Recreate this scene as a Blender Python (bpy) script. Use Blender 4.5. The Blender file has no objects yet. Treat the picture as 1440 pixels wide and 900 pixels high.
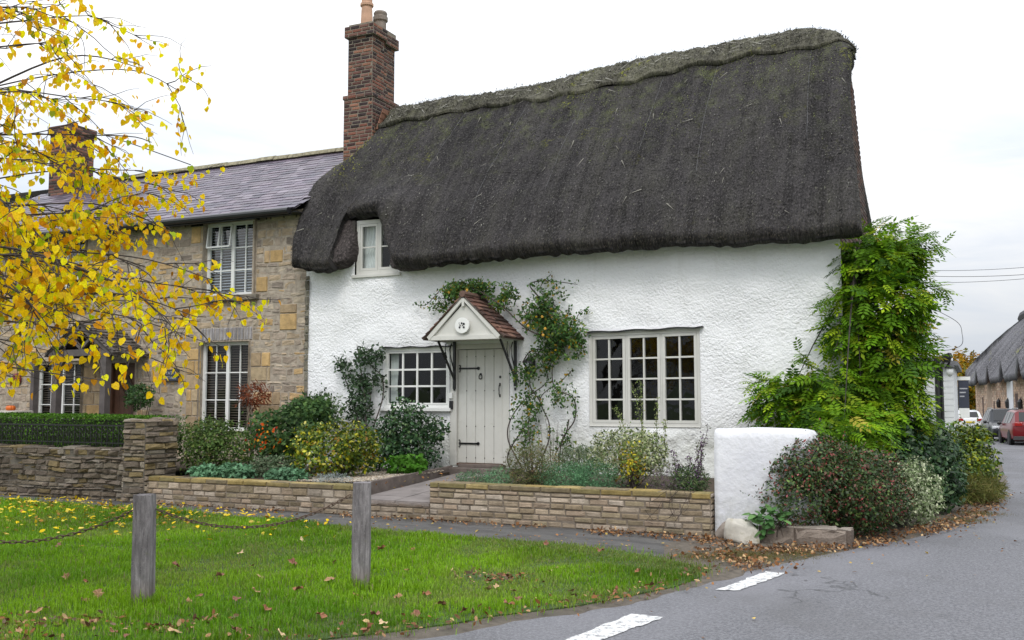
import bpy, math, random
import numpy as np
rnd = random.Random(7); rng = np.random.default_rng(7)
SC = bpy.context.scene; COL = SC.collection
PI = math.pi
# ------------------------------------------------------------------ camera maths (surveying helper: pixel of the photo -> point on a real plane)
FPX = 1380.0; PITCH = math.atan(112/1380.0); AZ = math.radians(25.3)
CAM = np.array([7.52, -14.8, 1.6])
FW = np.array([-math.sin(AZ)*math.cos(PITCH), math.cos(AZ)*math.cos(PITCH), math.sin(PITCH)])
RT = np.array([math.cos(AZ), math.sin(AZ), 0.0]); UP = np.cross(RT, FW)
def ray(x, y): return FW + RT*(x-720)/FPX + UP*(450-y)/FPX
def onD(x, y, d=0.0):
    r = ray(x, y); return CAM + r*((d-CAM[1])/r[1])
def onZ(x, y, z=0.0):
    r = ray(x, y); return CAM + r*((z-CAM[2])/r[2])
def far(x, y, t): return CAM + ray(x, y)*t
def lf(L, F): return np.array([CAM[0]+math.cos(AZ)*L-math.sin(AZ)*F, CAM[1]+math.sin(AZ)*L+math.cos(AZ)*F])

# ------------------------------------------------------------------ noise
def _h(ix, iy, iz, seed):
    n = (ix*374761393 + iy*668265263 + iz*2147483647 + seed*1274126177) & 0xffffffff
    n = ((n ^ (n >> 13))*1274126177) & 0xffffffff
    n = (n ^ (n >> 16)) & 0xffffff
    return n/float(0xffffff)
def vnoise(p, scale=1.0, seed=0):
    p = np.asarray(p, float)*scale
    i = np.floor(p).astype(np.int64); f = p-i; f = f*f*(3-2*f)
    r = 0
    for a in (0, 1):
        for b in (0, 1):
            for c in (0, 1):
                w = (f[..., 0] if a else 1-f[..., 0])*(f[..., 1] if b else 1-f[..., 1])*(f[..., 2] if c else 1-f[..., 2])
                r = r + w*_h(i[..., 0]+a, i[..., 1]+b, i[..., 2]+c, seed)
    return r*2-1
def fbm(p, scale=1.0, oct=3, seed=0):
    r = 0; a = 1.0; t = 0
    for k in range(oct):
        r = r + a*vnoise(p, scale*2**k, seed+k); t += a; a *= .5
    return r/t
def sm(a, b, x):
    t = np.clip((np.asarray(x, float)-a)/(b-a), 0, 1); return t*t*(3-2*t)
def zg(X, Y):                                # the ground falls gently down the street
    return -0.55*sm(3, 42, Y)-0.12*sm(40, 80, Y)

# ------------------------------------------------------------------ materials
def newmat(name):
    m = bpy.data.materials.new(name); m.use_nodes = True
    nt = m.node_tree; b = nt.nodes['Principled BSDF']; return m, nt, b
class NT:
    def __init__(s, nt): s.nt = nt
    def n(s, typ, ins=None, **kw):
        o = s.nt.nodes.new(typ)
        for k, v in kw.items(): setattr(o, k, v)
        for k, v in (ins or {}).items():
            if isinstance(v, bpy.types.NodeSocket): s.nt.links.new(v, o.inputs[k])
            elif isinstance(v, bpy.types.Node): s.nt.links.new(v.outputs[0], o.inputs[k])
            else: o.inputs[k].default_value = v
        return o
    def tex(s, vec, scale, detail=3, rough=.6, dist=0):
        return s.n('ShaderNodeTexNoise', {'Vector': vec, 'Scale': scale, 'Detail': detail, 'Roughness': rough, 'Distortion': dist}).outputs['Fac']
    def ramp(s, fac, stops):
        r = s.n('ShaderNodeValToRGB', {'Fac': fac}); e = r.color_ramp.elements
        while len(e) < len(stops): e.new(.5)
        for k, (p, c) in enumerate(stops):
            e[k].position = p; e[k].color = (c, c, c, 1) if isinstance(c, (int, float)) else (*c, 1)
        return r.outputs['Color']
    def mix(s, fac, a, b, mode='MIX'):
        m = s.n('ShaderNodeMix', data_type='RGBA', blend_type=mode)
        for i, v in ((0, fac), (6, a), (7, b)):
            if isinstance(v, bpy.types.NodeSocket): s.nt.links.new(v, m.inputs[i])
            elif isinstance(v, (int, float)) and i == 0: m.inputs[0].default_value = v
            else: m.inputs[i].default_value = (v, v, v, 1) if isinstance(v, (int, float)) else (*v[:3], 1)
        return m.outputs[2]
    def math(s, op, a, b=0.0):
        m = s.n('ShaderNodeMath', operation=op)
        for i, v in ((0, a), (1, b)):
            if isinstance(v, bpy.types.NodeSocket): s.nt.links.new(v, m.inputs[i])
            else: m.inputs[i].default_value = v
        return m.outputs[0]
    def maps(s, vec, sc): return s.n('ShaderNodeMapping', {'Vector': vec, 'Scale': sc}).outputs[0]
    def bump(s, h, strength, dist): return s.n('ShaderNodeBump', {'Height': h, 'Strength': strength, 'Distance': dist}).outputs[0]
def OBJ(N): return N.n('ShaderNodeTexCoord').outputs['Object']
def plain(name, col, rough=.6, var=.15, vs=6, bump=.0, bs=40, metal=0, spec=.5, dirt=None):
    m, nt, b = newmat(name); N = NT(nt); v = OBJ(N)
    f = N.tex(v, vs, 4)
    c = N.mix(N.ramp(f, [(.3, 0), (.7, 1)]), tuple(x*(1-var) for x in col), tuple(min(1, x*(1+var)) for x in col))
    if dirt:
        c = N.mix(N.ramp(N.tex(v, dirt[1], 6), [(.55, 0), (.75, dirt[2])]), c, dirt[0])
    nt.links.new(c, b.inputs['Base Color']); b.inputs['Roughness'].default_value = rough; b.inputs['Metallic'].default_value = metal
    b.inputs['Specular IOR Level'].default_value = spec
    if bump: nt.links.new(N.bump(N.tex(v, bs, 4), bump, .01), b.inputs['Normal'])
    return m
def attr(name, rough=.8, var=.25, vs=15, bump=.5, bs=60, dist=.01, spec=.3, spots=None, uvar=None):
    """base colour comes from the mesh's own colour attribute (one colour per stone, tile ...)"""
    m, nt, b = newmat(name); N = NT(nt); v = OBJ(N)
    a = N.n('ShaderNodeAttribute', attribute_name='col').outputs['Color']
    f = N.ramp(N.tex(v, vs, 5, .65), [(.25, 1-var), (.75, 1+var)])
    c = N.mix(1.0, a, f, 'MULTIPLY')
    if spots:
        for sc_, colr, lo, hi, amt in spots:
            c = N.mix(N.ramp(N.tex(v, sc_, 5, .7), [(lo, 0), (hi, amt)]), c, colr)
    nt.links.new(c, b.inputs['Base Color']); b.inputs['Roughness'].default_value = rough
    b.inputs['Specular IOR Level'].default_value = spec
    if bump: nt.links.new(N.bump(N.tex(v, bs, 5, .7), bump, dist), b.inputs['Normal'])
    return m
def leafmat(name, rough=.45, trans=.3, spec=.4):
    m, nt, b = newmat(name); N = NT(nt)
    a = N.n('ShaderNodeAttribute', attribute_name='col').outputs['Color']
    f = N.ramp(N.tex(OBJ(N), 90, 2), [(.3, .8), (.7, 1.2)])
    c = N.mix(1.0, a, f, 'MULTIPLY')
    nt.links.new(c, b.inputs['Base Color']); b.inputs['Roughness'].default_value = rough; b.inputs['Specular IOR Level'].default_value = spec
    t = N.n('ShaderNodeBsdfTranslucent', {'Color': c})
    mx = N.n('ShaderNodeMixShader', {0: trans, 1: b.outputs[0], 2: t.outputs[0]})
    nt.links.new(mx.outputs[0], nt.nodes['Material Output'].inputs['Surface'])
    return m
def glassmat(name, refl=.07, tint=(.9, .95, .95)):
    m, nt, b = newmat(name); N = NT(nt)
    nt.nodes.remove(b)
    nz = N.bump(N.tex(OBJ(N), 3.0, 2), .15, .02)
    g = N.n('ShaderNodeBsdfGlossy', {'Color': (1, 1, 1, 1), 'Roughness': .02, 'Normal': nz})
    t = N.n('ShaderNodeBsdfTransparent', {'Color': (*tint, 1)})
    mx = N.n('ShaderNodeMixShader', {0: refl, 1: t.outputs[0], 2: g.outputs[0]})
    nt.links.new(mx.outputs[0], nt.nodes['Material Output'].inputs['Surface'])
    return m
M = {}
def mk_materials():
    # roughcast whitewash
    m, nt, b = newmat('whitewashed_render'); N = NT(nt); v = OBJ(N)
    sep = N.n('ShaderNodeSeparateXYZ', {0: v})
    big = N.tex(v, .9, 5)
    c = N.mix(N.ramp(big, [(.35, 0), (.7, 1)]), (.84, .84, .85), (.89, .89, .895))
    streak = N.ramp(N.tex(N.maps(v, (3.5, 3.5, .5)), 1.0, 5), [(.56, 0), (.78, 1)])
    c = N.mix(N.math('MULTIPLY', streak, .34), c, (.58, .57, .53))
    # mottled brownish band straight under the eave and splash dirt at the foot
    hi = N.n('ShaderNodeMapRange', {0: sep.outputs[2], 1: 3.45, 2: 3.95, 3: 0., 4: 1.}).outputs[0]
    lo = N.n('ShaderNodeMapRange', {0: sep.outputs[2], 1: 1.0, 2: .5, 3: 0., 4: 1.}).outputs[0]
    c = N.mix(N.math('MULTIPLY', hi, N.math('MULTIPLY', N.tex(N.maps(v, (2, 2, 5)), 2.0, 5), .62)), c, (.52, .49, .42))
    c = N.mix(N.math('MULTIPLY', lo, N.math('MULTIPLY', N.tex(v, 5.0, 6, .7), 1.1)), c, (.42, .43, .36))
    c = N.mix(N.ramp(N.tex(v, 26, 3), [(.66, 0), (.72, .5)]), c, (.60, .58, .54))
    nt.links.new(c, b.inputs['Base Color']); b.inputs['Roughness'].default_value = .75
    vo = N.n('ShaderNodeTexVoronoi', {'Vector': N.n('ShaderNodeVectorMath', {0: v, 1: N.n('ShaderNodeVectorMath', {0: N.n('ShaderNodeTexNoise', {'Vector': v, 'Scale': 18, 'Detail': 2}).outputs['Color'], 1: (.05, .05, .05)}, operation='MULTIPLY').outputs[0]}, operation='ADD').outputs[0], 'Scale': 33}, feature='SMOOTH_F1').outputs['Distance']
    rough_ = N.ramp(N.tex(v, 1.4, 3), [(.35, .35), (.6, 1)])
    h = N.math('MULTIPLY', N.math('ADD', N.math('MULTIPLY', vo, -1.0), N.math('MULTIPLY', N.tex(v, 50, 3, .6), .5)), rough_)
    nt.links.new(N.bump(h, .7, .024), b.inputs['Normal']); M['render'] = m
    # smoother whitewash
    m, nt, b = newmat('smooth_whitewash'); N = NT(nt); v = OBJ(N)
    c = N.mix(N.ramp(N.tex(v, 1.6, 5), [(.3, 0), (.75, 1)]), (.63, .63, .67), (.75, .75, .77))
    sp_ = N.n('ShaderNodeSeparateXYZ', {0: v}); lo_ = N.n('ShaderNodeMapRange', {0: sp_.outputs[2], 1: .55, 2: .0, 3: 0., 4: 1.}).outputs[0]; tp_ = N.n('ShaderNodeMapRange', {0: sp_.outputs[2], 1: 1.12, 2: 1.28, 3: 0., 4: 1.}).outputs[0]
    c = N.mix(N.math('MULTIPLY', lo_, N.ramp(N.tex(v, 6, 6, .75), [(.38, 0), (.6, .9)])), c, (.33, .34, .27)); c = N.mix(N.math('MULTIPLY', tp_, N.ramp(N.tex(v, 9, 6, .75), [(.48, 0), (.66, .7)])), c, (.40, .41, .36)); c = N.mix(N.ramp(N.tex(N.maps(v, (4, 4, .6)), 1.0, 5), [(.55, 0), (.75, .4)]), c, (.48, .48, .45))
    c = N.mix(N.ramp(N.tex(v, 9, 6, .75), [(.62, 0), (.74, .5)]), c, (.55, .56, .5))
    nt.links.new(c, b.inputs['Base Color']); b.inputs['Roughness'].default_value = .7
    nt.links.new(N.bump(N.tex(v, 9, 5, .6), .6, .03), b.inputs['Normal']); M['whitewash'] = m
    # thatch
    def thatch(name, base, light, mosscol, moss_amt, tufts=.5):
        m, nt, b = newmat(name); N = NT(nt); v = N.n('ShaderNodeUVMap').outputs[0]
        o = OBJ(N)
        st = N.tex(N.maps(v, (42, 9, 1)), 1.0, 4, .75)                      # straw laid down the slope
        dots = N.tex(N.maps(v, (34, 24, 1)), 1.0, 3, .8)
        big = N.tex(N.maps(v, (1.3, .45, 1)), 1.0, 5, .6, .6)
        run = N.tex(N.maps(v, (5.5, .35, 1)), 1.0, 4, .6, .3)               # long faint runs down the slope
        c = N.mix(N.ramp(st, [(.3, 0), (.72, 1)]), tuple(x*.5 for x in base), tuple(x*1.65 for x in base))
        c = N.mix(N.ramp(big, [(.36, .55), (.5, 0)]), c, tuple(x*.45 for x in base)); c = N.mix(N.ramp(big, [(.5, 0), (.68, .75)]), c, tuple(x*1.5 for x in light))
        c = N.mix(N.ramp(run, [(.50, 0), (.62, .5)]), c, tuple(x*1.8 for x in base)); c = N.mix(N.ramp(run, [(.36, .6), (.46, 0)]), c, tuple(x*.4 for x in base))
        c = N.mix(N.ramp(dots, [(.54, 0), (.68, .8)]), c, tuple(x*3.6 for x in base))
        c = N.mix(N.ramp(dots, [(.34, .9), (.46, 0)]), c, tuple(x*.2 for x in base))
        xy = N.n('ShaderNodeSeparateXYZ', {0: v})
        # moss keeps to the damp upper courses
        upm = N.n('ShaderNodeMapRange', {0: xy.outputs[1], 1: -3.4, 2: -.5, 3: .06, 4: 1.}).outputs[0]
        ms = N.ramp(N.tex(N.maps(v, (3.2, 2.2, 1)), 1.0, 6, .75), [(.5, 0), (.66, 1)])
        fine = N.ramp(N.tex(v, 45, 3, .7), [(.42, 0), (.58, 1)])
        c = N.mix(N.math('MULTIPLY', N.math('MULTIPLY', N.math('MULTIPLY', ms, upm), fine), moss_amt), c, mosscol)
        # bright moss cushions
        cu = N.ramp(N.tex(N.maps(v, (1.5, 1.1, 1)), 1.0, 2, .5), [(.62, 0), (.70, 1)])
        cu2 = N.ramp(N.tex(v, 14, 4, .7), [(.52, 0), (.6, 1)])
        c = N.mix(N.math('MULTIPLY', N.math('MULTIPLY', N.math('MULTIPLY', cu, cu2), upm), .75), c, (.30, .31, .03))
        # lichen specks
        lc = N.ramp(N.tex(N.maps(v, (11, 6, 1)), 1.0, 4, .85), [(.62, 0), (.67, .9)])
        c = N.mix(N.math('MULTIPLY', lc, tufts), c, (.26, .26, .19))
        nt.links.new(c, b.inputs['Base Color']); b.inputs['Roughness'].default_value = .9; b.inputs['Specular IOR Level'].default_value = .2
        h = N.math('ADD', N.math('MULTIPLY', st, .6), dots)
        nt.links.new(N.bump(h, .9, .03), b.inputs['Normal']); return m
    M['thatch'] = thatch('weathered_thatch', (.034, .031, .031), (.046, .044, .036), (.13, .15, .05), 1.0)
    M['thatch_ridge'] = thatch('mossy_ridge_thatch', (.070, .066, .052), (.105, .102, .070), (.15, .15, .075), .7, .8)
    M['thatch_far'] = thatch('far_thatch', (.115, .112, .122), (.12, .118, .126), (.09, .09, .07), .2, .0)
    M['thatch_cheek'] = thatch('cut_thatch', (.058, .049, .047), (.08, .068, .064), (.10, .10, .05), .1)
    M['straw'] = attr('loose_straw', .8, .2, 10, 0)
    M['stone'] = attr('rubble_stone', .85, .30, 9, .9, 45, .02, .25, spots=[(30, (.37, .31, .235), .60, .72, .45), (5, (.10, .095, .085), .58, .75, .4)])
    M['brick'] = attr('weathered_brick', .85, .28, 14, .8, 60, .012, .25, spots=[(6, (.10, .10, .05), .56, .74, .55)])
    M['oldbrick'] = attr('sooty_brick', .85, .25, 14, .7, 60, .012, .25, spots=[(9, (.28, .26, .22), .66, .74, .35)])
    M['mortar'] = plain('lime_mortar', (.37, .315, .25), .9, .3, 12, .8, 60)
    M['mortar_dark'] = plain('dark_mortar', (.12, .105, .085), .9, .3, 12, .8, 60)
    M['slate'] = attr('purple_slate', .42, .22, 6, .25, 40, .006, .5, spots=[(7, (.26, .24, .27), .60, .80, .35), (3, (.11, .11, .09), .6, .8, .3)])
    M['tile'] = attr('clay_tile', .7, .3, 12, .5, 50, .008, .3, spots=[(8, (.10, .10, .07), .55, .75, .5)])
    M['ridge_stone'] = plain('lichened_ridge', (.24, .215, .14), .9, .5, 14, 1.0, 30, dirt=((.06, .06, .03), 9, .8))
    M['cream'] = plain('sage_cream_paint', (.61, .60, .555), .45, .05, 2.5, .12, 25, dirt=((.38, .37, .30), 8, .25))
    M['white_paint'] = plain('white_paint', (.78, .78, .75), .4, .05, 3, .1, 25)
    M['iron'] = plain('black_iron', (.012, .012, .013), .4, .2, 20, .3, 80)
    M['gutter'] = plain('black_gutter', (.015, .015, .016), .35, .2, 5)
    M['oak'] = attr('silvered_oak', .85, .3, 5, .7, 30, .01, .2)
    m, nt, b = newmat('weathered_post_wood'); N = NT(nt); v = OBJ(N)
    g = N.tex(N.maps(v, (46, 46, 3.0)), 1.0, 6, .8, .8)
    c = N.mix(N.ramp(g, [(.3, 0), (.7, 1)]), (.075, .068, .072), (.40, .37, .375)); c = N.mix(N.ramp(N.tex(N.maps(v, (9, 9, 3)), 1.0, 5, .7), [(.42, .6), (.56, 0)]), c, (.10, .092, .095)); c = N.mix(N.ramp(N.tex(v, 70, 3, .8), [(.6, 0), (.7, .5)]), c, (.42, .40, .39))
    crack = N.ramp(N.tex(N.maps(v, (34, 34, .6)), 1.0, 3, .6, .5), [(.67, 0), (.70, .9)])
    c = N.mix(crack, c, (.03, .025, .02))
    gl = N.n('ShaderNodeMapRange', {0: N.n('ShaderNodeSeparateXYZ', {0: v}).outputs[2], 1: .22, 2: .0, 3: 0., 4: .6}).outputs[0]
    c = N.mix(gl, c, (.16, .10, .065))
    c = N.mix(N.ramp(N.tex(v, 14, 5, .7), [(.6, 0), (.72, .35)]), c, (.16, .18, .09))
    nt.links.new(c, b.inputs['Base Color']); b.inputs['Roughness'].default_value = .95; b.inputs['Specular IOR Level'].default_value = .1
    nt.links.new(N.bump(g, .6, .008), b.inputs['Normal']); M['post'] = m
    M['rust'] = plain('rusty_chain', (.10, .062, .042), .6, .4, 60, .4, 120, metal=.35, dirt=((.20, .19, .18), 25, .5))
    # glass and rooms
    M['glass'] = glassmat('window_glass', .038)
    M['glass_up'] = glassmat('upper_window_glass', .10)
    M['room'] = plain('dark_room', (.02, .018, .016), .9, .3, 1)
    M['curtain'] = plain('net_curtain', (.62, .62, .60), .8, .1, 8)
    M['blind_light'] = plain('pale_slats', (.50, .55, .62), .5, .06, 3)
    M['blind_dark'] = plain('brown_slats', (.085, .062, .048), .5, .2, 3)
    M['door_brown'] = plain('brown_door', (.115, .055, .032), .5, .25, 6, .3, 30)
    # grounds
    m, nt, b = newmat('asphalt'); N = NT(nt); v = OBJ(N)
    c = N.mix(N.ramp(N.tex(v, 95, 4, .85), [(.4, 0), (.6, 1)]), (.085, .085, .093), (.195, .195, .213))
    c = N.mix(N.ramp(N.tex(v, 38, 4, .8), [(.42, .6), (.5, 0)]), c, (.07, .07, .075)); c = N.mix(N.ramp(N.tex(v, 38, 4, .8), [(.5, 0), (.58, .5)]), c, (.24, .24, .25))
    c = N.mix(N.ramp(N.tex(v, .3, 5, .65, .8), [(.38, .55), (.52, 0)]), c, (.10, .098, .10)); c = N.mix(N.ramp(N.tex(N.maps(v, (1, .35, 1)), .5, 4, .6, .6), [(.48, 0), (.66, .6)]), c, (.21, .208, .225))
    c = N.mix(N.ramp(N.tex(v, 230, 2, .6), [(.68, 0), (.73, .8)]), c, (.34, .33, .32))
    c = N.mix(N.ramp(N.tex(v, 1.7, 6, .7), [(.60, 0), (.74, .35)]), c, (.06, .06, .06))
    w = N.n('ShaderNodeTexVoronoi', {'Vector': N.n('ShaderNodeVectorMath', {0: v, 1: N.n('ShaderNodeTexNoise', {'Vector': v, 'Scale': 2.5, 'Detail': 4}).outputs['Color']}, operation='ADD').outputs[0], 'Scale': .45}, feature='DISTANCE_TO_EDGE').outputs['Distance']
    cr = N.math('MULTIPLY', N.ramp(w, [(.0, 1), (.012, 0)]), N.ramp(N.tex(v, .6, 2), [(.52, 0), (.6, .7)]))
    c = N.mix(cr, c, (.035, .035, .035))
    nt.links.new(c, b.inputs['Base Color']); b.inputs['Roughness'].default_value = .8
    h = N.math('SUBTRACT', N.tex(v, 150, 3, .7), cr)
    nt.links.new(N.bump(h, .7, .008), b.inputs['Normal']); M['asphalt'] = m
    m, nt, b = newmat('old_path_tarmac'); N = NT(nt); v = OBJ(N)
    c = N.mix(N.ramp(N.tex(v, 120, 3, .7), [(.3, 0), (.7, 1)]), (.06, .058, .056), (.125, .12, .115))
    c = N.mix(N.ramp(N.tex(N.maps(v, (.8, 2.5, 1)), 1.6, 5, .6, 1.), [(.45, 0), (.6, .75)]), c, (.045, .043, .042))
    c = N.mix(N.ramp(N.tex(v, 3, 6, .7), [(.55, 0), (.7, .6)]), c, (.13, .12, .10))
    nt.links.new(c, b.inputs['Base Color']); b.inputs['Roughness'].default_value = .7
    nt.links.new(N.bump(N.tex(v, 90, 4, .7), .8, .01), b.inputs['Normal']); M['path'] = m
    M['soil'] = plain('leafy_soil', (.062, .043, .028), .95, .5, 22, 1.0, 60, dirt=((.13, .10, .07), 9, .6))
    M['verge'] = plain('dirty_verge', (.11, .092, .072), .95, .4, 12, 1.0, 90, dirt=((.05, .05, .035), 3, .8))
    M['turf'] = plain('turf', (.045, .085, .015), .95, .4, 8, 1.0, 60, dirt=((.07, .05, .03), 2, .7))
    M['field'] = plain('field', (.07, .11, .03), .95, .3, .05)
    M['slabs'] = plain('path_slabs', (.20, .175, .165), .85, .2, 3, .6, 40, dirt=((.09, .08, .07), 5, .6))
    M['edging'] = plain('concrete_edging', (.15, .12, .105), .9, .3, 6, .6, 40)
    M['gravel'] = attr('pale_gravel', .85, .1, 40, 0)
    m, nt, b = newmat('worn_road_paint'); N = NT(nt); v = OBJ(N)
    c = N.mix(N.ramp(N.tex(v, 17, 6, .8), [(.50, 0), (.58, .95)]), (.66, .66, .65), (.20, .20, .21))
    nt.links.new(c, b.inputs['Base Color']); b.inputs['Roughness'].default_value = .7
    nt.links.new(N.bump(N.tex(v, 150, 3), .5, .006), b.inputs['Normal']); M['paint'] = m
    M['leaf'] = leafmat('leaf', .6, .3, .18); M['leaf_gloss'] = leafmat('glossy_leaf', .42, .2, .3); M['leaf_thin'] = leafmat('thin_autumn_leaf', .5, .5, .3)
    M['grass'] = leafmat('grass_blade', .5, .4, .3); M['litter'] = leafmat('dry_leaf', .7, .15, .25)
    M['bark'] = plain('bark', (.045, .036, .032), .9, .4, 14, .8, 50)
    M['twig'] = plain('twig', (.05, .036, .03), .8, .35, 14, .3, 50)
    M['stem_green'] = plain('green_stem', (.09, .10, .045), .7, .3, 14)
mk_materials()

# ------------------------------------------------------------------ mesh accumulator
class MB:
    def __init__(s): s.v = []; s.f = []; s.c = []; s.mi = []; s.n = 0; s.uv = None
    def add(s, V, F, col=(.5, .5, .5), mi=0):
        V = np.asarray(V, float).reshape(-1, 3); k = s.n
        s.v.append(V); s.n += len(V)
        for f in F: s.f.append(tuple(int(i)+k for i in f))
        s.c.extend([col]*len(F)); s.mi.extend([mi]*len(F)); return s
    def box(s, a, b, col=(.5, .5, .5), mi=0, R=None, o=None):
        x0, y0, z0 = a; x1, y1, z1 = b
        V = np.array([(x0, y0, z0), (x1, y0, z0), (x1, y1, z0), (x0, y1, z0), (x0, y0, z1), (x1, y0, z1), (x1, y1, z1), (x0, y1, z1)], float)
        if R is not None: V = V@np.asarray(R).T
        if o is not None: V = V+np.asarray(o)
        return s.add(V, [(0, 3, 2, 1), (4, 5, 6, 7), (0, 1, 5, 4), (1, 2, 6, 5), (2, 3, 7, 6), (3, 0, 4, 7)], col, mi)
    def bar(s, p, q, w, h, col=(.5, .5, .5), up=(0, 0, 1), mi=0):
        """square bar from p to q, w across, h along 'up'"""
        p = np.asarray(p, float); q = np.asarray(q, float); a = q-p; a /= np.linalg.norm(a)
        r = np.cross(a, up); r /= np.linalg.norm(r); u = np.cross(r, a)
        V = [c+r*sx*w/2+u*sz*h/2 for c in (p, q) for sx, sz in ((-1, -1), (1, -1), (1, 1), (-1, 1))]
        return s.add(V, [(0, 1, 2, 3), (7, 6, 5, 4), (0, 4, 5, 1), (1, 5, 6, 2), (2, 6, 7, 3), (3, 7, 4, 0)], col, mi)
    def tube(s, pts, r, n=6, col=(.5, .5, .5), mi=0, cap=True):
        P = np.asarray(pts, float); m = len(P)
        rr = np.full(m, r) if np.isscalar(r) else np.asarray(r, float)
        T = np.gradient(P, axis=0); T /= (np.linalg.norm(T, axis=1)[:, None]+1e-9)
        ref = np.array([0, 0, 1.]) if abs(T[0][2]) < .9 else np.array([1., 0, 0])
        A = np.cross(T, ref); A /= (np.linalg.norm(A, axis=1)[:, None]+1e-9); B = np.cross(T, A)
        t = np.arange(n)*2*PI/n
        V = (P[:, None, :]+rr[:, None, None]*(A[:, None, :]*np.cos(t)[None, :, None]+B[:, None, :]*np.sin(t)[None, :, None])).reshape(-1, 3)
        F = [(i*n+j, i*n+(j+1) % n, (i+1)*n+(j+1) % n, (i+1)*n+j) for i in range(m-1) for j in range(n)]
        if cap: F += [tuple(range(n))[::-1], tuple((m-1)*n+j for j in range(n))]
        return s.add(V, F, col, mi)
    def lathe(s, prof, c=(0, 0, 0), n=16, axis=2, col=(.5, .5, .5), mi=0):
        V = []
        for r, h in prof:
            for j in range(n):
                a = 2*PI*j/n; p = [r*math.cos(a), r*math.sin(a), h]
                if axis == 1: p = [p[0], h, p[1]]
                if axis == 0: p = [h, p[0], p[1]]
                V.append([p[k]+c[k] for k in range(3)])
        m = len(prof)
        F = [(i*n+j, i*n+(j+1) % n, (i+1)*n+(j+1) % n, (i+1)*n+j) for i in range(m-1) for j in range(n)]
        F += [tuple(range(n))[::-1], tuple((m-1)*n+j for j in range(n))]
        return s.add(V, F, col, mi)
    def prism(s, poly, a, b, col=(.5, .5, .5), mi=0):
        """polygon of 3d points extruded from offset a to offset b (vectors)"""
        P = np.asarray(poly, float); n = len(P)
        V = np.vstack([P+np.asarray(a), P+np.asarray(b)])
        return s.add(V, [tuple(range(n))[::-1], tuple(range(n, 2*n))]+[(i, (i+1) % n, n+(i+1) % n, n+i) for i in range(n)], col, mi)
    def build(s, name, mat, parent=None, base=None, smooth=False, bevel=0, recalc=True):
        V = np.vstack(s.v)
        return mkobj(name, V, s.f, mat, parent, base, smooth, s.c, s.mi if any(s.mi) else None, bevel)
BASES = {}
def mkobj(name, V, F, mat, parent=None, base=None, smooth=False, cols=None, mi=None, bevel=0, uv=None):
    if parent is not None: base = BASES[parent.name]
    if base is None: base = (0, 0, 0)
    base = np.asarray(base, float)
    me = bpy.data.meshes.new(name); V = np.asarray(V, float)-base
    if isinstance(F, np.ndarray):
        me.vertices.add(len(V)); me.vertices.foreach_set('co', V.astype(np.float32).ravel())
        nf, k = F.shape; me.loops.add(nf*k); me.loops.foreach_set('vertex_index', F.astype(np.int32).ravel())
        me.polygons.add(nf); me.polygons.foreach_set('loop_start', np.arange(0, nf*k, k, dtype=np.int32))
        me.update(calc_edges=True)
    else:
        me.from_pydata(V.tolist(), [], F)
    if cols is not None:
        C = np.asarray(cols, np.float32)
        at = me.attributes.new('col', 'FLOAT_COLOR', 'FACE' if len(C) == len(me.polygons) else 'POINT')
        at.data.foreach_set('color', np.hstack([C, np.ones((len(C), 1), np.float32)]).ravel())
    if uv is not None:
        l = me.uv_layers.new(name='UVMap'); idx = np.empty(len(me.loops), np.int32); me.loops.foreach_get('vertex_index', idx)
        l.data.foreach_set('uv', np.asarray(uv, np.float32)[idx].ravel())
    for m_ in (mat if isinstance(mat, (list, tuple)) else [mat]): me.materials.append(m_)
    if mi is not None: me.polygons.foreach_set('material_index', np.asarray(mi, np.int32))
    if smooth: me.polygons.foreach_set('use_smooth', np.ones(len(me.polygons), bool))
    me.update()
    o = bpy.data.objects.new(name, me); COL.objects.link(o)
    if parent is None: o.location = base
    else: o.parent = parent
    BASES[o.name] = base
    if bevel:
        bv = o.modifiers.new('bevel', 'BEVEL'); bv.width = bevel; bv.segments = 2; bv.limit_method = 'ANGLE'
    return o
def tag(o, label=None, cat=None, group=None, kind=None):
    if label: o['label'] = label
    if cat: o['category'] = cat
    if group: o['group'] = group
    if kind: o['kind'] = kind
    return o
def thing(name, label, cat, loc, group=None, rz=0):
    o = bpy.data.objects.new(name, None); COL.objects.link(o); o.location = loc; o.rotation_euler = (0, 0, rz)
    o.empty_display_size = .2
    BASES[o.name] = np.asarray(loc, float) if rz == 0 else np.zeros(3)
    return tag(o, label, cat, group)
def part(name, parent, loc=None):                 # an empty part that carries sub-parts
    o = bpy.data.objects.new(name, None); COL.objects.link(o); o.parent = parent; BASES[o.name] = BASES[parent.name]
    return o
def kids(o): return [c for c in bpy.data.objects if c.parent == o]
def copy_tree(o, parent=None):
    c = o.copy(); COL.objects.link(c); c.parent = parent; BASES[c.name] = BASES[o.name]
    for ch in kids(o): copy_tree(ch, c)
    return c

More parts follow.
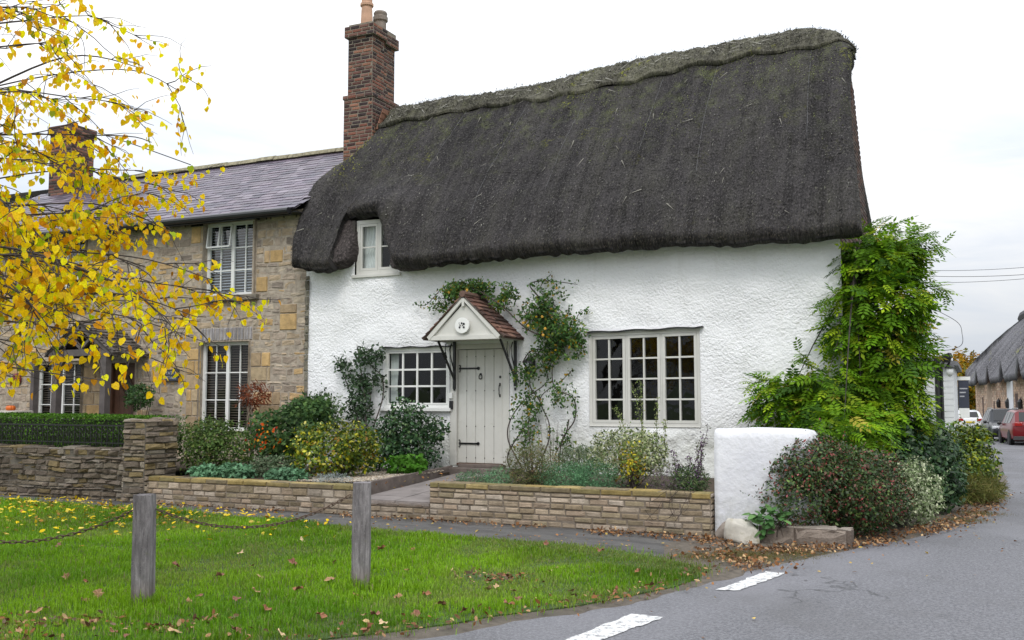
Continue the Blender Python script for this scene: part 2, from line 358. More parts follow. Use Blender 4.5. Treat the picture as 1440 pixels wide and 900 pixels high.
# ------------------------------------------------------------------ sheets with holes, masonry, tiles
def sheet(mb, s0, s1, z0, z1, res, holes=(), fn=None, col=(.5, .5, .5), reveal=.12, mi=0, norev=()):
    """front sheet in the plane Y=0 (facing -Y) with rectangular openings and reveals; fn(x,z)->y"""
    xs = set(np.round(np.linspace(s0, s1, max(2, int((s1-s0)/res)+1)), 4)); zs = set(np.round(np.linspace(z0, z1, max(2, int((z1-z0)/res)+1)), 4))
    for h in holes:
        for q, st in ((h[:2], xs), (h[2:], zs)):
            for v_ in q:
                for e in [e for e in st if abs(e-v_) < res*.5]: st.discard(e)
                st.add(round(v_, 4))
    xs = np.array(sorted(xs)); zs = np.array(sorted(zs)); nx, nz = len(xs), len(zs)
    X, Z = np.meshgrid(xs, zs); Y = fn(X, Z) if fn else np.zeros_like(X)
    V = np.stack([X, Y, Z], -1).reshape(-1, 3); F = []
    xc = (xs[1:]+xs[:-1])/2; zc = (zs[1:]+zs[:-1])/2
    mask = np.ones((nz-1, nx-1), bool)
    for a, b, c, d in holes: mask &= ~(((xc > a) & (xc < b))[None, :] & ((zc > c) & (zc < d))[:, None])
    for j, i in zip(*np.nonzero(mask)): F.append((j*nx+i, j*nx+i+1, (j+1)*nx+i+1, (j+1)*nx+i))
    F = np.array(F); used, inv = np.unique(F, return_inverse=True); V = V[used]; F = inv.reshape(-1, 4)
    mb.add(V, F, col, mi)
    for a, b, c, d in [h_ for h_ in holes if tuple(h_) not in norev]:
        y0 = .0; y1 = reveal
        for P in ([(a, y0-.02, c), (a, y1, c), (a, y1, d), (a, y0-.02, d)], [(b, y0-.02, d), (b, y1, d), (b, y1, c), (b, y0-.02, c)],
                  [(a, y0-.02, d), (a, y1, d), (b, y1, d), (b, y0-.02, d)], [(b, y0-.02, c), (b, y1, c), (a, y1, c), (a, y0-.02, c)]):
            mb.add(P, [(0, 1, 2, 3)], col, mi)
def masonry(mb, O, A, B, Nn, W, H, rowh, lens, pal, gap=.012, pro=(.01, .03), holes=(), jit=.006, R=None, rough=.006, warp=0, clip=None):
    R = R or rnd; O = np.asarray(O, float); A = np.asarray(A, float); B = np.asarray(B, float); Nn = np.asarray(Nn, float)
    z = 0; row = 0
    while z < H-.015:
        h = min(R.uniform(*rowh), H-z)
        if H-z-h < rowh[0]*.5: h = H-z
        x = -R.uniform(0, lens[1]*.6)
        while x < W:
            L = R.uniform(*lens); segs = [(max(x, 0), min(x+L, W))]
            for a, b, c, d in holes:
                if min(d, z+h)-max(c, z) > .25*h:
                    ns = []
                    for p, q in segs:
                        if q <= a or p >= b: ns.append((p, q))
                        else:
                            if p < a: ns.append((p, a))
                            if q > b: ns.append((b, q))
                    segs = ns
            for p, q in segs:
                if q-p < gap*2+.02: continue
                col = pal(p, z, R)
                nx = max(1, int((q-p)/.12)); nz_ = 1 if h < .1 else 2
                xs = np.linspace(p+gap/2, q-gap/2, nx+1); zs = np.linspace(z+gap/2, z+h-gap/2, nz_+1)
                pr = R.uniform(*pro); V = []; ins = min(.012, h*.15)
                for j, zz in enumerate(zs):
                    for i, xx in enumerate(xs):
                        ex = ins*((i == 0)-(i == nx)); ez = ins*((j == 0)-(j == nz_))
                        V.append(O+A*(xx+ex+R.uniform(-jit, jit))+B*(zz+ez+R.uniform(-jit, jit))+Nn*(pr+R.uniform(-rough, rough)))
                k = nx+1; F = [(j*k+i, j*k+i+1, (j+1)*k+i+1, (j+1)*k+i) for j in range(nz_) for i in range(nx)]
                n0 = len(V); ring = list(range(k))+[j*k+nx for j in range(1, nz_+1)]+[nz_*k+i for i in range(nx-1, -1, -1)]+[j*k for j in range(nz_-1, 0, -1)]
                for idx in ring:
                    j, i = divmod(idx, k)
                    V.append(O+A*xs[i]+B*zs[j]+Nn*-.004)
                m_ = len(ring)
                if clip and not clip(p, q, z): continue
                if warp:
                    V = np.array(V); e_ = min(1, z/.1, max(0, H-z-h)/.1+.001); V = V+B*(warp*e_*fbm(V, 1.7, 3, 61))[:, None]
                F += [(ring[(t+1) % m_], ring[t], n0+t, n0+(t+1) % m_) for t in range(m_)]
                mb.add(V, F, col)
            x += L
        z += h; row += 1
def tiles(mb, O, A, B, Nn, W, H, tw, ex, th, pal, mask=None, R=None, lift=.012, wj=.25, tilt=.5):
    R = R or rnd; O = np.asarray(O, float); A = np.asarray(A, float); B = np.asarray(B, float); Nn = np.asarray(Nn, float)
    for j in range(int(H/ex+.5)):
        z = j*ex; x = -R.uniform(0, tw)
        while x < W:
            w = tw*R.uniform(1-wj, 1+wj); p, q = max(x, 0), min(x+w, W)
            if q-p > .02 and (mask is None or mask(p, z)):
                l0 = R.uniform(.6, 1.6)*th; dz = R.uniform(-.012, .008)*tilt*2; sk = R.uniform(-.006, .006)*tilt*2
                top = min(z+ex*1.25, H)
                c = pal(p, z, R)
                V = [O+A*(p+.002)+B*(z+dz)+Nn*0, O+A*(q-.002)+B*(z+dz+sk)+Nn*0, O+A*(q-.002)+B*(z+dz+sk)+Nn*(l0+lift), O+A*(p+.002)+B*(z+dz)+Nn*(l0*R.uniform(.7, 1.2)+lift),
                     O+A*(q-.002)+B*top+Nn*.004, O+A*(p+.002)+B*top+Nn*.004]
                mb.add(V, [(0, 1, 2, 3), (3, 2, 4, 5), (0, 3, 5), (1, 4, 2)], c)
            x += w

# ------------------------------------------------------------------ foliage
LT = {  # leaf templates: x along, y across, z fold
 'oval': (np.array([(0, 0, 0), (.35, .27, .07), (.35, -.27, .07), (.75, .2, .03), (.75, -.2, .03), (1, 0, -.05)]), [(0, 2, 1), (1, 2, 4, 3), (3, 4, 5)]),
 'narrow': (np.array([(0, 0, 0), (.45, .11, .02), (.45, -.11, .02), (1, 0, -.04)]), [(0, 2, 3, 1)]),
 'small': (np.array([(0, 0, 0), (.5, .33, .08), (.5, -.33, .08), (1, 0, 0)]), [(0, 2, 3, 1)]),
 'heart': (np.array([(0, 0, 0), (-.08, .27, .04), (.22, .46, .08), (.62, .32, .05), (1, 0, -.06), (.62, -.32, .05), (.22, -.46, .08), (-.08, -.27, .04), (.5, 0, -.03)]), [(0, 8, 2, 1), (8, 4, 3, 2), (0, 7, 6, 8), (8, 6, 5, 4)]),
 'needle': (np.array([(0, .045, 0), (0, -.045, 0), (1, 0, 0)]), [(0, 1, 2)]),
 'lobed': (np.array([(0, 0, 0), (.1, .35, .05), (.45, .5, .12), (.5, .22, .03), (.85, .3, .1), (1, 0, 0), (.85, -.3, .1), (.5, -.22, .03), (.45, -.5, .12), (.1, -.35, .05)]), [(0, 3, 2, 1), (0, 5, 4, 3), (0, 7, 6, 5), (0, 9, 8, 7)]),
}
def wist_template():
    V = []; F = []
    def leaflet(p, dx, dy, L, w):
        k = len(V); d = np.array([dx, dy, -.15]); d /= np.linalg.norm(d); s_ = np.array([-dy, dx, 0]); s_ = s_/np.linalg.norm(s_)
        p = np.array(p, float)
        V.extend([p, p+d*L*.4+s_*w/2+[0, 0, .01], p+d*L, p+d*L*.4-s_*w/2+[0, 0, .01]]); F.append((k, k+3, k+2, k+1))
    for i in range(4):
        x = .22+i*.185; z = -.10*(x**2)
        for sd in (1, -1): leaflet((x, 0, z), .55, sd*.9, .34*(1-.35*abs(x-.5)), .150)
    leaflet((.93, 0, -.09), 1, 0, .30, .15)
    k = len(V); V.extend([np.array((0, .006, 0.)), np.array((0, -.006, 0.)), np.array((.95, -.004, -.09)), np.array((.95, .004, -.09))]); F.append((k, k+1, k+2, k+3))
    return np.array(V), F
LT['wisteria'] = wist_template()
def leafcloud(P, Tn, Nn, size, cols, shape):
    """vectorised: leaf at each P pointing along Tn with upper side Nn; returns V, list of faces, per-face colours"""
    TV, TF = LT[shape]; n = len(P); k = len(TV)
    T = Tn/(np.linalg.norm(Tn, axis=1)[:, None]+1e-9); N_ = Nn-T*np.sum(Nn*T, axis=1)[:, None]; N_ /= (np.linalg.norm(N_, axis=1)[:, None]+1e-9); S = np.cross(N_, T)
    V = P[:, None, :]+size[:, None, None]*(TV[None, :, 0, None]*T[:, None, :]+TV[None, :, 1, None]*S[:, None, :]+TV[None, :, 2, None]*N_[:, None, :])
    F = []
    tris = []
    for f in TF:
        for q in range(1, len(f)-1): tris.append((f[0], f[q], f[q+1]))
    tris = np.array(tris)
    Fa = (np.arange(n)[:, None, None]*k+tris[None]).reshape(-1, 3)
    C = np.repeat(cols, len(tris), axis=0)
    return V.reshape(-1, 3), Fa, C
def unit(v): return v/(np.linalg.norm(v, axis=-1)[..., None]+1e-9)
def pickcol(pal, n, clump=None, g=None):
    """palette list of (weight, rgb); jittered; clump (n,) in 0..1 shifts brightness"""
    g = g or rng
    w = np.array([p[0] for p in pal], float); w /= w.sum(); idx = g.choice(len(pal), n, p=w)
    C = np.array([p[1] for p in pal], float)[idx]
    C = C*g.uniform(.72, 1.3, (n, 1)); mC = C.mean(axis=1, keepdims=True); C = mC+(C-mC)*1.25
    if clump is not None: C = C*(.65+.7*clump[:, None])
    return np.clip(C, 0.002, .95)
def blob(x0, y0, x1, y1, d, rd=None, zmin=None):
    """an ellipsoid that stands at depth plane d and spans this part of the photograph"""
    c = onD((x0+x1)/2, (y0+y1)/2, d); dist = (c-CAM)@FW
    rs = (x1-x0)/2*dist/FPX; rz = (y1-y0)/2*dist/FPX
    return (c, np.array([rs, rd if rd else rs, rz]))
def bushpoints(blobs, n, g, shell=.42, lump=.18, floor=None, amp=3.0):
    """points near the lumpy skin of a union of ellipsoids, with outward normals"""
    vol = np.array([max(b[1][0]*b[1][1], b[1][0]*b[1][2])+b[1][1]*b[1][2] for b in blobs]); vol /= vol.sum()
    idx = g.choice(len(blobs), n, p=vol); c = np.array([b[0] for b in blobs])[idx]; r = np.array([b[1] for b in blobs])[idx]
    u = unit(g.normal(size=(n, 3))); rad = 1-shell*g.random(n)**1.6
    L = 1+lump*fbm(u*1.0+idx[:, None]*5.1, amp, 2, 3)*1.6
    P = c+u*r*(rad*L)[:, None]; Nn = unit(u/r)
    if floor is not None:
        ok = P[:, 2] > floor; P, Nn = P[ok], Nn[ok]
    return P, Nn
def twigs(mb, base, ends, r0=.008, r1=.003, g=None, wob=.12, n=6, col=(.5,.5,.5)):
    g = g or rng
    for e in ends:
        b = base+np.array([g.normal(0, .04), g.normal(0, .04), 0]); t = np.linspace(0, 1, n)[:, None]
        L = np.linalg.norm(e-b); w = np.cumsum(g.normal(0, wob*L/n, (n, 3)), axis=0); w -= w[0]; w = w-w[-1]*t
        P = b*(1-t)+e*t+w; P[:, 2] += 0
        mb.tube(P, np.linspace(r0, r1, n), 4, col, cap=False)
def bush(name, label, blobs, n, size, pal, shape='oval', cat='shrub', up=.5, rnd_=.6, mat='leaf', floor=None, stems=10, group=None, shell=.5, lump=.28, seed=1, base=None, extra=None, stem_r=.008, cl=2.5, droop=0, stem_mat='twig', amp=3.0, shoots=1.0):
    g = np.random.default_rng(seed)
    P, Nn = bushpoints(blobs, n, g, shell, lump, floor, amp); n = len(P)
    nn = unit(Nn+np.array([0, 0, up])+g.normal(0, rnd_, (n, 3)))
    T = unit(np.cross(nn, g.normal(size=(n, 3))))
    T = unit(T+Nn*.5+np.array([0, 0, -droop]))
    sz = size*g.uniform(.6, 1.3, n); clump = np.clip(.5+.9*fbm(P, cl, 2, seed+9), 0, 1)
    C = pickcol(pal, n, clump, g)
    V, F, Cc = leafcloud(P, T, nn, sz, C, shape)
    Vs = [V]; Fs = [F]; Cs = [Cc]; k = len(V)
    for e in (extra or []):           # (n, size, palette, shape, shell, region) extra blossoms or coloured leaves
        n2, s2, p2, sh2, shl, sel = e
        P2, N2 = bushpoints(sel or blobs, n2, g, shl, lump, floor, amp); T2 = unit(np.cross(N2, g.normal(size=P2.shape))+N2*.3)
        V2, F2, C2 = leafcloud(P2, T2, unit(N2+g.normal(0, .4, P2.shape)), s2*g.uniform(.6, 1.3, len(P2)), pickcol(p2, len(P2), None, g), sh2)
        Vs.append(V2); Fs.append(F2+k); Cs.append(C2); k += len(V2)
    if shape in ('oval', 'small', 'lobed') and n > 900 and shoots:       # stray shoots break the outline
        m = int(n/110*shoots); j = g.integers(0, n, m); d = unit(Nn[j]+[0, 0, .9]+g.normal(0, .35, (m, 3))); L_ = g.uniform(.06, .24, m)*min(1.5, np.mean([b_[1][2] for b_ in blobs])/.35)
        t_ = np.linspace(.1, 1, 7); Q = (P[j][:, None]+d[:, None]*(L_[:, None]*t_)[..., None]).reshape(-1, 3)+g.normal(0, .008, (m*7, 3)); dd = np.repeat(d, 7, axis=0)
        V2, F2, C2 = leafcloud(Q, unit(dd*.6+g.normal(0, .7, Q.shape)), unit(g.normal(0, .6, Q.shape)+[0, 0, 1]), size*.85*g.uniform(.5, 1.1, len(Q)), pickcol(pal, len(Q), None, g), shape)
        Vs.append(V2); Fs.append(F2+k); Cs.append(C2); k += len(V2)
    bc = np.mean([b[0] for b in blobs], axis=0); zf = floor if floor is not None else min(b[0][2]-b[1][2] for b in blobs)
    bs = np.array(base) if base is not None else np.array([bc[0], bc[1], zf])
    o = thing(name, label, cat, tuple(bs), group)
    mkobj('foliage', np.vstack(Vs), np.vstack(Fs), M[mat], o, cols=np.vstack(Cs))
    if stems:
        mb = MB(); twigs(mb, bs, P[g.choice(n, stems)], stem_r, stem_r*.35, g); mb.build('stems', M[stem_mat], o)
    return o
# ================================================================== THE GROUND
def shade(c, R, a, b):
    k = R.uniform(a, b); return tuple(v*k for v in c)
def flatpoly(name, pts, z, mat, res=None, kind='structure', label=None, cat=None, col=None, amp=0.0, edge_amp=.0):
    """sheet over a polygon of (x,y) points, following the falling ground"""
    P = []
    n = len(pts)
    for i in range(n):
        a = np.array(pts[i], float); b = np.array(pts[(i+1) % n], float); L = np.linalg.norm(b-a); k = max(1, int(L/(res or .5))) if L < 60 else max(1, int(L/6))
        for t in range(k): P.append(a+(b-a)*t/k)
    P = np.array(P)
    if edge_amp:
        q = np.c_[P, np.zeros(len(P))]; P = P+np.stack([fbm(q, 2.2, 3, 1), fbm(q, 2.2, 3, 5)], 1)*edge_amp
    V = np.c_[P, z+zg(P[:, 0], P[:, 1])]; k_ = len(P); V = np.vstack([V, V-[0, 0, .02]])
    bm_f = [tuple(range(k_))]+[((i+1) % k_, i, i+k_, (i+1) % k_+k_) for i in range(k_)]
    o = mkobj(name, V, bm_f, mat)
    tag(o, label, cat, kind=kind); return o
def strip(name, left, right, z, mat, kind='structure', nx=6, skirt=None):
    """sheet between two polylines with the same number of points"""
    L = np.array(left, float); R_ = np.array(right, float); V = []; F = []; m = len(L)
    for i in range(m):
        for j in range(nx+1):
            p = L[i]+(R_[i]-L[i])*j/nx; V.append((p[0], p[1], (skirt if (skirt is not None and j == 0) else z)+float(zg(p[0], p[1]))))
    for i in range(m-1):
        for j in range(nx): F.append((i*(nx+1)+j, i*(nx+1)+j+1, (i+1)*(nx+1)+j+1, (i+1)*(nx+1)+j))
    return tag(mkobj(name, V, F, mat), kind=kind)
def dens(pts, step):
    out = []
    for a, b in zip(pts[:-1], pts[1:]):
        a = np.array(a, float); b = np.array(b, float); k = max(1, int(np.linalg.norm(b-a)/step))
        out += [a+(b-a)*t/k for t in range(k)]
    return out+[np.array(pts[-1], float)]
def smoothline(pts, n=8):
    P = np.array(pts, float); out = []
    for i in range(len(P)-1):
        p0 = P[max(i-1, 0)]; p1 = P[i]; p2 = P[i+1]; p3 = P[min(i+2, len(P)-1)]
        for t in np.linspace(0, 1, n, endpoint=False):
            out.append(.5*((2*p1)+(-p0+p2)*t+(2*p0-5*p1+4*p2-p3)*t*t+(-p0+3*p1-3*p2+p3)*t**3))
    return np.array(out+[P[-1]])
# ground: one sheet to the horizon
gx = np.concatenate([[-900, -300, -100, -50], np.linspace(-30, 40, 36), [60, 120, 300, 900]]); gy = np.concatenate([[-900, -300, -100, -45], np.linspace(-25, 90, 60), [120, 200, 400, 900]])
GX, GY = np.meshgrid(gx, gy); V = np.stack([GX, GY, zg(GX, GY)-.02], -1).reshape(-1, 3); nx = len(gx)
F = [(j*nx+i, j*nx+i+1, (j+1)*nx+i+1, (j+1)*nx+i) for j in range(len(gy)-1) for i in range(nx-1)]
tag(mkobj('ground', V, F, M['field'], smooth=True), kind='structure')
road_left = smoothline([(-40, -16.5), (-14, -14.2), (-4, -13), (0, -11.9), (2.6, -10.3), (3.85, -9.0), (4.5, -7.9), (5.0, -7.1), (5.25, -6.3), (5.42, -5.3), (5.8, -4.2), (6.3, -3.0), (7.0, -1.2), (7.55, 1.2), (7.85, 4.7), (8.0, 9), (7.95, 14), (7.7, 20), (6.6, 30), (4.6, 42), (2.8, 56), (0, 80), (-6, 120)], 5)
road_right = []
ctrl = np.array([(-40, -40), (-14, -30), (4, -24), (8, -22), (11, -20), (12.5, -18), (13, -15), (13.2, -13), (13.3, -11), (13.4, -9), (13.5, -7), (13.6, -5), (13.7, -3), (13.7, 0), (13.6, 4), (13.4, 9), (13.0, 14), (12.5, 20), (11.9, 30), (10.9, 42), (9.6, 56), (6.5, 80), (.5, 120)], float)
road_right = smoothline(ctrl, 5)
road_left[:, 0] -= .9*sm(-4.6, -5.6, road_left[:, 1]); road_left[:, 1] += .5*sm(-4.6, -5.6, road_left[:, 1])
strip('road', road_left, road_right, -.004, M['asphalt'], nx=4)
# footpath between garden walls and the green
path_far = [(-40, -2.9), (-14, -2.95), (-7, -3.2), (4.6, -3.2), (5.2, -3.3), (6.4, -3.1)]
path_near = [(-40, -5.4), (-14, -5.1), (-7, -5.1), (3.5, -5.6), (5.0, -6.4), (5.6, -5.0)]
strip('footpath', dens(path_far, 9e9), dens(path_near, 9e9), .004, M['path'], nx=2)
# earth verge with fallen leaves between the shrubs and the carriageway
verge_out = [(4.6, -5.35), (5.25, -6.35), (5.5, -5.3), (5.9, -4.3), (6.4, -3.05), (7.1, -1.3), (7.6, .9), (7.9, 4.5), (8.03, 9), (7.98, 14)]
verge_in = [(4.3, -4.0), (4.5, -3.7), (4.9, -3.4), (5.2, -3.2), (5.4, -2.8), (5.6, -2), (5.7, 0), (5.7, 4), (5.7, 9), (5.7, 14)]
def wob(pts, a): 
    P = smoothline(pts, 5); q = np.c_[P, np.zeros(len(P))]; return P+np.stack([fbm(q, 1.6, 3, 2), fbm(q, 1.6, 3, 6)], 1)*a
strip('verge', wob(verge_out, .22), smoothline(verge_in, 5), .006, M['verge'], nx=8, skirt=-.0045)
# dirt and crumbs where lawn meets tarmac
edge_l = [(5.2, -5.5), (5.2, -6.0), (5.12, -6.5), (4.8, -7.3), (4.4, -7.95), (3.8, -9.0), (2.6, -10.3), (0, -11.9), (-4, -13.0)]
E_ = smoothline(edge_l, 14); Tn_ = np.gradient(E_, axis=0); Tn_ /= np.linalg.norm(Tn_, axis=1)[:, None]; Nn_ = np.stack([-Tn_[:, 1], Tn_[:, 0]], 1); q_ = np.c_[E_, np.zeros(len(E_))]
strip('lawn_edge_dirt', E_+Nn_*(.17+.16*fbm(q_, 1.8, 4, 71))[:, None], E_-Nn_*.5, .003, M['verge'], nx=6, skirt=-.0045)
# white worn marks of the give-way line
for k, q in enumerate([[(792, 901), (838, 902), (934, 867), (888, 863)], [(1008, 829), (1040, 830), (1104, 806), (1078, 803)]]):
    P = [onZ(x, y, .002)[:2] for x, y in q]
    P = [np.array(p) for p in P]; pts = []
    for i in range(4):
        for t in np.linspace(0, 1, 24, endpoint=False): pts.append(P[i]+(P[(i+1) % 4]-P[i])*t)
    pts = np.array(pts); qn = np.c_[pts, np.zeros(len(pts))]; pts = pts+np.stack([fbm(qn, 14, 3, 2), fbm(qn, 14, 3, 6)], 1)*.034
    tag(mkobj('road_marking', np.c_[pts, np.full(len(pts), .002)], [tuple(range(len(pts)))], M['paint']), kind='structure')
# the green: turf sheet, then blades
LAWN = [(-30, -4.6), (-14, -4.15), (-8, -3.95), (-3.5, -3.95), (-1, -4.2), (1.55, -4.54), (3.0, -4.62), (3.84, -4.72), (4.6, -5.05), (5.2, -5.5), (5.2, -6.0), (5.12, -6.5), (4.8, -7.3), (4.4, -7.95), (3.8, -9.0), (2.6, -10.3), (0, -11.9), (-4, -13.0), (-14, -14.2), (-30, -15.5)]
flatpoly('lawn_soil', LAWN, .014, M['turf'], .3, edge_amp=.06)
def inpoly(P, poly):
    x, y = P[:, 0], P[:, 1]; r = np.zeros(len(P), bool); n = len(poly)
    for i in range(n):
        x1, y1 = poly[i]; x2, y2 = poly[(i+1) % n]
        c = ((y1 > y) != (y2 > y)) & (x < (x2-x1)*(y-y1)/(y2-y1+1e-12)+x1); r ^= c
    return r
def edgedist(P, poly):
    d = np.full(len(P), 1e9); n = len(poly)
    for i in range(n):
        a = np.array(poly[i]); b = np.array(poly[(i+1) % n]); ab = b-a; t = np.clip(((P-a)@ab)/(ab@ab), 0, 1); d = np.minimum(d, np.linalg.norm(P-a-t[:, None]*ab, axis=1))
    return d
def visible_strip(P, m=.4):
    """keeps what can be seen from about the camera (with a margin to each side)"""
    q = np.c_[P, np.zeros(len(P))]-CAM; w = q@FW; return (w > 3) & (np.abs(q@RT)/np.maximum(w, .1) < .53+m)
def build_grass():
    g = np.random.default_rng(3)
    N = 900000; P = np.c_[g.uniform(-16, 5.5, N), g.uniform(-13.2, -3.8, N)]
    P = P[inpoly(P, LAWN) & visible_strip(P, .3)]
    q = np.c_[P, np.zeros(len(P))]-CAM; dist = q@FW
    P = P[g.random(len(P)) < np.clip((8.5/dist)**1.5, .0, 1)*.92]
    P += g.normal(0, .03, P.shape)*(1+2*np.exp(-(edgedist(P, LAWN)/.1)**2))[:, None]
    ed = edgedist(P, LAWN); q3 = np.c_[P, np.zeros(len(P))]
    dry = sm(.05, .5, fbm(q3, 1.1, 3, 31)+.75*np.exp(-((P[:, 0]-3.55)**2/.42+(P[:, 1]+6.75)**2/.10))+.35*np.exp(-(ed/.12)**2)+.25*np.exp(-((P[:, 1]+8.5)/1.2)**2)*0)
    bare = sm(.35, .8, fbm(q3, 2.6, 2, 41)*.5+.95*np.exp(-((P[:, 0]-3.6)**2/.30+(P[:, 1]+6.8)**2/.06))+.25*np.exp(-(ed/.05)**2))
    keep = g.random(len(P)) > bare*.85; P, ed, dry, q3 = P[keep], ed[keep], dry[keep], q3[keep]; n = len(P)
    L = g.uniform(.035, .075, n)*(1+.8*fbm(q3, 3.0, 3, 5))*(1-.35*dry)
    for px, py in POSTS: L *= 1+1.3*np.exp(-((P[:, 0]-px)**2+(P[:, 1]-py)**2)/.03)
    a = g.uniform(0, 2*PI, n); lean = g.uniform(.1, .9, n); W = g.uniform(.0016, .0034, n)*(1+.05*np.clip(((q3-CAM)@FW)-6, 0, 8)*2)
    dr = np.stack([np.cos(a), np.sin(a), np.zeros(n)], 1); sd = np.stack([-np.sin(a), np.cos(a), np.zeros(n)], 1)
    b = np.c_[P, np.full(n, .012)]; up = np.array([0, 0, 1.])
    mid = b+up*(L*.6)[:, None]+dr*(L*.18*lean)[:, None]; tip = b+up*(L*(1-.35*lean))[:, None]+dr*(L*.62*lean)[:, None]
    V = np.stack([b-sd*W[:, None], b+sd*W[:, None], mid-sd*(W*.8)[:, None], mid+sd*(W*.8)[:, None], tip], 1).reshape(-1, 3)
    T = np.array([(0, 1, 3), (0, 3, 2), (2, 3, 4)]); F = (np.arange(n)[:, None, None]*5+T[None]).reshape(-1, 3)
    gA = np.array((.235, .42, .012)); gB = np.array((.115, .265, .008)); dC = np.array((.24, .22, .09))
    t = np.clip(.5+.9*fbm(q3, .8, 3, 12)+g.normal(0, .22, n), 0, 1)[:, None]
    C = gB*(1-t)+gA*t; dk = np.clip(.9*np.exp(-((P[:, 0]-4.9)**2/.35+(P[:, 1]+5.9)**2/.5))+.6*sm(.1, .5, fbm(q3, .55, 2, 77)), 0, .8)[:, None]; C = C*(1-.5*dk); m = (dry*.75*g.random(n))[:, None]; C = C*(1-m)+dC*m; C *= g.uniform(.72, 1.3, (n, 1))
    straw = g.random(n) < .06; C[straw] = (.26, .24, .10)
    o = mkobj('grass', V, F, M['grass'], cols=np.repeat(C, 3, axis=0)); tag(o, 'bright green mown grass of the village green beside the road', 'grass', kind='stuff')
POSTS = [(1.61, -9.0), (2.77, -7.73), (.45, -10.27)]
build_grass()
# garden beds raised behind the walls
flatpoly('garden_soil', [(-3.9, -3.15), (-.45, -3.15), (-.45, 0.2), (-3.9, .2)], .40, M['soil'], 1)
flatpoly('garden_soil', [(.95, -3.15), (4.75, -3.15), (5.75, -3.1), (5.75, .2), (.62, .2), (.62, -2.9)], .43, M['soil'], 1)
flatpoly('garden_soil', [(-14, -3.0), (-4.3, -3.0), (-4.3, .2), (-14, .2)], .45, M['soil'], 1)
# brick path to the door: slabs, rising a little
mb = MB(); y0s = np.linspace(-3.28, -.35, 9)
for i in range(8):
    for j in range(2):
        xa = -.30+(1.22)*j/2; xb = -.30+1.22*(j+1)/2; z = .235+.16*i/8
        a, b = y0s[i], y0s[i+1]; V4 = [(xa+.004, a+.004, z), (xb-.004, a+.004, z), (xb-.004, b-.004, z+.02), (xa+.004, b-.004, z+.02)]
        mb.prism(V4, (0, 0, -.05), (0, 0, rnd.uniform(-.004, .004)))
tag(mb.build('garden_path', M['slabs']), kind='structure')
mb = MB(); mb.box((-.52, -.36, .35), (.75, -.02, .47)); mb.box((-.42, -.14, .47), (.42, -.015, .525))
tag(mb.build('doorstep', M['edging'], bevel=.008), kind='structure')
mb = MB(); mb.bar((-.36, -3.25, .325), (-.5, -.2, .40), .05, .20)
tag(mb.build('path_edging', M['edging'], bevel=.01), kind='structure')
# gravel bay
def build_gravel():
    g = np.random.default_rng(8); n = 9000; P = np.c_[g.uniform(-1.75, -.42, n), g.uniform(-3.0, -.6, n)]
    P = P[(P[:, 0] > -1.75+.35*fbm(np.c_[P, P[:, 0]*0], 1.5, 2))]; n = len(P)
    P3 = np.c_[P, np.full(n, .405)+.02*g.random(n)+.03*np.clip(P[:, 0]+1.2, 0, 1)]
    # each pebble a squashed octahedron
    T = np.array([(1, 0, 0), (0, 1, 0), (-1, 0, 0), (0, -1, 0), (0, 0, .7), (0, 0, -.7)]); Fq = np.array([(0, 1, 4), (1, 2, 4), (2, 3, 4), (3, 0, 4), (1, 0, 5), (2, 1, 5), (3, 2, 5), (0, 3, 5)])
    a = g.uniform(0, 2*PI, n); s_ = g.uniform(.008, .018, n); c, s = np.cos(a), np.sin(a); T2 = T[None]*np.stack([g.uniform(.7, 1.4, n), g.uniform(.7, 1.3, n), g.uniform(.6, 1, n)], 1)[:, None, :]
    R = np.zeros((n, 3, 3)); R[:, 0, 0] = c; R[:, 0, 1] = -s; R[:, 1, 0] = s; R[:, 1, 1] = c; R[:, 2, 2] = 1
    V = P3[:, None]+np.einsum('nij,nkj->nki', R, T2)*s_[:, None, None]
    F = (np.arange(n)[:, None, None]*6+Fq[None]).reshape(-1, 3)
    C = np.array([(.42, .36, .28), (.52, .48, .40), (.30, .25, .20), (.48, .38, .27)])[g.integers(0, 4, n)]*g.uniform(.7, 1.2, (n, 1))
    tag(mkobj('gravel', V.reshape(-1, 3), F, M['gravel'], cols=np.repeat(C, 8, axis=0)), 'pale gravel beside the brick edged garden path', 'gravel', kind='stuff')
build_gravel()

# ================================================================== THE WHITE THATCHED COTTAGE
cot = thing('thatched_cottage', 'white roughcast cottage with a dark thatched roof and a grey door', 'cottage', (1.05, 0, .4))
W1 = (-2.0, -.66, 1.46, 2.50); W2 = (1.90, 3.71, 1.18, 2.66); W3 = (-2.64, -1.71, 3.86, 4.86); DR = (-.64, .48, .50, 2.54)
def wallfn(x, z):
    p = np.stack([x, z*0, z], -1)
    y = .035*fbm(p, .7, 2, 4)+.022*fbm(p, 2.2, 2, 14)
    keep = np.ones_like(y)
    for a, b, c, d in (W1, W2, W3, DR):
        dd = np.maximum(np.maximum(a-x, x-b), np.maximum(c-z, z-d)); keep = np.minimum(keep, sm(0, .12, dd))
    rc = fbm(p, 24, 2, 22); rc = np.clip(rc, -.3, .7)
    y = (y-.005*rc*sm(.9, 1.3, z)+.02*fbm(p, 7, 2, 33)*(1-sm(.9, 1.4, z)))*keep
    return y-.06*(1-sm(.4, .95, z))*keep+.02*(z-2)/2*keep
mb = MB(); sheet(mb, -3.72, 5.8, .1, 4.15, .022, [W1, W2, (W3[0], W3[1], W3[2], 4.15), DR], wallfn, reveal=.14, norev=[(W3[0], W3[1], W3[2], 4.15)])
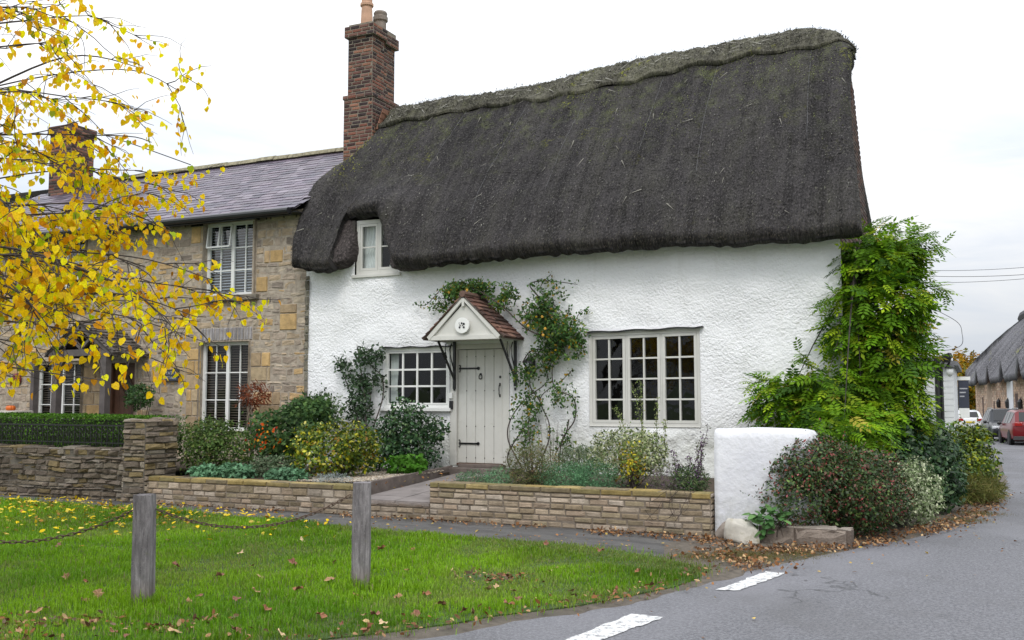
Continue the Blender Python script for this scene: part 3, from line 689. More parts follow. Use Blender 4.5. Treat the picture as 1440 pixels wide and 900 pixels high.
# the piece of wall carrying the dormer window up into the thatch
mi_ = MB(); sheet(mi_, -2.70, -1.62, 4.15, 4.862, .05, [(W3[0], W3[1], 4.15, W3[3])], None, norev=[(W3[0], W3[1], 4.15, W3[3])]); mi_.build('dormer_infill', plain('shadow_infill', (.05, .042, .036), .85, .2), cot)  # near-black colour stands in for the shadow beside the window
mb.box((-3.71, .16, .1), (-3.4, 5.1, 4.2)); mb.box((-3.7, 4.9, .1), (5.8, 5.15, 4.1))
mb.build('wall', M['render'], cot)
# brick gable at the street end
mb = MB(); mbx = MB()
prof = [(5.765, .12, .0), (5.765, 5.15, 0), (5.765, 5.15, 4.1), (5.765, 2.6, 7.05), (5.765, .12, 4.1)]
mbx.prism(prof, (-.14, 0, 0), (0, 0, 0))
zz = .2
def gpal(x, z, R):
    c = R.choice([(.10, .055, .045), (.08, .045, .04), (.12, .07, .055), (.06, .045, .042), (.10, .07, .06)]); k = R.uniform(.8, 1.2); return tuple(v*k for v in c)
while zz < 6.9:
    w = 5.15 if zz < 4.1 else 5.15*(7.1-zz)/3.0
    masonry(mb, (5.765, 2.6-w/2+.02, zz), (0, 1, 0), (0, 0, 1), (1, 0, 0), max(.1, w-.04), .075, (.074, .0751), (.2, .24), gpal, gap=.01, pro=(.006, .012), jit=.002, rough=.001); zz += .075
gw = mb.build('gable_wall', M['oldbrick'], cot); mbx.build('mortar', M['mortar_dark'], gw)

# ---- thatch as a thick pillow with rolled edges
RIDGE = np.array([(-4.2, 7.78), (-3.46, 7.80), (-2, 7.86), (1.12, 7.98), (3.33, 8.13), (4.5, 8.17), (4.95, 8.12), (5.35, 7.88), (5.62, 7.66), (5.74, 7.50), (6.3, 7.3)])
def zridge(s): return np.interp(s, RIDGE[:, 0], RIDGE[:, 1])
def thatch_mid(s, q, off=0.0):
    """mid-surface of the coat: q from -1 (street eave) over 0 (ridge) to 1 (rear eave)"""
    a = np.abs(q); zr = 8.02-.0*s+.028*(s-1)
    zt = np.interp(s, [-4, 1.1, 3.3, 4.5, 6.2], [7.60, 7.78, 7.96, 8.0, 8.0])
    z = zt-(zt-4.02)*a+.10*np.sin(PI*np.clip(a, 0, 1))-.10*np.exp(-(a/.05)**2)
    cap = zridge(s)-.2
    k = .12; h = np.clip(.5+.5*(cap-z)/k, 0, 1); z2 = cap*(1-h)+z*h-k*h*(1-h)
    z = np.where(s > 3.8, z2, z)
    z = z-.10*sm(.86, 1.0, a)
    y = 2.6+np.sign(q)*3.02*a
    z = z+np.where(q < 0, .40*(1-sm(-3.75, -3.1, s))*np.exp(-((a-.70)/.24)**2), 0)
    bul = np.exp(-((s+2.15)/.62)**2)*np.exp(-((a-.76)/.13)**2)
    y = np.where(q < 0, y-.52*bul, y); z = z+.02*bul
    sw = .05*vnoise(np.stack([s, q*4, s*0], -1), .9, 3); z = z+sw
    return y, z
def thatch_s(u, q):
    a = np.abs(q)
    sR = np.interp(a, [0, .08, .28, .41, .61, .73, .87, 1], [5.80, 5.80, 5.84, 5.86, 5.93, 6.0, 6.08, 6.15])-np.where(q > 0, .10+.16*a, 0)
    sL = np.interp(a, [0, .08, .3, .5, .73, .9, 1], [-3.42, -3.47, -3.62, -3.80, -3.98, -3.90, -3.72])
    return sL+(sR-sL)*u, sL, sR
def notch(s): return sm(-2.86, -2.64, s)*(1-sm(-1.84, -1.50, s))
def pillow(name, U, T, qfun, H, r, off, mat, parent, jitter=.012, seed=0, uvs=None, lip2=True):
    """U columns 0..1, T rows -1..1 ; qfun(s,t)->q"""
    UU, TT = np.meshgrid(U, T)
    q0 = TT; s0, sL, sR = thatch_s(UU, q0); q = qfun(s0, TT); s, sL, sR = thatch_s(UU, q)
    y, z = thatch_mid(s, q)
    Mg = np.stack([s, y, z], -1)
    du = np.gradient(Mg, axis=1); dv = np.gradient(Mg, axis=0); n = np.cross(du, dv); n /= (np.linalg.norm(n, axis=-1)[..., None]+1e-9)
    n = np.where(n[..., 2:3] < 0, -n, n)
    # smoothed normal avoids creases on the notch
    dE = np.minimum(s-sL, sR-s); L = 4.9; dV = np.minimum((1-np.abs(TT))*L*.9, 9)*1.9
    f = lambda d: np.sqrt(np.clip(1-(1-np.clip(d/r, 0, 1))**2, 0, 1))
    h = H*np.minimum(f(dE), f(dV))
    nz = fbm(Mg, 3.2, 2, 5+seed)*.035+fbm(Mg, 16, 2, 8+seed)*jitter+fbm(np.stack([s*30, q*12, s*0], -1), 1, 2, 3+seed)*jitter*.7
    Vo = Mg+n*(h+off+nz*np.clip(h/H*1.6, 0.15, 1))[..., None]; Vi = Mg+n*(off-h*.95)[..., None]
    ny, nx = UU.shape; k = ny*nx
    i, j = np.meshgrid(np.arange(nx-1), np.arange(ny-1)); b = (j*nx+i).ravel()
    Fo = np.stack([b, b+1, b+nx+1, b+nx], 1); Fi = Fo[:, ::-1]+k
    # stitch the rims
    rim = list(range(nx))+[r_*nx+nx-1 for r_ in range(1, ny)]+[(ny-1)*nx+c for c in range(nx-2, -1, -1)]+[r_*nx for r_ in range(ny-2, 0, -1)]
    rim = np.array(rim); nxt = np.roll(rim, -1); Fr = np.stack([nxt, rim, rim+k, nxt+k], 1)
    V = np.vstack([Vo.reshape(-1, 3), Vi.reshape(-1, 3)])
    uv = np.stack([s, -np.abs(q)*L], -1).reshape(-1, 2); uv = np.vstack([uv, uv+[3.3, 0]])
    o = mkobj(name, V, np.vstack([Fo, Fi, Fr]), mat, parent, smooth=True, uv=uv)
    return o, Vo, n, s, q
def edges(n, a, b, fine=(.004, .012, .025, .045, .07)):
    m = list(np.linspace(a, b, n)); return np.array(sorted(set([a+f*(b-a)*.5 for f in fine]+[b-f*(b-a)*.5 for f in fine]+m)))
def qf_main(s, t):
    nt_ = notch(s); lim = 1-.236*nt_; jag = .006*vnoise(np.stack([s*9, s*0, s*0], -1), 1, 9)
    return np.where(t < 0, t*(lim+jag), t)
Tm = np.concatenate([-(1-np.array([0, .002, .006, .012, .02, .03, .042])), np.linspace(-.94, -.06, 70), np.linspace(-.05, .05, 9), np.linspace(.1, .94, 26), 1-np.array([.03, .015, .005, 0])])
Um = np.array(sorted(set(list(np.linspace(0, 1, 300))+[.0005, .0015, .0035, .006, .009, .013]+[1-f for f in (.0005, .0015, .0035, .006, .009, .013)])))
roof, Vo, Nr, Sg, Qg = pillow('thatched_roof', Um, Tm, qf_main, .17, .17, 0, M['thatch'], cot)
def qf_cap(s, t):
    w = .165+.010*np.sin(s*2*PI/.9)+.014*vnoise(np.stack([s, s*0, s*0], -1), 2.2, 77)
    return t*w
Tc = np.concatenate([-(1-np.array([0, .01, .03, .06, .1])), np.linspace(-.85, .85, 36), 1-np.array([.1, .06, .03, .01, 0])])
cap_o, Vc, Nc, Sc, Qc = pillow('ridge_cap', Um*.985, Tc, qf_cap, .055, .06, .185, M['thatch_ridge'], cot, jitter=.03, seed=40)
# the rolled cheeks of thatch either side of the dormer window
for cx, rx, cz, rz_, ry, yo in ((-3.13, .53, 4.50, .52, .36, -.07), (-1.40, .36, 4.34, .48, .30, -.06)):
    import bmesh as _b
    bm = _b.new(); _b.ops.create_icosphere(bm, subdivisions=5, radius=1); Vq = np.array([v.co[:] for v in bm.verts]); Fq = [tuple(v.index for v in f.verts) for f in bm.faces]; bm.free()
    Vq = np.sign(Vq)*np.abs(Vq)**.45; Vq = Vq*(1+.05*fbm(Vq, 5, 3, 3)[:, None])*np.array([rx, ry, rz_])+np.array([cx, yo, cz]); Vq[:, 1] += (Vq[:, 2]-4.0)*.58
    mkobj('thatch_cheek', Vq, Fq, M['thatch_cheek'], roof, smooth=True, uv=Vq[:, [0, 2]]-[0, 8])
# loose straws along eave, cap edge and surface
def straws():
    g = np.random.default_rng(5); Vs = []; Fs = []; Cs = []; k = 0
    def put(P, T, N_, size, C, w=.045):
        nonlocal k
        V, F, C = leafcloud(P, T, N_, size, C, 'needle'); Vs.append(V); Fs.append(F+k); Cs.append(C); k += len(V)
    # eave fringe
    lip = Vo[1:8].reshape(-1, 3); i = g.integers(0, len(lip), 15000); P = lip[i]+g.normal(0, .012, (15000, 3)); n = len(P)
    T = unit(np.array([0, -.35, -1.])+g.normal(0, .3, (n, 3))); C = np.array([(.05, .042, .034), (.09, .075, .058), (.03, .026, .024), (.14, .12, .09)])[g.integers(0, 4, n)]
    put(P, T, g.normal(size=(n, 3)), g.uniform(.015, .045, n), C)
    # verge fringe at the street end
    vg = Vo[:, -8:].reshape(-1, 3); i = g.integers(0, len(vg), 5000); P = vg[i]; n = len(P)
    put(P, unit(np.array([.8, -.2, -.6])+g.normal(0, .4, (n, 3))), g.normal(size=(n, 3)), g.uniform(.01, .035, n), C[:n])
    # short bristly ends over the slope
    fr = Vo[6:78]; nn = Nr[6:78]; j, i = g.integers(0, fr.shape[0], 30000), g.integers(0, fr.shape[1], 30000); P = fr[j, i]+g.normal(0, .02, (30000, 3))*[1, .3, .3]; n = len(P)
    T = unit(np.array([0, -.62, -.78])+nn[j, i]*.35+g.normal(0, .22, (n, 3)))
    C = np.array([(.042, .038, .037), (.085, .078, .072), (.015, .014, .014), (.19, .185, .16)])[g.choice(4, n, p=[.36, .22, .35, .07])]; ss = P[:, 0]; C = C*np.clip(.85+.9*fbm(np.stack([ss*1.3, P[:, 1]*.35, ss*0], -1), 1.0, 3, 55)+.5*fbm(np.stack([ss*7, P[:, 1]*.7, ss*0], -1), 1.0, 2, 57), .3, 1.9)[:, None]
    up_ = sm(5.2, 7.6, P[:, 2])*sm(-.15, .35, fbm(P, 1.1, 3, 81)); gm = g.random(n) < .62*up_; C[gm] = np.array((.15, .165, .055))*g.uniform(.5, 1.3, (gm.sum(), 1)); gb = (fbm(P*[1, .7, .7], 1.1, 3, 91) > .30) & (P[:, 2] > 5.9) & (P[:, 0] < 2.2) & (g.random(n) < .42); C[gb] = np.array((.34, .35, .03))*g.uniform(.6, 1.2, (gb.sum(), 1))
    V_, F_, C_ = leafcloud(P, T, nn[j, i], g.uniform(.025, .06, n), C, 'narrow'); Vs.append(V_); Fs.append(F_+k); Cs.append(C_); k += len(V_)
    # long bleached straws
    j, i = (g.random(70)**1.0*fr.shape[0]).astype(int), g.integers(0, fr.shape[1], 70); P = fr[j, i]+nn[j, i]*.015; n = len(P)
    T = unit(np.array([0, -.62, -.78])+g.normal(0, .55, (n, 3))); T = T-nn[j, i]*np.sum(T*nn[j, i], axis=1)[:, None]
    put(P, unit(T), nn[j, i], g.uniform(.06, .26, n), np.tile((.19, .18, .15), (n, 1)))
    # cap: twiggy ends at its lower edge and tangled straw over it
    ce = Vc[1:8].reshape(-1, 3); i = g.integers(0, len(ce), 5000); P = ce[i]; n = len(P)
    put(P, unit(np.array([0, -.5, -.9])+g.normal(0, .5, (n, 3))), g.normal(size=(n, 3)), g.uniform(.02, .06, n), np.array([(.05, .045, .035), (.11, .10, .065), (.16, .15, .10)])[g.integers(0, 3, n)])
    cs = Vc[6:-6]; cn = Nc[6:-6]; j, i = g.integers(0, cs.shape[0], 11000), g.integers(0, cs.shape[1], 11000); P = cs[j, i]+cn[j, i]*.01; n = len(P)
    T = unit(g.normal(size=(n, 3))+cn[j, i]*.1+np.array([0, -.6, -.5])); C = np.array([(.06, .055, .04), (.13, .125, .095), (.23, .22, .18), (.10, .11, .05), (.03, .028, .02)])[g.choice(5, n, p=[.3, .2, .12, .13, .25])]
    V_, F_, C_ = leafcloud(P, T, cn[j, i], g.uniform(.03, .08, n), C, 'narrow'); Vs.append(V_); Fs.append(F_+k); Cs.append(C_); k += len(V_)
    j, i = g.integers(0, cs.shape[0], 260), g.integers(0, cs.shape[1], 260); P = cs[j, i]+cn[j, i]*.03; n = len(P); T = g.normal(size=(n, 3))*[1, .6, .4]; T = unit(T-cn[j, i]*np.sum(T*cn[j, i], axis=1)[:, None]); keep_ = P[:, 0] < 4.9; P, T = P[keep_], T[keep_]; j, i = j[keep_], i[keep_]; n = len(P); put(P, T, cn[j, i], g.uniform(.12, .32, n), np.tile((.22, .21, .18), (n, 1)))
    mkobj('loose_straw', np.vstack(Vs), np.vstack(Fs), M['straw'], roof, cols=np.vstack(Cs))
straws()
# wire lines holding the netting
wm_ = plain('grey_wire', (.13, .13, .135), .7)
for sA in (-1.6, -.2, 1.1, 2.6, 3.6, 5.25):
    mb = MB(); j = np.arange(14+int(abs(sA)*7) % 20, 72, 3); i = np.argmin(np.abs(Sg[40]-sA)); P = Vo[j, i]+Nr[j, i]*.004; mb.tube(P, .0028, 4); mb.build('netting_wire', wm_, roof)

# ---- chimney on the party ridge
def brickpal(x, z, R):
    c = R.choice([(.21, .085, .06), (.13, .06, .05), (.08, .045, .042), (.25, .12, .08), (.05, .035, .036), (.17, .09, .07)]); k = R.uniform(.75, 1.25); return tuple(v*k for v in c)
def soot(x, z, R):
    c = brickpal(x, z, R); t = 1.0 if z < .9 else .62; return tuple(v*t for v in c)
def brickbox(mb, mm, x0, x1, y0, y1, z0, z1, pal, rows=(.074, .0752), lens=(.2, .24)):
    w, d, h = x1-x0, y1-y0, z1-z0
    for O, A, Nn, W in (((x0, y0, z0), (1, 0, 0), (0, -1, 0), w), ((x1, y0, z0), (0, 1, 0), (1, 0, 0), d), ((x1, y1, z0), (-1, 0, 0), (0, 1, 0), w), ((x0, y1, z0), (0, -1, 0), (-1, 0, 0), d)):
        masonry(mb, O, A, (0, 0, 1), Nn, W, h, rows, lens, pal, gap=.012, pro=(.008, .014), jit=.002, rough=.001)
    mm.box((x0, y0, z0), (x1, y1, z1))
mb = MB(); mm = MB()
brickbox(mb, mm, -4.20, -3.50, 1.8, 2.78, 6.3, 7.9, brickpal)
brickbox(mb, mm, -4.15, -3.55, 1.86, 2.30, 7.9, 9.15, soot); brickbox(mb, mm, -4.12, -3.58, 2.32, 2.76, 7.9, 9.1, soot)
brickbox(mb, mm, -4.21, -3.49, 1.80, 2.33, 9.15, 9.38, brickpal); brickbox(mb, mm, -4.19, -3.51, 2.335, 2.82, 9.1, 9.32, brickpal)
brickbox(mb, mm, -4.22, -3.48, 1.78, 2.80, 7.82, 7.90, brickpal)
for sgn in (0, 1):
    mm.prism([(-4.14, 1.86+.5*sgn, 9.385), (-3.56, 1.86+.5*sgn, 9.385), (-3.56, 2.28+.5*sgn, 9.385), (-4.14, 2.28+.5*sgn, 9.385)], (0, 0, -.05), (0, 0, .05))
ch = mb.build('chimney', M['oldbrick'], cot); mm.build('mortar', plain('chimney_mortar', (.21, .18, .14), .9, .3, 12, .8, 60), ch)
M['pot_buff'] = plain('buff_clay', (.50, .30, .20), .8, .15, 6, .2, 30); M['pot_grey'] = plain('weathered_clay', (.23, .19, .16), .85, .3, 9, .3, 30)
m1 = MB(); m1.lathe([(.15, 9.40), (.13, 9.42), (.115, 9.8), (.11, 9.85), (.14, 9.87), (.14, 9.92), (.115, 9.94), (.11, 10.3), (.13, 10.34), (.08, 10.35), (.07, 10.0)], (-3.84, 2.07, 0), 20)
m1.build('chimney_pot', M['pot_buff'], ch, smooth=False)
m1 = MB(); m1.lathe([(.16, 9.34), (.13, 9.38), (.125, 9.7), (.16, 9.72), (.16, 9.80), (.135, 9.82), (.15, 9.88), (.13, 9.92), (.09, 9.92), (.08, 9.6)], (-3.82, 2.56, 0), 20)
m1.build('chimney_pot', M['pot_grey'], ch)
# tile flashing where thatch meets the stack
mb = MB(); tiles(mb, (-3.47, 1.9, 7.15), (0, 1, 0), (.35, .0, .93), (.93, 0, -.35), .75, .45, .2, .12, .015, lambda x, z, R: (.30, .15, .10), lift=.01)
mb.build('flashing_tile', M['tile'], ch)

# ---- windows
def window(parent, rect, y, lights, rows, mat, glass, fw=.06, cf=.045, bar=.022, depth=.06, sill=None, skew=0, cols=2, drip=True, curtain=None, blinds=None, room=True, name='window', openlight=None):
    s0, s1, z0, z1 = rect; mb = MB(); gl = MB()
    def sk(P):  # a tired old frame: top rail runs uphill
        P = np.array(P, float); P[:, 2] += skew*(P[:, 0]-s0)/(s1-s0)*(P[:, 2]-z0)/(z1-z0); return P
    def bx(a, b, tgt=mb):
        x0, y0, z0_ = a; x1, y1, z1_ = b
        V = sk([(x0, y0, z0_), (x1, y0, z0_), (x1, y1, z0_), (x0, y1, z0_), (x0, y0, z1_), (x1, y0, z1_), (x1, y1, z1_), (x0, y1, z1_)])
        tgt.add(V, [(0, 3, 2, 1), (4, 5, 6, 7), (0, 1, 5, 4), (1, 2, 6, 5), (2, 3, 7, 6), (3, 0, 4, 7)])
    yf = y; yb = y+depth
    bx((s0, yf, z0), (s1, yb, z0+fw)); bx((s0, yf, z1-fw), (s1, yb, z1))
    bx((s0, yf+.002, z0+fw), (s0+fw, yb, z1-fw)); bx((s1-fw, yf+.002, z0+fw), (s1, yb, z1-fw))
    iw = (s1-s0-2*fw)/lights
    for l in range(lights):
        a = s0+fw+l*iw; b = a+iw; g_ = .004
        if l: bx((a-.012, yf+.008, z0+fw), (a+.012, yb, z1-fw))
        a += g_+(.012 if l else 0); b -= g_+(.012 if l < lights-1 else 0); c, d = z0+fw+g_, z1-fw-g_; y2 = yf+.004
        bx((a, y2, c), (b, yb-.01, c+cf)); bx((a, y2, d-cf), (b, yb-.01, d)); bx((a, y2+.002, c+cf), (a+cf, yb-.01, d-cf)); bx((b-cf, y2+.002, c+cf), (b, yb-.01, d-cf))
        for k in range(1, cols): xk = a+cf+(b-a-2*cf)*k/cols; bx((xk-bar/2, y2+.010, c+cf), (xk+bar/2, yb-.015, d-cf))
        for k in range(1, rows): zk = c+cf+(d-c-2*cf)*k/rows; bx((a+cf, y2+.013, zk-bar/2), (b-cf, yb-.018, zk+bar/2))
        # each pane is a hair out of true so that reflections differ
        for i in range(cols):
            for j in range(rows):
                x0 = a+cf+(b-a-2*cf)*i/cols; x1 = a+cf+(b-a-2*cf)*(i+1)/cols; c0 = c+cf+(d-c-2*cf)*j/rows; c1 = c+cf+(d-c-2*cf)*(j+1)/rows
                t = [rnd.uniform(-.0025, .0025) for _ in range(4)]; yy = yb-.022
                gl.add(sk([(x0, yy+t[0], c0), (x1, yy+t[1], c0), (x1, yy+t[2], c1), (x0, yy+t[3], c1)]), [(0, 1, 2), (0, 2, 3)])
    w = mb.build(name, mat, parent); gl.build('pane', glass, w)
    if drip:
        m2 = MB(); n = 14; P = [(s0-.04+(s1-s0+.10)*t/n, yf-.03, z1+.018+skew*t/n+.010*math.sin(t*1.3)+(.012 if t == n else 0)) for t in range(n+1)]
        for p, q in zip(P[:-1], P[1:]): m2.bar(p, q, .09, .018)
        m2.build('drip_board', M['iron'], w)
    if sill:
        m2 = MB(); m2.box((s0-.05, yf-sill, z0-.06), (s1+.05, yf+.02, z0-.003)); m2.build('sill', mat, w, bevel=.006)
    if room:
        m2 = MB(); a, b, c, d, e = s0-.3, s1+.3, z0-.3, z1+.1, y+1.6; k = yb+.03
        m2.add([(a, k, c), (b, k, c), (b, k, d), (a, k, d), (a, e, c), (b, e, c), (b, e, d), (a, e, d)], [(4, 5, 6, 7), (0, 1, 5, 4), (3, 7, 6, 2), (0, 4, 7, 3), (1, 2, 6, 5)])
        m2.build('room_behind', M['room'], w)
    if curtain:
        m2 = MB()
        for (ca, cb, cz0, cz1, tie) in curtain:
            nx = 28; V = []; F = []; nz_ = 10
            for j in range(nz_+1):
                for i in range(nx+1):
                    t = i/nx; v = j/nz_; wv = (cb-ca)*(1-tie*math.exp(-((v-.35)/.25)**2)); x = ca+wv*t if tie >= 0 else cb-(cb-ca)*(1+tie*math.exp(-((v-.35)/.25)**2))*(1-t)
                    V.append((x, yb+.07+.018*math.sin(t*34), cz0+(cz1-cz0)*v))
            F = [(j*(nx+1)+i, j*(nx+1)+i+1, (j+1)*(nx+1)+i+1, (j+1)*(nx+1)+i) for j in range(nz_) for i in range(nx)]
            m2.add(V, F)
        m2.build('curtain', M['curtain'], w, smooth=True)
    if blinds:
        m2 = MB(); z = z0+fw; pitch, bmat, tilt = blinds
        while z < z1-fw:
            m2.prism([(s0+fw, yb+.03, z), (s1-fw, yb+.03, z), (s1-fw, yb+.03+pitch*.5, z+pitch*tilt), (s0+fw, yb+.03+pitch*.5, z+pitch*tilt)], (0, 0, 0), (0, .001, .003)); z += pitch
        m2.build('blind', bmat, w)
    return w
window(cot, W1, .02, 1, 3, M['white_paint'], M['glass'], fw=.05, cf=.03, bar=.032, cols=4, sill=.09, curtain=[(W1[0]+.06, W1[0]+.22, W1[2]+.05, W1[3]-.05, .15)])
window(cot, W2, .0, 3, 4, M['cream'], M['glass'], fw=.05, cf=.045, bar=.026, cols=2, skew=.03, depth=.08)
window(cot, W3, .05, 2, 2, M['cream'], M['glass'], fw=.07, cf=.045, bar=.022, cols=1, drip=False, sill=.08, curtain=[(W3[0]+.08, W3[0]+.50, W3[2]+.05, W3[3]-.05, .35), (W3[1]-.34, W3[1]-.06, W3[2]+.05, W3[3]-.05, -.3)])
# ---- little objects standing on the inside sill of the left window
# ---- door
fr = MB(); fr.box((DR[0], -.01, .48), (-.52, .11, DR[3])); fr.box((.36, -.01, .48), (DR[1], .11, DR[3])); fr.box((-.52, -.008, 2.46), (.36, .11, DR[3]))
fr.box((-.52, .05, .5), (-.505, .11, 2.46)); fr.box((.345, .05, .5), (.36, .11, 2.46)); fr.build('door_frame', M['cream'], cot, bevel=.004)
dm = MB(); xs = [-.50, -.345, -.172, .0, .172, .343]
for a, b in zip(xs[:-1], xs[1:]): dm.box((a+.003, .035, .535), (b-.003, .075, 2.45))
dm.box((-.5, .06, .53), (.343, .085, 2.455))
door = dm.build('door', M['cream'], cot, bevel=.004)
th = MB(); th.box((-.5, -.03, .50), (.36, .10, .53)); th.build('threshold', M['door_brown'], cot)
for zz in (.86, 2.13):
    h = MB(); h.bar((-.49, .026, zz), (-.12, .026, zz), .012, .028); h.lathe([(.028, 0), (.028, .012)], (-.12, .02, zz), 10, 1)
    for sg in (1, -1):
        h.tube([(-.475, .024, zz), (-.462, .022, zz+.035*sg), (-.475, .022, zz+.062*sg), (-.492, .022, zz+.05*sg)], .009, 6)
    h.build('hinge', M['iron'], door)
st = MB(); st.lathe([(.009, 0), (.006, .008)], (0, .026, 0), 6, 1); stud0 = None
for x in xs[1:-1]:
    for z in (.62, 1.15, 1.75, 2.33):
        if stud0 is None:
            stm = MB(); stm.lathe([(.010, .034), (.007, .024)], (x, 0, z), 6, 1); stud0 = stm.build('stud', M['iron'], door); sx, sz = x, z
        else:
            c = stud0.copy(); COL.objects.link(c); c.location = (x-sx, 0, z-sz)
k = MB(); k.lathe([(.02, .034), (.02, .018)], (-.075, 0, 2.03), 10, 1); k.tube([(-.075+.028*math.sin(t), .015, 1.985+.038*math.cos(t)) for t in np.linspace(0, 2*PI, 14)], .008, 6); k.build('knocker', M['iron'], door)
k = MB(); k.tube([(.285, .034, 1.86), (.285, .0, 1.83), (.287, -.01, 1.76), (.284, 0, 1.69), (.285, .034, 1.66)], .009, 6); k.box((.272, .026, 1.83), (.298, .036, 1.88)); k.box((.272, .026, 1.64), (.298, .036, 1.69)); k.build('handle', M['iron'], door)
k = MB(); k.box((.275, .022, 1.96), (.305, .036, 2.0)); k.build('lock', M['iron'], door)
# ---- gabled canopy
cp = part('door_canopy', cot); AP = 3.27; BZ = 2.60; XL, XR = -.64, .66; YF = -.74
mb = MB(); mb.prism([(XL+.06, YF, BZ+.02), (XR-.06, YF, BZ+.02), (.01, YF, AP-.10)], (0, .0, 0), (0, .03, 0)); mb.build('gable_board', M['cream'], cp)
mb = MB()
for x in (XL, XR):
    mb.bar((x, YF-.02, BZ), (.01+(.02 if x > 0 else -.02), YF-.02, AP-.03), .045, .07, up=(0, 0, 1))
mb.box((XL, YF-.035, BZ-.03), (XR, YF+.02, BZ+.045)); mb.box((-.012, YF-.05, AP-.16), (.032, YF-.01, AP-.02))
mb.box((XL+.01, YF+.02, BZ-.02), (XL+.05, .0, BZ+.05)); mb.box((XR-.05, YF+.02, BZ-.02), (XR-.01, .0, BZ+.05)); mb.box((XL+.05, YF+.03, BZ-.006), (XR-.05, 0, BZ+.01))
mb.build('barge_board', M['cream'], cp, bevel=.003)
mb = MB()
for sx, x in ((-1, XL-.09), (1, XR+.09)):
    Bv = np.array([.01-x, 0, AP+.03-(BZ+.0)]); L = np.linalg.norm(Bv); Bv /= L; Nn = np.array([-Bv[2], 0, Bv[0]])*(1 if sx < 0 else -1)
    if Nn[2] < 0: Nn = -Nn
    O = (x, YF-.06, BZ) if sx > 0 else (x, .02, BZ); A = (0, 1, 0) if sx > 0 else (0, -1, 0)
    tiles(mb, O, A, Bv, Nn, .08-YF, L, .16, .105, .014, lambda a, b, R: shade(R.choice([(.17, .085, .065), (.13, .07, .055), (.10, .06, .05), (.20, .11, .08)]), R, .6, 1.3), lift=.012, tilt=.6)
    mb.prism([(x, YF-.05, BZ-.01), (.01, YF-.05, AP+.015), (.01, 0.0, AP+.015), (x, 0.0, BZ-.01)], (0, 0, -.012), (0, 0, 0), col=(.10, .07, .05))
for i in range(4): mb.tube([(.01, YF-.07+i*.21, AP+.045), (.01, YF+.145+i*.21, AP+.045)], [.055, .05], 8, col=(.15, .09, .07))
mb.build('roof_tiles', M['tile'], cp)
mb = MB(); mb.lathe([(.125, -.81), (.125, -.775), (.10, -.765)], (.01, 0, 2.80), 28, 1)
mb.lathe([(.128, -.815), (.128, -.79)], (.01, 0, 2.80), 28, 1); mb.build('plaque', M['white_paint'], cp)
mb = MB()
for a, r, q in ((90, .035, .017), (30, .045, .02), (-40, .05, .019), (220, .05, .018), (170, .035, .01), (140, .06, .008), (200, .02, .008), (0, .015, .01)):
    mb.lathe([(q, -.822), (q*.8, -.818)], (.01+r*math.cos(math.radians(a)), 0, 2.80+r*math.sin(math.radians(a))), 8, 1)
mb.build('plaque_motif', M['iron'], cp)
for x in (XL+.10, XR-.05):
    k = MB(); k.box((x-.03, -.055, 1.78 if x < 0 else 1.82), (x+.01, -.012, 2.59)); k.bar((x-.01, -.04, 1.95), (x-.01, -.60, 2.57), .025, .035)
    k.tube([(x-.01, -.05, 2.1), (x-.01, -.16, 2.3), (x-.01, -.20, 2.45), (x-.01, -.14, 2.55)], .011, 6); k.tube([(x-.01, -.30, 2.30), (x-.01, -.36, 2.42), (x-.01, -.33, 2.55)], .009, 6)
    k.lathe([(.022, 0), (.015, -.05)], (x-.01, -.035, 1.80), 8, 2); k.build('bracket', M['iron'], cp)
# bell and key box beside the door
k = MB(); k.box((-.645, -.05, 1.62), (-.585, -.01, 1.72)); k.build('bell_box', M['white_paint'], cot, bevel=.006)
k = MB(); k.box((-.64, -.055, 1.44), (-.58, -.012, 1.58)); k.build('key_box', M['iron'], cot, bevel=.006)

# ---- wall lantern
ln = thing('wall_lantern', 'black lantern on the white wall right of the front door', 'wall lamp', (.92, -.02, 2.1))
k = MB(); k.box((.885, -.03, 2.02), (.955, -.0, 2.28)); k.tube([(.92, -.02, 2.25), (.92, -.09, 2.33), (.92, -.16, 2.30)], .012, 6); k.lathe([(.015, 2.33), (.03, 2.30), (.10, 2.22), (.105, 2.20), (.08, 2.2)], (.92, -.17, 0), 8); k.build('bracket_and_hood', M['iron'], ln)
k = MB()
for a in range(6): k.tube([(.92+.085*math.cos(a*PI/3), -.17+.085*math.sin(a*PI/3), 2.2), (.92+.06*math.cos(a*PI/3), -.17+.06*math.sin(a*PI/3), 1.98)], .006, 4)
k.lathe([(.065, 1.985), (.07, 1.965), (.02, 1.94)], (.92, -.17, 0), 8); k.build('cage', M['iron'], ln)
k = MB(); k.lathe([(.078, 2.195), (.055, 1.99)], (.92, -.17, 0), 6); k.build('glass', glassmat('lantern_glass', .15), ln)

# ================================================================== THE STONE COTTAGE
sc_ = thing('stone_cottage', 'buff and grey rubble stone cottage with a purple slate roof', 'cottage', (-9, 0, .4))
S1 = (-6.24, -4.95, 3.62, 5.08); S2 = (-6.28, -5.04, 1.0, 2.72); S3 = (-10.86, -9.5, 3.62, 5.05); S4 = (-10.9, -9.48, 1.0, 2.42); SD = (-8.75, -7.95, .45, 2.35)
YS = .04
def spal(x, z, R):
    t = R.random()
    if t < .40: c = (.37, .30, .235)
    elif t < .58: c = (.43, .335, .23)
    elif t < .68: c = (.50, .34, .17)
    elif t < .86: c = (.48, .40, .30)
    else: c = (.27, .225, .185)
    k = R.uniform(.8, 1.15); return tuple(v*k for v in c)
def ochre(x, z, R):
    c = R.choice([(.52, .35, .16), (.48, .37, .23), (.52, .37, .21), (.42, .31, .19)]); k = R.uniform(.85, 1.12); return tuple(v*k for v in c)
X0, X1, ZB, ZT = -16.5, -3.72, .3, 5.2
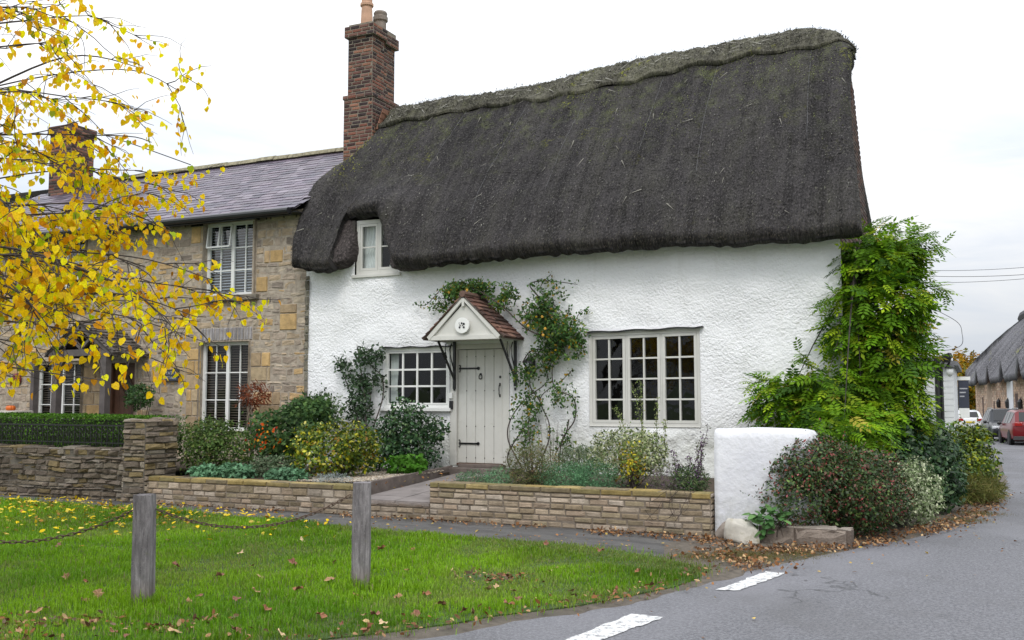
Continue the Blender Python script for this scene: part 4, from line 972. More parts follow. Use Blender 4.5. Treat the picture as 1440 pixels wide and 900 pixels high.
holes = [S1, S2, S3, S4, SD]
quo = [(-6.62, -6.26, 1.0, 2.75), (-5.02, -4.55, 1.95, 2.5), (-4.95, -4.30, 1.2, 1.75), (-7.55, -6.62, 1.95, 2.38), (-9.46, -8.95, .5, 2.4), (-13.0, -11.2, 2.15, 2.45), (-4.93, -4.65, 3.65, 3.95), (-4.75, -4.3, 4.2, 4.45), (-6.6, -6.26, 4.7, 5.05), (-7.0, -6.5, 3.0, 3.2), (-4.35, -3.95, 2.9, 3.4), (-7.92, -7.6, .6, 1.4)]
vous = [(-6.30, -5.0, 2.74, 3.0)]
mb = MB()
masonry(mb, (X0, YS, ZB), (1, 0, 0), (0, 0, 1), (0, -1, 0), X1-X0, ZT-ZB, (.05, .17), (.10, .40), spal, gap=.026, pro=(-.002, .012), jit=.014, rough=.008, warp=.05,
        holes=[(a-X0, b-X0, c-ZB, d-ZB) for a, b, c, d in holes+quo+vous])
for a, b, c, d in quo: masonry(mb, (a, YS, c), (1, 0, 0), (0, 0, 1), (0, -1, 0), b-a, d-c, (.22, .3) if d-c > .5 else (.3, .45), (.3, .6), ochre, gap=.014, pro=(.012, .022), jit=.003, rough=.003)
for a, b, c, d in vous: masonry(mb, (a, YS, c), (1, 0, 0), (0, 0, 1), (0, -1, 0), b-a, d-c, (.26, .27), (.05, .09), lambda x, z, R: shade((.34, .32, .32), R, .7, 1.1), gap=.01, pro=(.012, .025), jit=.008, rough=.004)
# rugged corner where the two cottages meet
masonry(mb, (-3.73, YS-.05, .3), (1, 0, 0), (0, 0, 1), (0, -1, 0), .09, 3.6, (.08, .2), (.3, .4), lambda x, z, R: shade((.24, .22, .17), R, .5, 1.1), gap=.01, pro=(.0, .04), jit=.012, rough=.015)
mw = MB(); sheet(mw, X0, X1, ZB, ZT, .4, holes, lambda x, z: x*0+YS, reveal=.24)
mw.box((X0, YS+.25, ZB), (X0+.3, 5.4, ZT)); mw.box((X0, 5.3, ZB), (X1, 5.5, ZT))
swall = mb.build('stone_wall', M['stone'], sc_); mw.build('mortar', M['mortar'], swall)
# slate roof
zE, zR_, yE, yR = 5.16, 7.05, -.26, 2.8
Bv = np.array([0, yR-yE, zR_-zE]); Ls = np.linalg.norm(Bv); Bv = Bv/Ls; Nn = np.array([0, -Bv[2], Bv[1]])
def slpal(x, z, R):
    c = R.choice([(.115, .09, .125), (.14, .108, .145), (.095, .08, .11), (.16, .122, .155), (.12, .095, .12), (.20, .165, .20)]); k = R.uniform(.6, 1.0); return tuple(v*k for v in c)
mb = MB(); XH = -16.6
tiles(mb, (XH, yE, zE), (1, 0, 0), Bv, Nn, 13.3, Ls, .26, .165, .007, slpal, mask=lambda p, z: XH+p > -16.6+z*.85 and XH+p < np.interp((2.6-(yE+z*.85))/3.02, [0, .3, .73, 1], [-3.6, -3.70, -3.80, -3.84])-.14, lift=.006, tilt=.5)
Bb = np.array([0, -(yR-yE), zR_-zE])/Ls
tiles(mb, (-3.3, 5.86, zE), (-1, 0, 0), Bb, np.array([0, Bv[2], Bv[1]]), 13.2, Ls, .4, .33, .007, slpal)
mb.add([(XH, yE, zE-.02), (-3.80, yE, zE-.02), (-3.6, yR, zR_-.02), (-13.6, yR, zR_-.02)], [(0, 1, 2, 3)], (.1, .09, .1)); mb.add([(XH, 5.86, zE-.02), (-3.4, 5.86, zE-.02), (-3.4, yR, zR_-.02), (-13.6, yR, zR_-.02)], [(3, 2, 1, 0)], (.1, .09, .1))
mb.add([(XH, yE, zE), (XH, 5.86, zE), (-13.6, yR, zR_)], [(0, 2, 1)], (.12, .1, .12))
rf = mb.build('slate_roof', M['slate'], sc_)
mb = MB(); x = -13.6
while x < -3.5:
    L = rnd.uniform(.4, .5); dz = rnd.uniform(-.012, .012)
    mb.prism([(x, yR-.16, zR_-.03+dz), (x, yR-.10, zR_+.06+dz), (x, yR, zR_+.10+dz), (x, yR+.10, zR_+.06+dz), (x, yR+.16, zR_-.03+dz)], (0, 0, 0), (L-.012, 0, 0)); x += L
mb.build('ridge_stones', M['ridge_stone'], rf, bevel=.015)
mb = MB(); mb.tube([(XH, -.33, 5.14), (-3.90, -.33, 5.10)], .06, 10); mb.box((XH, -.27, 5.03), (-3.9, -.24, 5.15)); mb.box((XH, -.24, 5.08), (-3.8, .03, 5.10)); mb.build('gutter', M['gutter'], sc_)
# left chimney
mb = MB(); mm = MB(); brickbox(mb, mm, -13.40, -12.65, 2.2, 2.9, 6.6, 8.25, brickpal); brickbox(mb, mm, -13.44, -12.61, 2.16, 2.94, 8.25, 8.45, brickpal)
ch2 = mb.build('chimney', M['oldbrick'], sc_); mm.build('mortar', M['mortar_dark'], ch2)
for x in (-13.05,):
    m1 = MB(); m1.lathe([(.15, 8.45), (.13, 8.48), (.12, 8.6), (.13, 8.62), (.08, 8.63)], (x, 2.55, 0), 14); m1.build('chimney_pot', M['pot_grey'], ch2)
# windows of the stone cottage
def swin(rect, blinds, glass, lights=2, cols=2, rows=3, **k): return window(sc_, rect, .12, lights, rows, M['white_paint'], glass, fw=.04, cf=.02, bar=.02, cols=cols, drip=False, blinds=blinds, **k)
w = swin(S1, (.055, M['blind_light'], .25), M['glass_up']); 
# the top light of this window stands ajar
mb = MB(); a0, a1, c0, c1 = -6.19, -5.61, 4.60, 5.03
def tp(x, z): return (x, .10-(5.03-z)*.13, z)
for (xa, za, xb, zb) in ((a0, c0, a1, c0), (a0, c1, a1, c1), (a0, c0, a0, c1), (a1, c0, a1, c1), ((a0+a1)/2, c0, (a0+a1)/2, c1)): mb.bar(tp(xa, za), tp(xb, zb), .03, .035, up=(0, 1, 0))
mb.build('open_light', M['white_paint'], w)
swin(S2, (.05, M['blind_dark'], .35), M['glass']); swin(S3, (.055, M['blind_light'], .2), M['glass_up']); swin(S4, (.05, M['blind_dark'], .35), M['glass'])
mb = MB(); M['sill_stone'] = plain('sill_stone', (.19, .165, .13), .9, .3, 8, .8, 40)
for a, b, c, d in (S1, S3): 
    k = MB(); k.box((a-.12, -.06, c-.11), (b+.1, .26, c-.0)); k.build('window_sill', M['sill_stone'], sc_, bevel=.015)
# brown front door with a diamond light
mb = MB()
for i in range(5): mb.box((SD[0]+.06+i*.138, .17, .5), (SD[0]+.06+(i+1)*.138-.006, .21, SD[3]-.05))
mb.box((SD[0]+.06, .2, .5), (SD[1]-.06, .22, SD[3]-.05)); d2 = mb.build('door', M['door_brown'], sc_)
mb = MB(); cx, cz = -8.33, 1.86; mb.prism([(cx-.13, .165, cz), (cx, .165, cz-.19), (cx+.13, .165, cz), (cx, .165, cz+.19)], (0, -.004, 0), (0, .0, 0)); mb.build('diamond_pane', M['iron'], d2)
mb = MB()
for p, q in (((-.17, 0), (0, -.24)), ((0, -.24), (.17, 0)), ((.17, 0), (0, .24)), ((0, .24), (-.17, 0))): mb.bar((cx+p[0], .162, cz+p[1]), (cx+q[0], .162, cz+q[1]), .02, .03, up=(0, 1, 0))
mb.build('diamond_moulding', M['door_brown'], d2)
mb = MB(); mb.box((SD[0], .10, .48), (SD[0]+.06, .25, SD[3])); mb.box((SD[1]-.06, .10, .48), (SD[1], .25, SD[3])); mb.box((SD[0]+.06, .1, SD[3]-.05), (SD[1]-.06, .25, SD[3])); mb.box((SD[0], .25, .4), (SD[1], .3, SD[3])); mb.build('door_frame', M['door_brown'], sc_)
# timber porch
pc = part('timber_porch', sc_); OK = (.12, .105, .10)
pw = onD(75, 500, -.8); pe = onD(155, 500, -.8); ap = onD(109, 446, -.8); PX0, PX1, PZ = pw[0], pe[0], pw[2]; AX = (PX0+PX1)/2; AZP = PZ+.58
mb = MB()
for x in (PX0+.12, PX1-.12):
    k = MB(); k.bar((x, -.8, .45), (x+.02, -.8, PZ-.02), .14, .14, OK); k.build('oak_post', M['oak'], pc); k = MB(); k.bar((x, -.03, .45), (x, -.03, PZ), .12, .1, OK); k.build('oak_post', M['oak'], pc)
mb.bar((PX0-.05, -.8, PZ+.03), (PX1+.05, -.8, PZ+.05), .12, .13, OK)
for x in (PX0+.12, PX1-.12): k = MB(); k.bar((x, -.8, PZ+.05), (x, 0, PZ+.05), .1, .1, OK); k.build('wall_plate', M['oak'], pc); k = MB(); k.bar((x, -.79, PZ-.35), (x+(.25 if x < AX else -.25), -.79, PZ+.02), .07, .08, OK); k.build('brace', M['oak'], pc)
for x in (PX0-.1, PX1+.1): mb.bar((x, -.82, PZ+.02), (AX, -.82, AZP), .07, .13, OK)
k = MB(); k.bar((AX, -.8, PZ+.08), (AX, -.8, AZP-.06), .08, .07, OK); k.build('king_post', M['oak'], pc)
for x in (AX-.33, AX+.33): k = MB(); k.bar((AX, -.8, PZ+.12), (x, -.8, PZ+.38), .06, .06, OK); k.build('strut', M['oak'], pc)
mb.build('oak_frame', M['oak'], pc)
mb = MB()
for sx, x in ((-1, PX0-.16), (1, PX1+.16)):
    Bq = np.array([AX-x, 0, AZP+.09-PZ]); L = np.linalg.norm(Bq); Bq /= L; Nq = np.array([-Bq[2], 0, Bq[0]]); Nq = Nq if Nq[2] > 0 else -Nq
    O = (x, -.9, PZ) if sx > 0 else (x, .03, PZ); A = (0, 1, 0) if sx > 0 else (0, -1, 0)
    tiles(mb, O, A, Bq, Nq, .93, L, .2, .11, .02, lambda a, b, R: shade((.115, .10, .088), R, .6, 1.3), lift=.014, tilt=1)
    mb.prism([(x, -.88, PZ-.01), (AX, -.88, AZP+.07), (AX, .03, AZP+.07), (x, .03, PZ-.01)], (0, 0, -.02), (0, 0, 0), col=(.06, .05, .045))
mb.build('porch_roof', M['tile'], pc)
mb = MB(); mb.box((-10.98, -.03, .5), (-10.88, .10, 2.5), OK); mb.build('timber_post', M['oak'], sc_)
# slate name sign
M['sign_slate'] = plain('sign_slate', (.035, .042, .06), .5, .2, 8, .2, 30); M['lettering'] = plain('sign_lettering', (.42, .45, .52), .6, .1, 9)
sg = thing('name_sign', 'small dark slate house name sign on the stone wall', 'sign', (-7.01, 0, 2.08))
k = MB(); k.box((-7.25, -.035, 1.97), (-6.78, .01, 2.20)); k.build('slate_plate', M['sign_slate'], sg, bevel=.006)
def text(s_, x, y, z, size, mat, parent, name='lettering', rot=(PI/2, 0, 0), space=1.0):
    c = bpy.data.curves.new(name, 'FONT'); c.body = s_; c.size = size; c.align_x = 'CENTER'; c.align_y = 'CENTER'; c.extrude = .001; c.space_character = space
    o = bpy.data.objects.new(name, c); COL.objects.link(o); me = bpy.data.meshes.new_from_object(o); bpy.data.objects.remove(o); bpy.data.curves.remove(c)
    o = bpy.data.objects.new(name, me); COL.objects.link(o); me.materials.append(mat); o.parent = parent; b = BASES[parent.name]; o.location = (x-b[0], y-b[1], z-b[2]); o.rotation_euler = rot; BASES[o.name] = b; return o
text('WYATTS', -7.01, -.038, 2.125, .085, M['lettering'], sg, space=1.15); text('COTTAGE', -7.01, -.038, 2.03, .075, M['lettering'], sg, space=1.1)
# red alarm bell, ledge and orange pumpkin at the far left
p = onD(24, 533, .0); al = MB(); al.lathe([(.115, -.02), (.13, -.04), (.12, -.08), (.06, -.10)], (p[0], YS, p[2]), 20, 1)
o = al.build('alarm_bell', plain('dull_red', (.19, .018, .02), .4, .2, 8), base=tuple(p)); tag(o, 'round dark red bell box fixed on the stone wall', 'alarm bell')
p = onD(15, 574, -.35); pk = MB()
for a in range(8):
    t = a*PI/4; pk.lathe([(.012, -.06), (.04, -.04), (.052, 0), (.04, .04), (.012, .055)], (p[0]+.05*math.cos(t), -.35+.05*math.sin(t), p[2]), 10)
o = pk.build('pumpkin', plain('pumpkin_orange', (.62, .13, .01), .45, .15, 12), base=tuple(p), smooth=True); tag(o, 'small orange pumpkin sitting on the stone trough', 'pumpkin')
q = onD(15, 600, -.35); tr = MB(); tr.box((p[0]-.9, -.6, .45), (p[0]+.42, -.1, p[2]-.05)); o = tr.build('stone_trough', plain('pale_trough', (.42, .39, .34), .85, .2, 5, .6, 30), base=(q[0], -.35, .45), bevel=.03); tag(o, 'pale stone trough against the cottage wall behind the hedge', 'trough')

# ================================================================== GARDEN WALLS
def bpal(x, z, R):
    c = R.choice([(.36, .285, .205), (.40, .325, .25), (.31, .25, .165), (.44, .37, .30), (.34, .26, .19), (.29, .225, .15)]); k = R.uniform(.8, 1.2); return tuple(v*k for v in c)
def moss(x, z, R):
    c = R.choice([(.27, .20, .075), (.22, .18, .08), (.30, .23, .10), (.19, .15, .09)]); k = R.uniform(.8, 1.2); return tuple(v*k for v in c)
gw_ = thing('low_brick_wall', 'low buff brick retaining wall with mossy coping along the path', 'garden wall', (0.3, -3.2, 0))
mb = MB(); mm = MB(); yw = -3.3
for x0, x1, h in ((-4.2, -.34, .34), (-.34, .87, .155), (.87, 4.66, .43)):
    def pp(x, z, R, h=h, x0=x0): 
        c = bpal(x, z, R); t = .80 if (x0 < .5 and R.random() < .6) else 1; return tuple(v*t*(1.0 if z > .1 else .85) for v in c)
    masonry(mb, (x0, yw, 0), (1, 0, 0), (0, 0, 1), (0, -1, 0), x1-x0, h, (.0735, .0775), (.18, .27), pp, gap=.012, pro=(.004, .022), jit=.005, rough=.005)
    mm.box((x0+.004, yw, 0), (x1-.004, yw+.2, h))
    if h != .155:
        masonry(mb, (x0, yw-.004, h), (1, 0, 0), (0, 0, 1), (0, -1, 0), x1-x0, .075, (.074, .076), (.3, .46), moss, gap=.01, pro=(.01, .02), jit=.004, rough=.003)
        masonry(mb, (x0, yw-.014, h+.072), (1, 0, 0), (0, 1, 0), (0, 0, 1), x1-x0, .22, (.21, .22), (.3, .46), moss, gap=.01, pro=(.001, .008), jit=.004, rough=.004)
        mm.box((x0+.004, yw, h), (x1-.004, yw+.2, h+.07))
    else:
        masonry(mb, (x0, yw-.02, h+.03), (1, 0, 0), (0, 1, 0), (0, 0, 1), x1-x0, .2, (.2, .21), (.4, .8), lambda x, z, R: shade((.22, .185, .165), R, .85, 1.1), gap=.008, pro=(.03, .038), jit=.003, rough=.002)
        masonry(mb, (x0, yw, h), (1, 0, 0), (0, 0, 1), (0, -1, 0), x1-x0, .05, (.05, .051), (.2, .5), lambda x, z, R: (.18, .14, .11), gap=.008, pro=(.01, .02), jit=.006, rough=.004)
        mm.box((x0, yw, h), (x1, yw+.2, h+.028))
for x, h in ((.87, .155), (4.66, 0)):
    sgn = -1 if x < 1 else 1
    masonry(mb, (x, yw if sgn > 0 else yw+.2, h), (0, sgn, 0), (0, 0, 1), (sgn, 0, 0), .2, (.5 if x > 1 else .5)-h, (.0735, .0775), (.19, .21), bpal, pro=(.004, .01), jit=.003)
b1 = mb.build('brickwork', M['brick'], gw_); mm.build('mortar', plain('earthy_mortar', (.19, .155, .12), .9, .3, 12, .8, 60), b1)
# old stone wall with its pier
def opal(x, z, R):
    c = R.choice([(.145, .115, .085), (.17, .14, .105), (.11, .088, .068), (.15, .12, .095), (.21, .18, .145), (.16, .12, .06)]); k = R.uniform(.75, 1.25); return tuple(v*k for v in c)
sw = thing('old_stone_wall', 'dark weathered stone wall ending in a tall pier', 'garden wall', (-9, -3.1, 0))
mb = MB(); mm = MB()
masonry(mb, (-16, -3.3, 0), (1, 0, 0), (0, 0, 1), (0, -1, 0), 11.4, .80, (.04, .11), (.10, .36), opal, gap=.016, pro=(.0, .05), jit=.013, rough=.018, warp=.05)
masonry(mb, (-16, -3.32, .8), (1, 0, 0), (0, 1, 0), (0, 0, 1), 11.4, .36, (.3, .36), (.18, .4), opal, gap=.015, pro=(.0, .04), jit=.012, rough=.01)
mm.box((-16, -3.295, 0), (-4.6, -2.96, .8)); w1 = mb.build('coursed_stone', M['stone'], sw); mm.build('mortar', M['mortar_dark'], w1)
mb = MB(); mm = MB(); x0, x1, y0, y1, h = -4.63, -4.19, -3.36, -2.70, 1.27
for O, A, Nn_, W in (((x0, y0, 0), (1, 0, 0), (0, -1, 0), x1-x0), ((x1, y0, 0), (0, 1, 0), (1, 0, 0), y1-y0), ((x1, y1, 0), (-1, 0, 0), (0, 1, 0), x1-x0), ((x0, y1, 0), (0, -1, 0), (-1, 0, 0), y1-y0)):
    masonry(mb, O, A, (0, 0, 1), Nn_, W, h, (.05, .11), (.15, .4), lambda x, z, R: tuple(v*1.35 for v in opal(x, z, R)), gap=.012, pro=(.005, .05), jit=.010, rough=.012)
masonry(mb, (x0-.03, y0-.03, h-.01), (1, 0, 0), (0, 1, 0), (0, 0, 1), x1-x0+.06, y1-y0+.06, (.2, .4), (.2, .4), lambda x, z, R: tuple(v*1.5 for v in opal(x, z, R)), gap=.015, pro=(.01, .05), jit=.012, rough=.01)
mm.box((x0, y0, 0), (x1, y1, h)); pr = mb.build('pier', M['stone'], sw); mm.build('mortar', M['mortar_dark'], pr)
# iron railing on top of it
rl = thing('iron_railing', 'low black iron railing on top of the old stone wall', 'railing', (-9, -3.13, .84))
mb = MB(); mb.bar((-16, -3.13, 1.18), (-4.64, -3.13, 1.18), .03, .022); mb.bar((-16, -3.13, .90), (-4.64, -3.13, .90), .03, .015); mb.build('rail', M['iron'], rl)
x = -12.5; first = None
while x < -4.75:
    if first is None:
        k = MB(); k.bar((x, -3.13, .85), (x, -3.13, 1.17), .012, .012, up=(0, 1, 0)); k.tube([(x+.02+.045*math.cos(t)*(1-t/9), -3.13, 1.09+.05*math.sin(t)*(1-t/9)) for t in np.linspace(0, 6, 14)], .005, 4); k.tube([(x+.05, -3.13, 1.04), (x+.09, -3.13, .97), (x+.05, -3.13, .92)], .005, 4)
        first = k.build('scrolled_baluster', M['iron'], rl); fx = x
    else:
        c = first.copy(); COL.objects.link(c); c.location = (x-fx, 0, 0)
    x += .125
# rendered white wall at the corner, with a return to the house
def roundwall(mb, pts, thick, h, n=60):
    """rounded-top wall along a polyline"""
    P = dens(pts, .06); P = np.array(P); Tn = np.gradient(P, axis=0); Tn /= np.linalg.norm(Tn, axis=1)[:, None]; Nm = np.stack([Tn[:, 1], -Tn[:, 0]], 1)
    ring = [(-.5, 0), (-.52, .2), (-.5, .5), (-.47, .75), (-.46, .9), (-.42, .95), (-.3, .985), (0, 1), (.3, .985), (.42, .95), (.46, .9), (.5, .5), (.5, 0)]
    V = []
    for i, (p, q) in enumerate(zip(P, Nm)):
        for a, b in ring:
            w = .02*float(fbm(np.array([p[0]*1, p[1], b*2]), 1.6, 2, 6)); V.append((p[0]+q[0]*(a*thick+w), p[1]+q[1]*(a*thick+w), b*(h+.02*float(vnoise(np.array([p[0], p[1], 0.]), 2.5, 4)))))
    m, k = len(P), len(ring)
    F = [(i*k+j, (i+1)*k+j, (i+1)*k+j+1, i*k+j+1) for i in range(m-1) for j in range(k-1)]+[tuple(range(k)), tuple((m-1)*k+j for j in range(k))[::-1]]
    mb.add(V, F)
mb = MB(); roundwall(mb, [(4.70, -3.13), (5.55, -3.13), (5.62, -3.10), (5.68, -3.02), (5.69, -2.75)], .30, 1.27)
o = mb.build('rendered_wall', M['whitewash'], base=(5.2, -3.1, 0), smooth=True); tag(o, 'short smooth white rendered wall at the end of the brick wall', 'garden wall')
def rock(name, c, r, mat, seed, label, cat='stone'):
    import bmesh
    bm = bmesh.new(); bmesh.ops.create_icosphere(bm, subdivisions=4, radius=1); V = np.array([v.co[:] for v in bm.verts]); F = [tuple(v.index for v in f.verts) for f in bm.faces]; bm.free()
    V = np.sign(V)*np.abs(V)**.7; gg = np.random.default_rng(seed)
    for _ in range(13):
        nn = unit(gg.normal(size=3)); t = V@nn-gg.uniform(.52, .85); V = V-np.where(t > 0, t*.93, 0)[:, None]*nn
    n = 1+.07*fbm(V, 3, 3, seed)[:, None]; V = V*n*np.array(r)*1.2+np.array(c)
    return tag(mkobj(name, V, F, mat, base=(c[0], c[1], 0), smooth=True), label, cat)
M['boulder'] = plain('lichened_boulder', (.50, .47, .41), .9, .25, 4, 1, 14, dirt=((.20, .17, .07), 7, .8)); M['kerb'] = plain('kerb_stone', (.22, .185, .155), .9, .3, 4, 1, 14, dirt=((.08, .07, .05), 6, .7))
rock('boulder', (5.08, -3.55, .10), (.17, .14, .17), M['boulder'], 3, 'pale lichened boulder at the foot of the white wall')
rock('stone', (4.82, -3.46, .06), (.09, .1, .13), M['kerb'], 7, 'small dark stone wedged between brick wall and boulder')
kb = MB(); masonry(kb, (5.24, -3.52, -.02), (1, 0, 0), (0, 0, 1), (0, -1, 0), 1.0, .21, (.20, .22), (.5, .6), lambda x, z, R: (.25, .205, .17), gap=.02, pro=(.0, .02), jit=.02, rough=.025)
masonry(kb, (5.24, -3.52, .19), (1, 0, 0), (0, 1, 0), (0, 0, 1), 1.0, .24, (.23, .25), (.5, .6), lambda x, z, R: (.30, .26, .22), gap=.02, pro=(.0, .02), jit=.02, rough=.02); kb.box((5.25, -3.515, -.02), (6.24, -3.28, .185), (.14, .11, .09))
tag(kb.build('kerb_stones', M['stone'], base=(5.7, -3.4, 0)), 'long low grey edging stones between pale boulder and dark shrub', 'stone')
# ================================================================== PLANTS
G1 = [(3, (.045, .085, .022)), (2, (.07, .125, .03)), (1, (.025, .05, .015)), (1, (.10, .15, .045))]
GREY = [(3, (.10, .15, .085)), (2, (.07, .11, .065)), (1, (.15, .20, .13))]
SO = .41
# beds left of the door
bush('bushy_shrub', 'bushy small leaved green shrub right of the stone pier', [blob(240, 592, 366, 668, -2.3, .42), blob(262, 588, 330, 640, -2.4, .35)], 5200, .05,
     [(3, (.075, .12, .04)), (2, (.11, .16, .055)), (1, (.045, .075, .03)), (1, (.16, .19, .07))], floor=SO, seed=11, stems=14)
bush('flowering_shrub', 'leafy green shrub with a few orange red flowers in the middle of the bed', [blob(345, 575, 455, 650, -1.7, .5), blob(395, 560, 470, 600, -1.2, .4)], 3400, .07,
     [(3, (.065, .12, .05)), (2, (.10, .16, .06)), (1, (.04, .07, .03))], shape='lobed', floor=SO, seed=12, stems=16,
     extra=[(60, .045, [(2, (.55, .13, .05)), (1, (.45, .08, .05)), (1, (.5, .25, .06))], 'lobed', .9, [blob(340, 590, 400, 650, -2.3, .25)])])
bush('yellow_variegated_shrub', 'spreading shrub with yellow edged leaves in front of the window', [blob(405, 592, 520, 672, -2.2, .55), blob(470, 600, 535, 660, -2.0, .4)], 3800, .062,
     [(4, (.12, .16, .03)), (2, (.34, .33, .06)), (4, (.045, .08, .018)), (.8, (.5, .46, .16)), (.5, (.25, .14, .04))], shape='narrow' if 0 else 'oval', floor=SO, seed=13, stems=16, mat='leaf_gloss')
bush('ground_cover', 'low blue green ground cover along the left brick wall', [blob(262, 655, 320, 676, -2.85, .25), blob(300, 652, 362, 674, -2.8, .25), blob(366, 660, 440, 678, -2.85, .22)], 2200, .055,
     [(3, (.11, .20, .12)), (2, (.15, .26, .16)), (1, (.06, .11, .06))], shape='lobed', floor=SO, seed=14, stems=0, up=1.2, shell=.6, stem_mat='stem_green')
bush('dusty_herb', 'grey green leafy herb between ground cover and yellow shrub', [blob(345, 640, 425, 672, -2.5, .3)], 1300, .045, [(3, (.10, .14, .085)), (2, (.14, .17, .11)), (1, (.06, .085, .045))], floor=SO, seed=15, stems=8)
bush('silver_plant', 'low silvery plant peeping over the left brick wall', [blob(438, 666, 498, 684, -2.95, .14)], 1500, .03, [(3, (.42, .47, .46)), (1, (.30, .34, .34))], shape='narrow', floor=SO, seed=16, stems=0, rnd_=1)
bush('dark_shrub', 'dense dark green shrub beside the front door', [blob(528, 580, 622, 668, -.75, .45), blob(540, 560, 600, 640, -.6, .4), blob(505, 590, 560, 668, -.9, .4), blob(590, 585, 632, 625, -.6, .2)], 5600, .062,
     [(4, (.035, .075, .032)), (2, (.06, .11, .045)), (1, (.12, .17, .08)), (2, (.02, .045, .02))], floor=SO, seed=17, stems=16, mat='leaf_gloss')
bush('small_leaved_shrub', 'pale small leaved shrub below the left climber against the white wall', [blob(425, 555, 482, 610, -.6, .35)], 1700, .05, [(3, (.07, .12, .045)), (2, (.11, .16, .07)), (1, (.16, .2, .1))], floor=SO, seed=18, stems=14)
bush('bright_perennial', 'small bright green plant under the dark shrub by the gravel', [blob(540, 640, 600, 668, -1.3, .25)], 700, .06, [(3, (.07, .17, .03)), (1, (.1, .2, .05))], shape='lobed', floor=SO, seed=19, stems=4)
# beds right of the door
bush('blue_green_herb', 'small blue green herb tuft at the right edge of the garden path', [blob(640, 662, 688, 690, -2.75, .2)], 1500, .04, [(3, (.10, .17, .10)), (1, (.16, .24, .14))], shape='narrow', floor=.44, seed=21, stems=0, rnd_=1)
bush('heather', 'brownish green heather bush below the climbing rose', [blob(708, 626, 788, 692, -2.4, .4)], 6000, .045, [(3, (.11, .13, .055)), (2, (.16, .16, .08)), (1, (.07, .09, .035)), (1, (.20, .14, .09))], shape='narrow', floor=.44, seed=22, stems=30, rnd_=.7, lump=.3, up=1.0)
bush('santolina', 'low feathery blue green mound behind the brick wall', [blob(758, 650, 830, 692, -2.6, .35), blob(800, 648, 874, 692, -2.7, .3), blob(680, 658, 722, 690, -2.7, .25)], 9000, .035, [(3, (.10, .20, .11)), (2, (.15, .27, .15)), (1, (.05, .10, .05))], shape='narrow', floor=.44, seed=23, stems=0, rnd_=.8, lump=.3, up=1.0)
bush('variegated_shrub', 'cream variegated shrub below the large cottage window', [blob(832, 602, 912, 672, -2.0, .5), blob(880, 606, 936, 670, -1.9, .42)], 5200, .042, [(3, (.33, .36, .22)), (2, (.15, .20, .09)), (2, (.48, .48, .33)), (1, (.07, .10, .04))], floor=.44, seed=24, stems=16, lump=.25)
bush('yellowing_shrub', 'small yellowing plant in front of the variegated shrub', [blob(868, 620, 908, 684, -2.5, .25)], 420, .05, [(2, (.40, .34, .07)), (.3, (.40, .22, .06)), (4, (.15, .19, .06)), (1, (.2, .14, .06))], shell=.8, lump=.4, floor=.44, seed=25, stems=10)
bush('feathery_perennial', 'grey green feathery plant behind the blue green mound', [blob(782, 628, 850, 668, -1.7, .35)], 2600, .06, [(3, (.13, .17, .10)), (1, (.2, .22, .14))], shape='narrow', floor=.44, seed=26, stems=16, rnd_=.8, up=1.0)
bush('purple_sage', 'low dull purple and green sage spilling over the wall top', [blob(905, 655, 990, 695, -2.8, .3), blob(940, 670, 985, 700, -3.05, .2)], 2400, .042, [(3, (.12, .11, .09)), (2, (.16, .12, .15)), (2, (.09, .12, .06))], floor=.44, seed=27, stems=14, shape='narrow')
def spikes(name, label, lines, n, size, pal, d, cat='plant', seed=1, r=.022, leafy=None, base_z=.44):
    """upright stems set with small leaves or florets"""
    g = np.random.default_rng(seed); mb = MB(); Ps = []; 
    for (xb, yb, xt, yt) in lines:
        a = onD(xb, yb, d); b = onD(xt, yt, d); a[2] = max(min(a[2], 2), base_z-.02); a[1] += g.normal(0, .12); b[1] = a[1]+g.normal(0, .08)
        t = np.linspace(0, 1, 7)[:, None]; P = a*(1-t)+b*t+np.c_[np.cumsum(g.normal(0, .012, (7, 2)), axis=0), np.zeros(7)]
        mb.tube(P, np.linspace(.005, .002, 7), 4); Ps.append(P)
    n_ = n//len(lines); L = []
    for P in Ps:
        t = g.uniform(.25, 1, n_)*6; i = np.minimum(t.astype(int), 5); f = (t-i)[:, None]; L.append(P[i]*(1-f)+P[i+1]*f+g.normal(0, r, (n_, 3)))
    L = np.vstack(L); T = unit(g.normal(size=L.shape)+[0, 0, .5]); C = pickcol(pal, len(L), None, g)
    V, F, Cc = leafcloud(L, T, unit(g.normal(size=L.shape)+[0, 0, 1]), size*g.uniform(.6, 1.4, len(L)), C, 'small')
    b0 = onD(lines[0][0], lines[0][1], d); o = thing(name, label, cat, (b0[0], d, base_z)); mkobj('foliage', V, F, M['leaf'], o, cols=Cc); mb.build('stems', M['stem_green' if leafy else 'twig'], o); return o
spikes('mullein', 'pale green flower spikes in front of the large window', [(905, 660, 895, 535), (915, 660, 893, 540), (900, 650, 868, 572), (922, 650, 925, 560), (930, 655, 932, 590)], 620, .028, [(2, (.20, .25, .10)), (1, (.33, .34, .2))], -2.0, seed=31, leafy=1, r=.014)
spikes('lavender', 'tall purple flower spike at the right end of the brick bed', [(976, 690, 992, 598), (970, 690, 985, 620), (980, 690, 988, 610), (965, 690, 972, 640), (985, 692, 990, 640), (955, 690, 948, 632), (962, 692, 960, 650)], 900, .026, [(3, (.13, .09, .13)), (1, (.2, .12, .22)), (2, (.09, .11, .05))], -2.95, seed=32, r=.02)
bush('green_tuft', 'dark green narrow leaved tuft under the purple spike', [blob(945, 655, 996, 698, -3.0, .2)], 1700, .05, [(3, (.06, .10, .045)), (1, (.12, .15, .07))], shape='narrow', floor=.44, seed=33, stems=0, up=1, rnd_=.8)
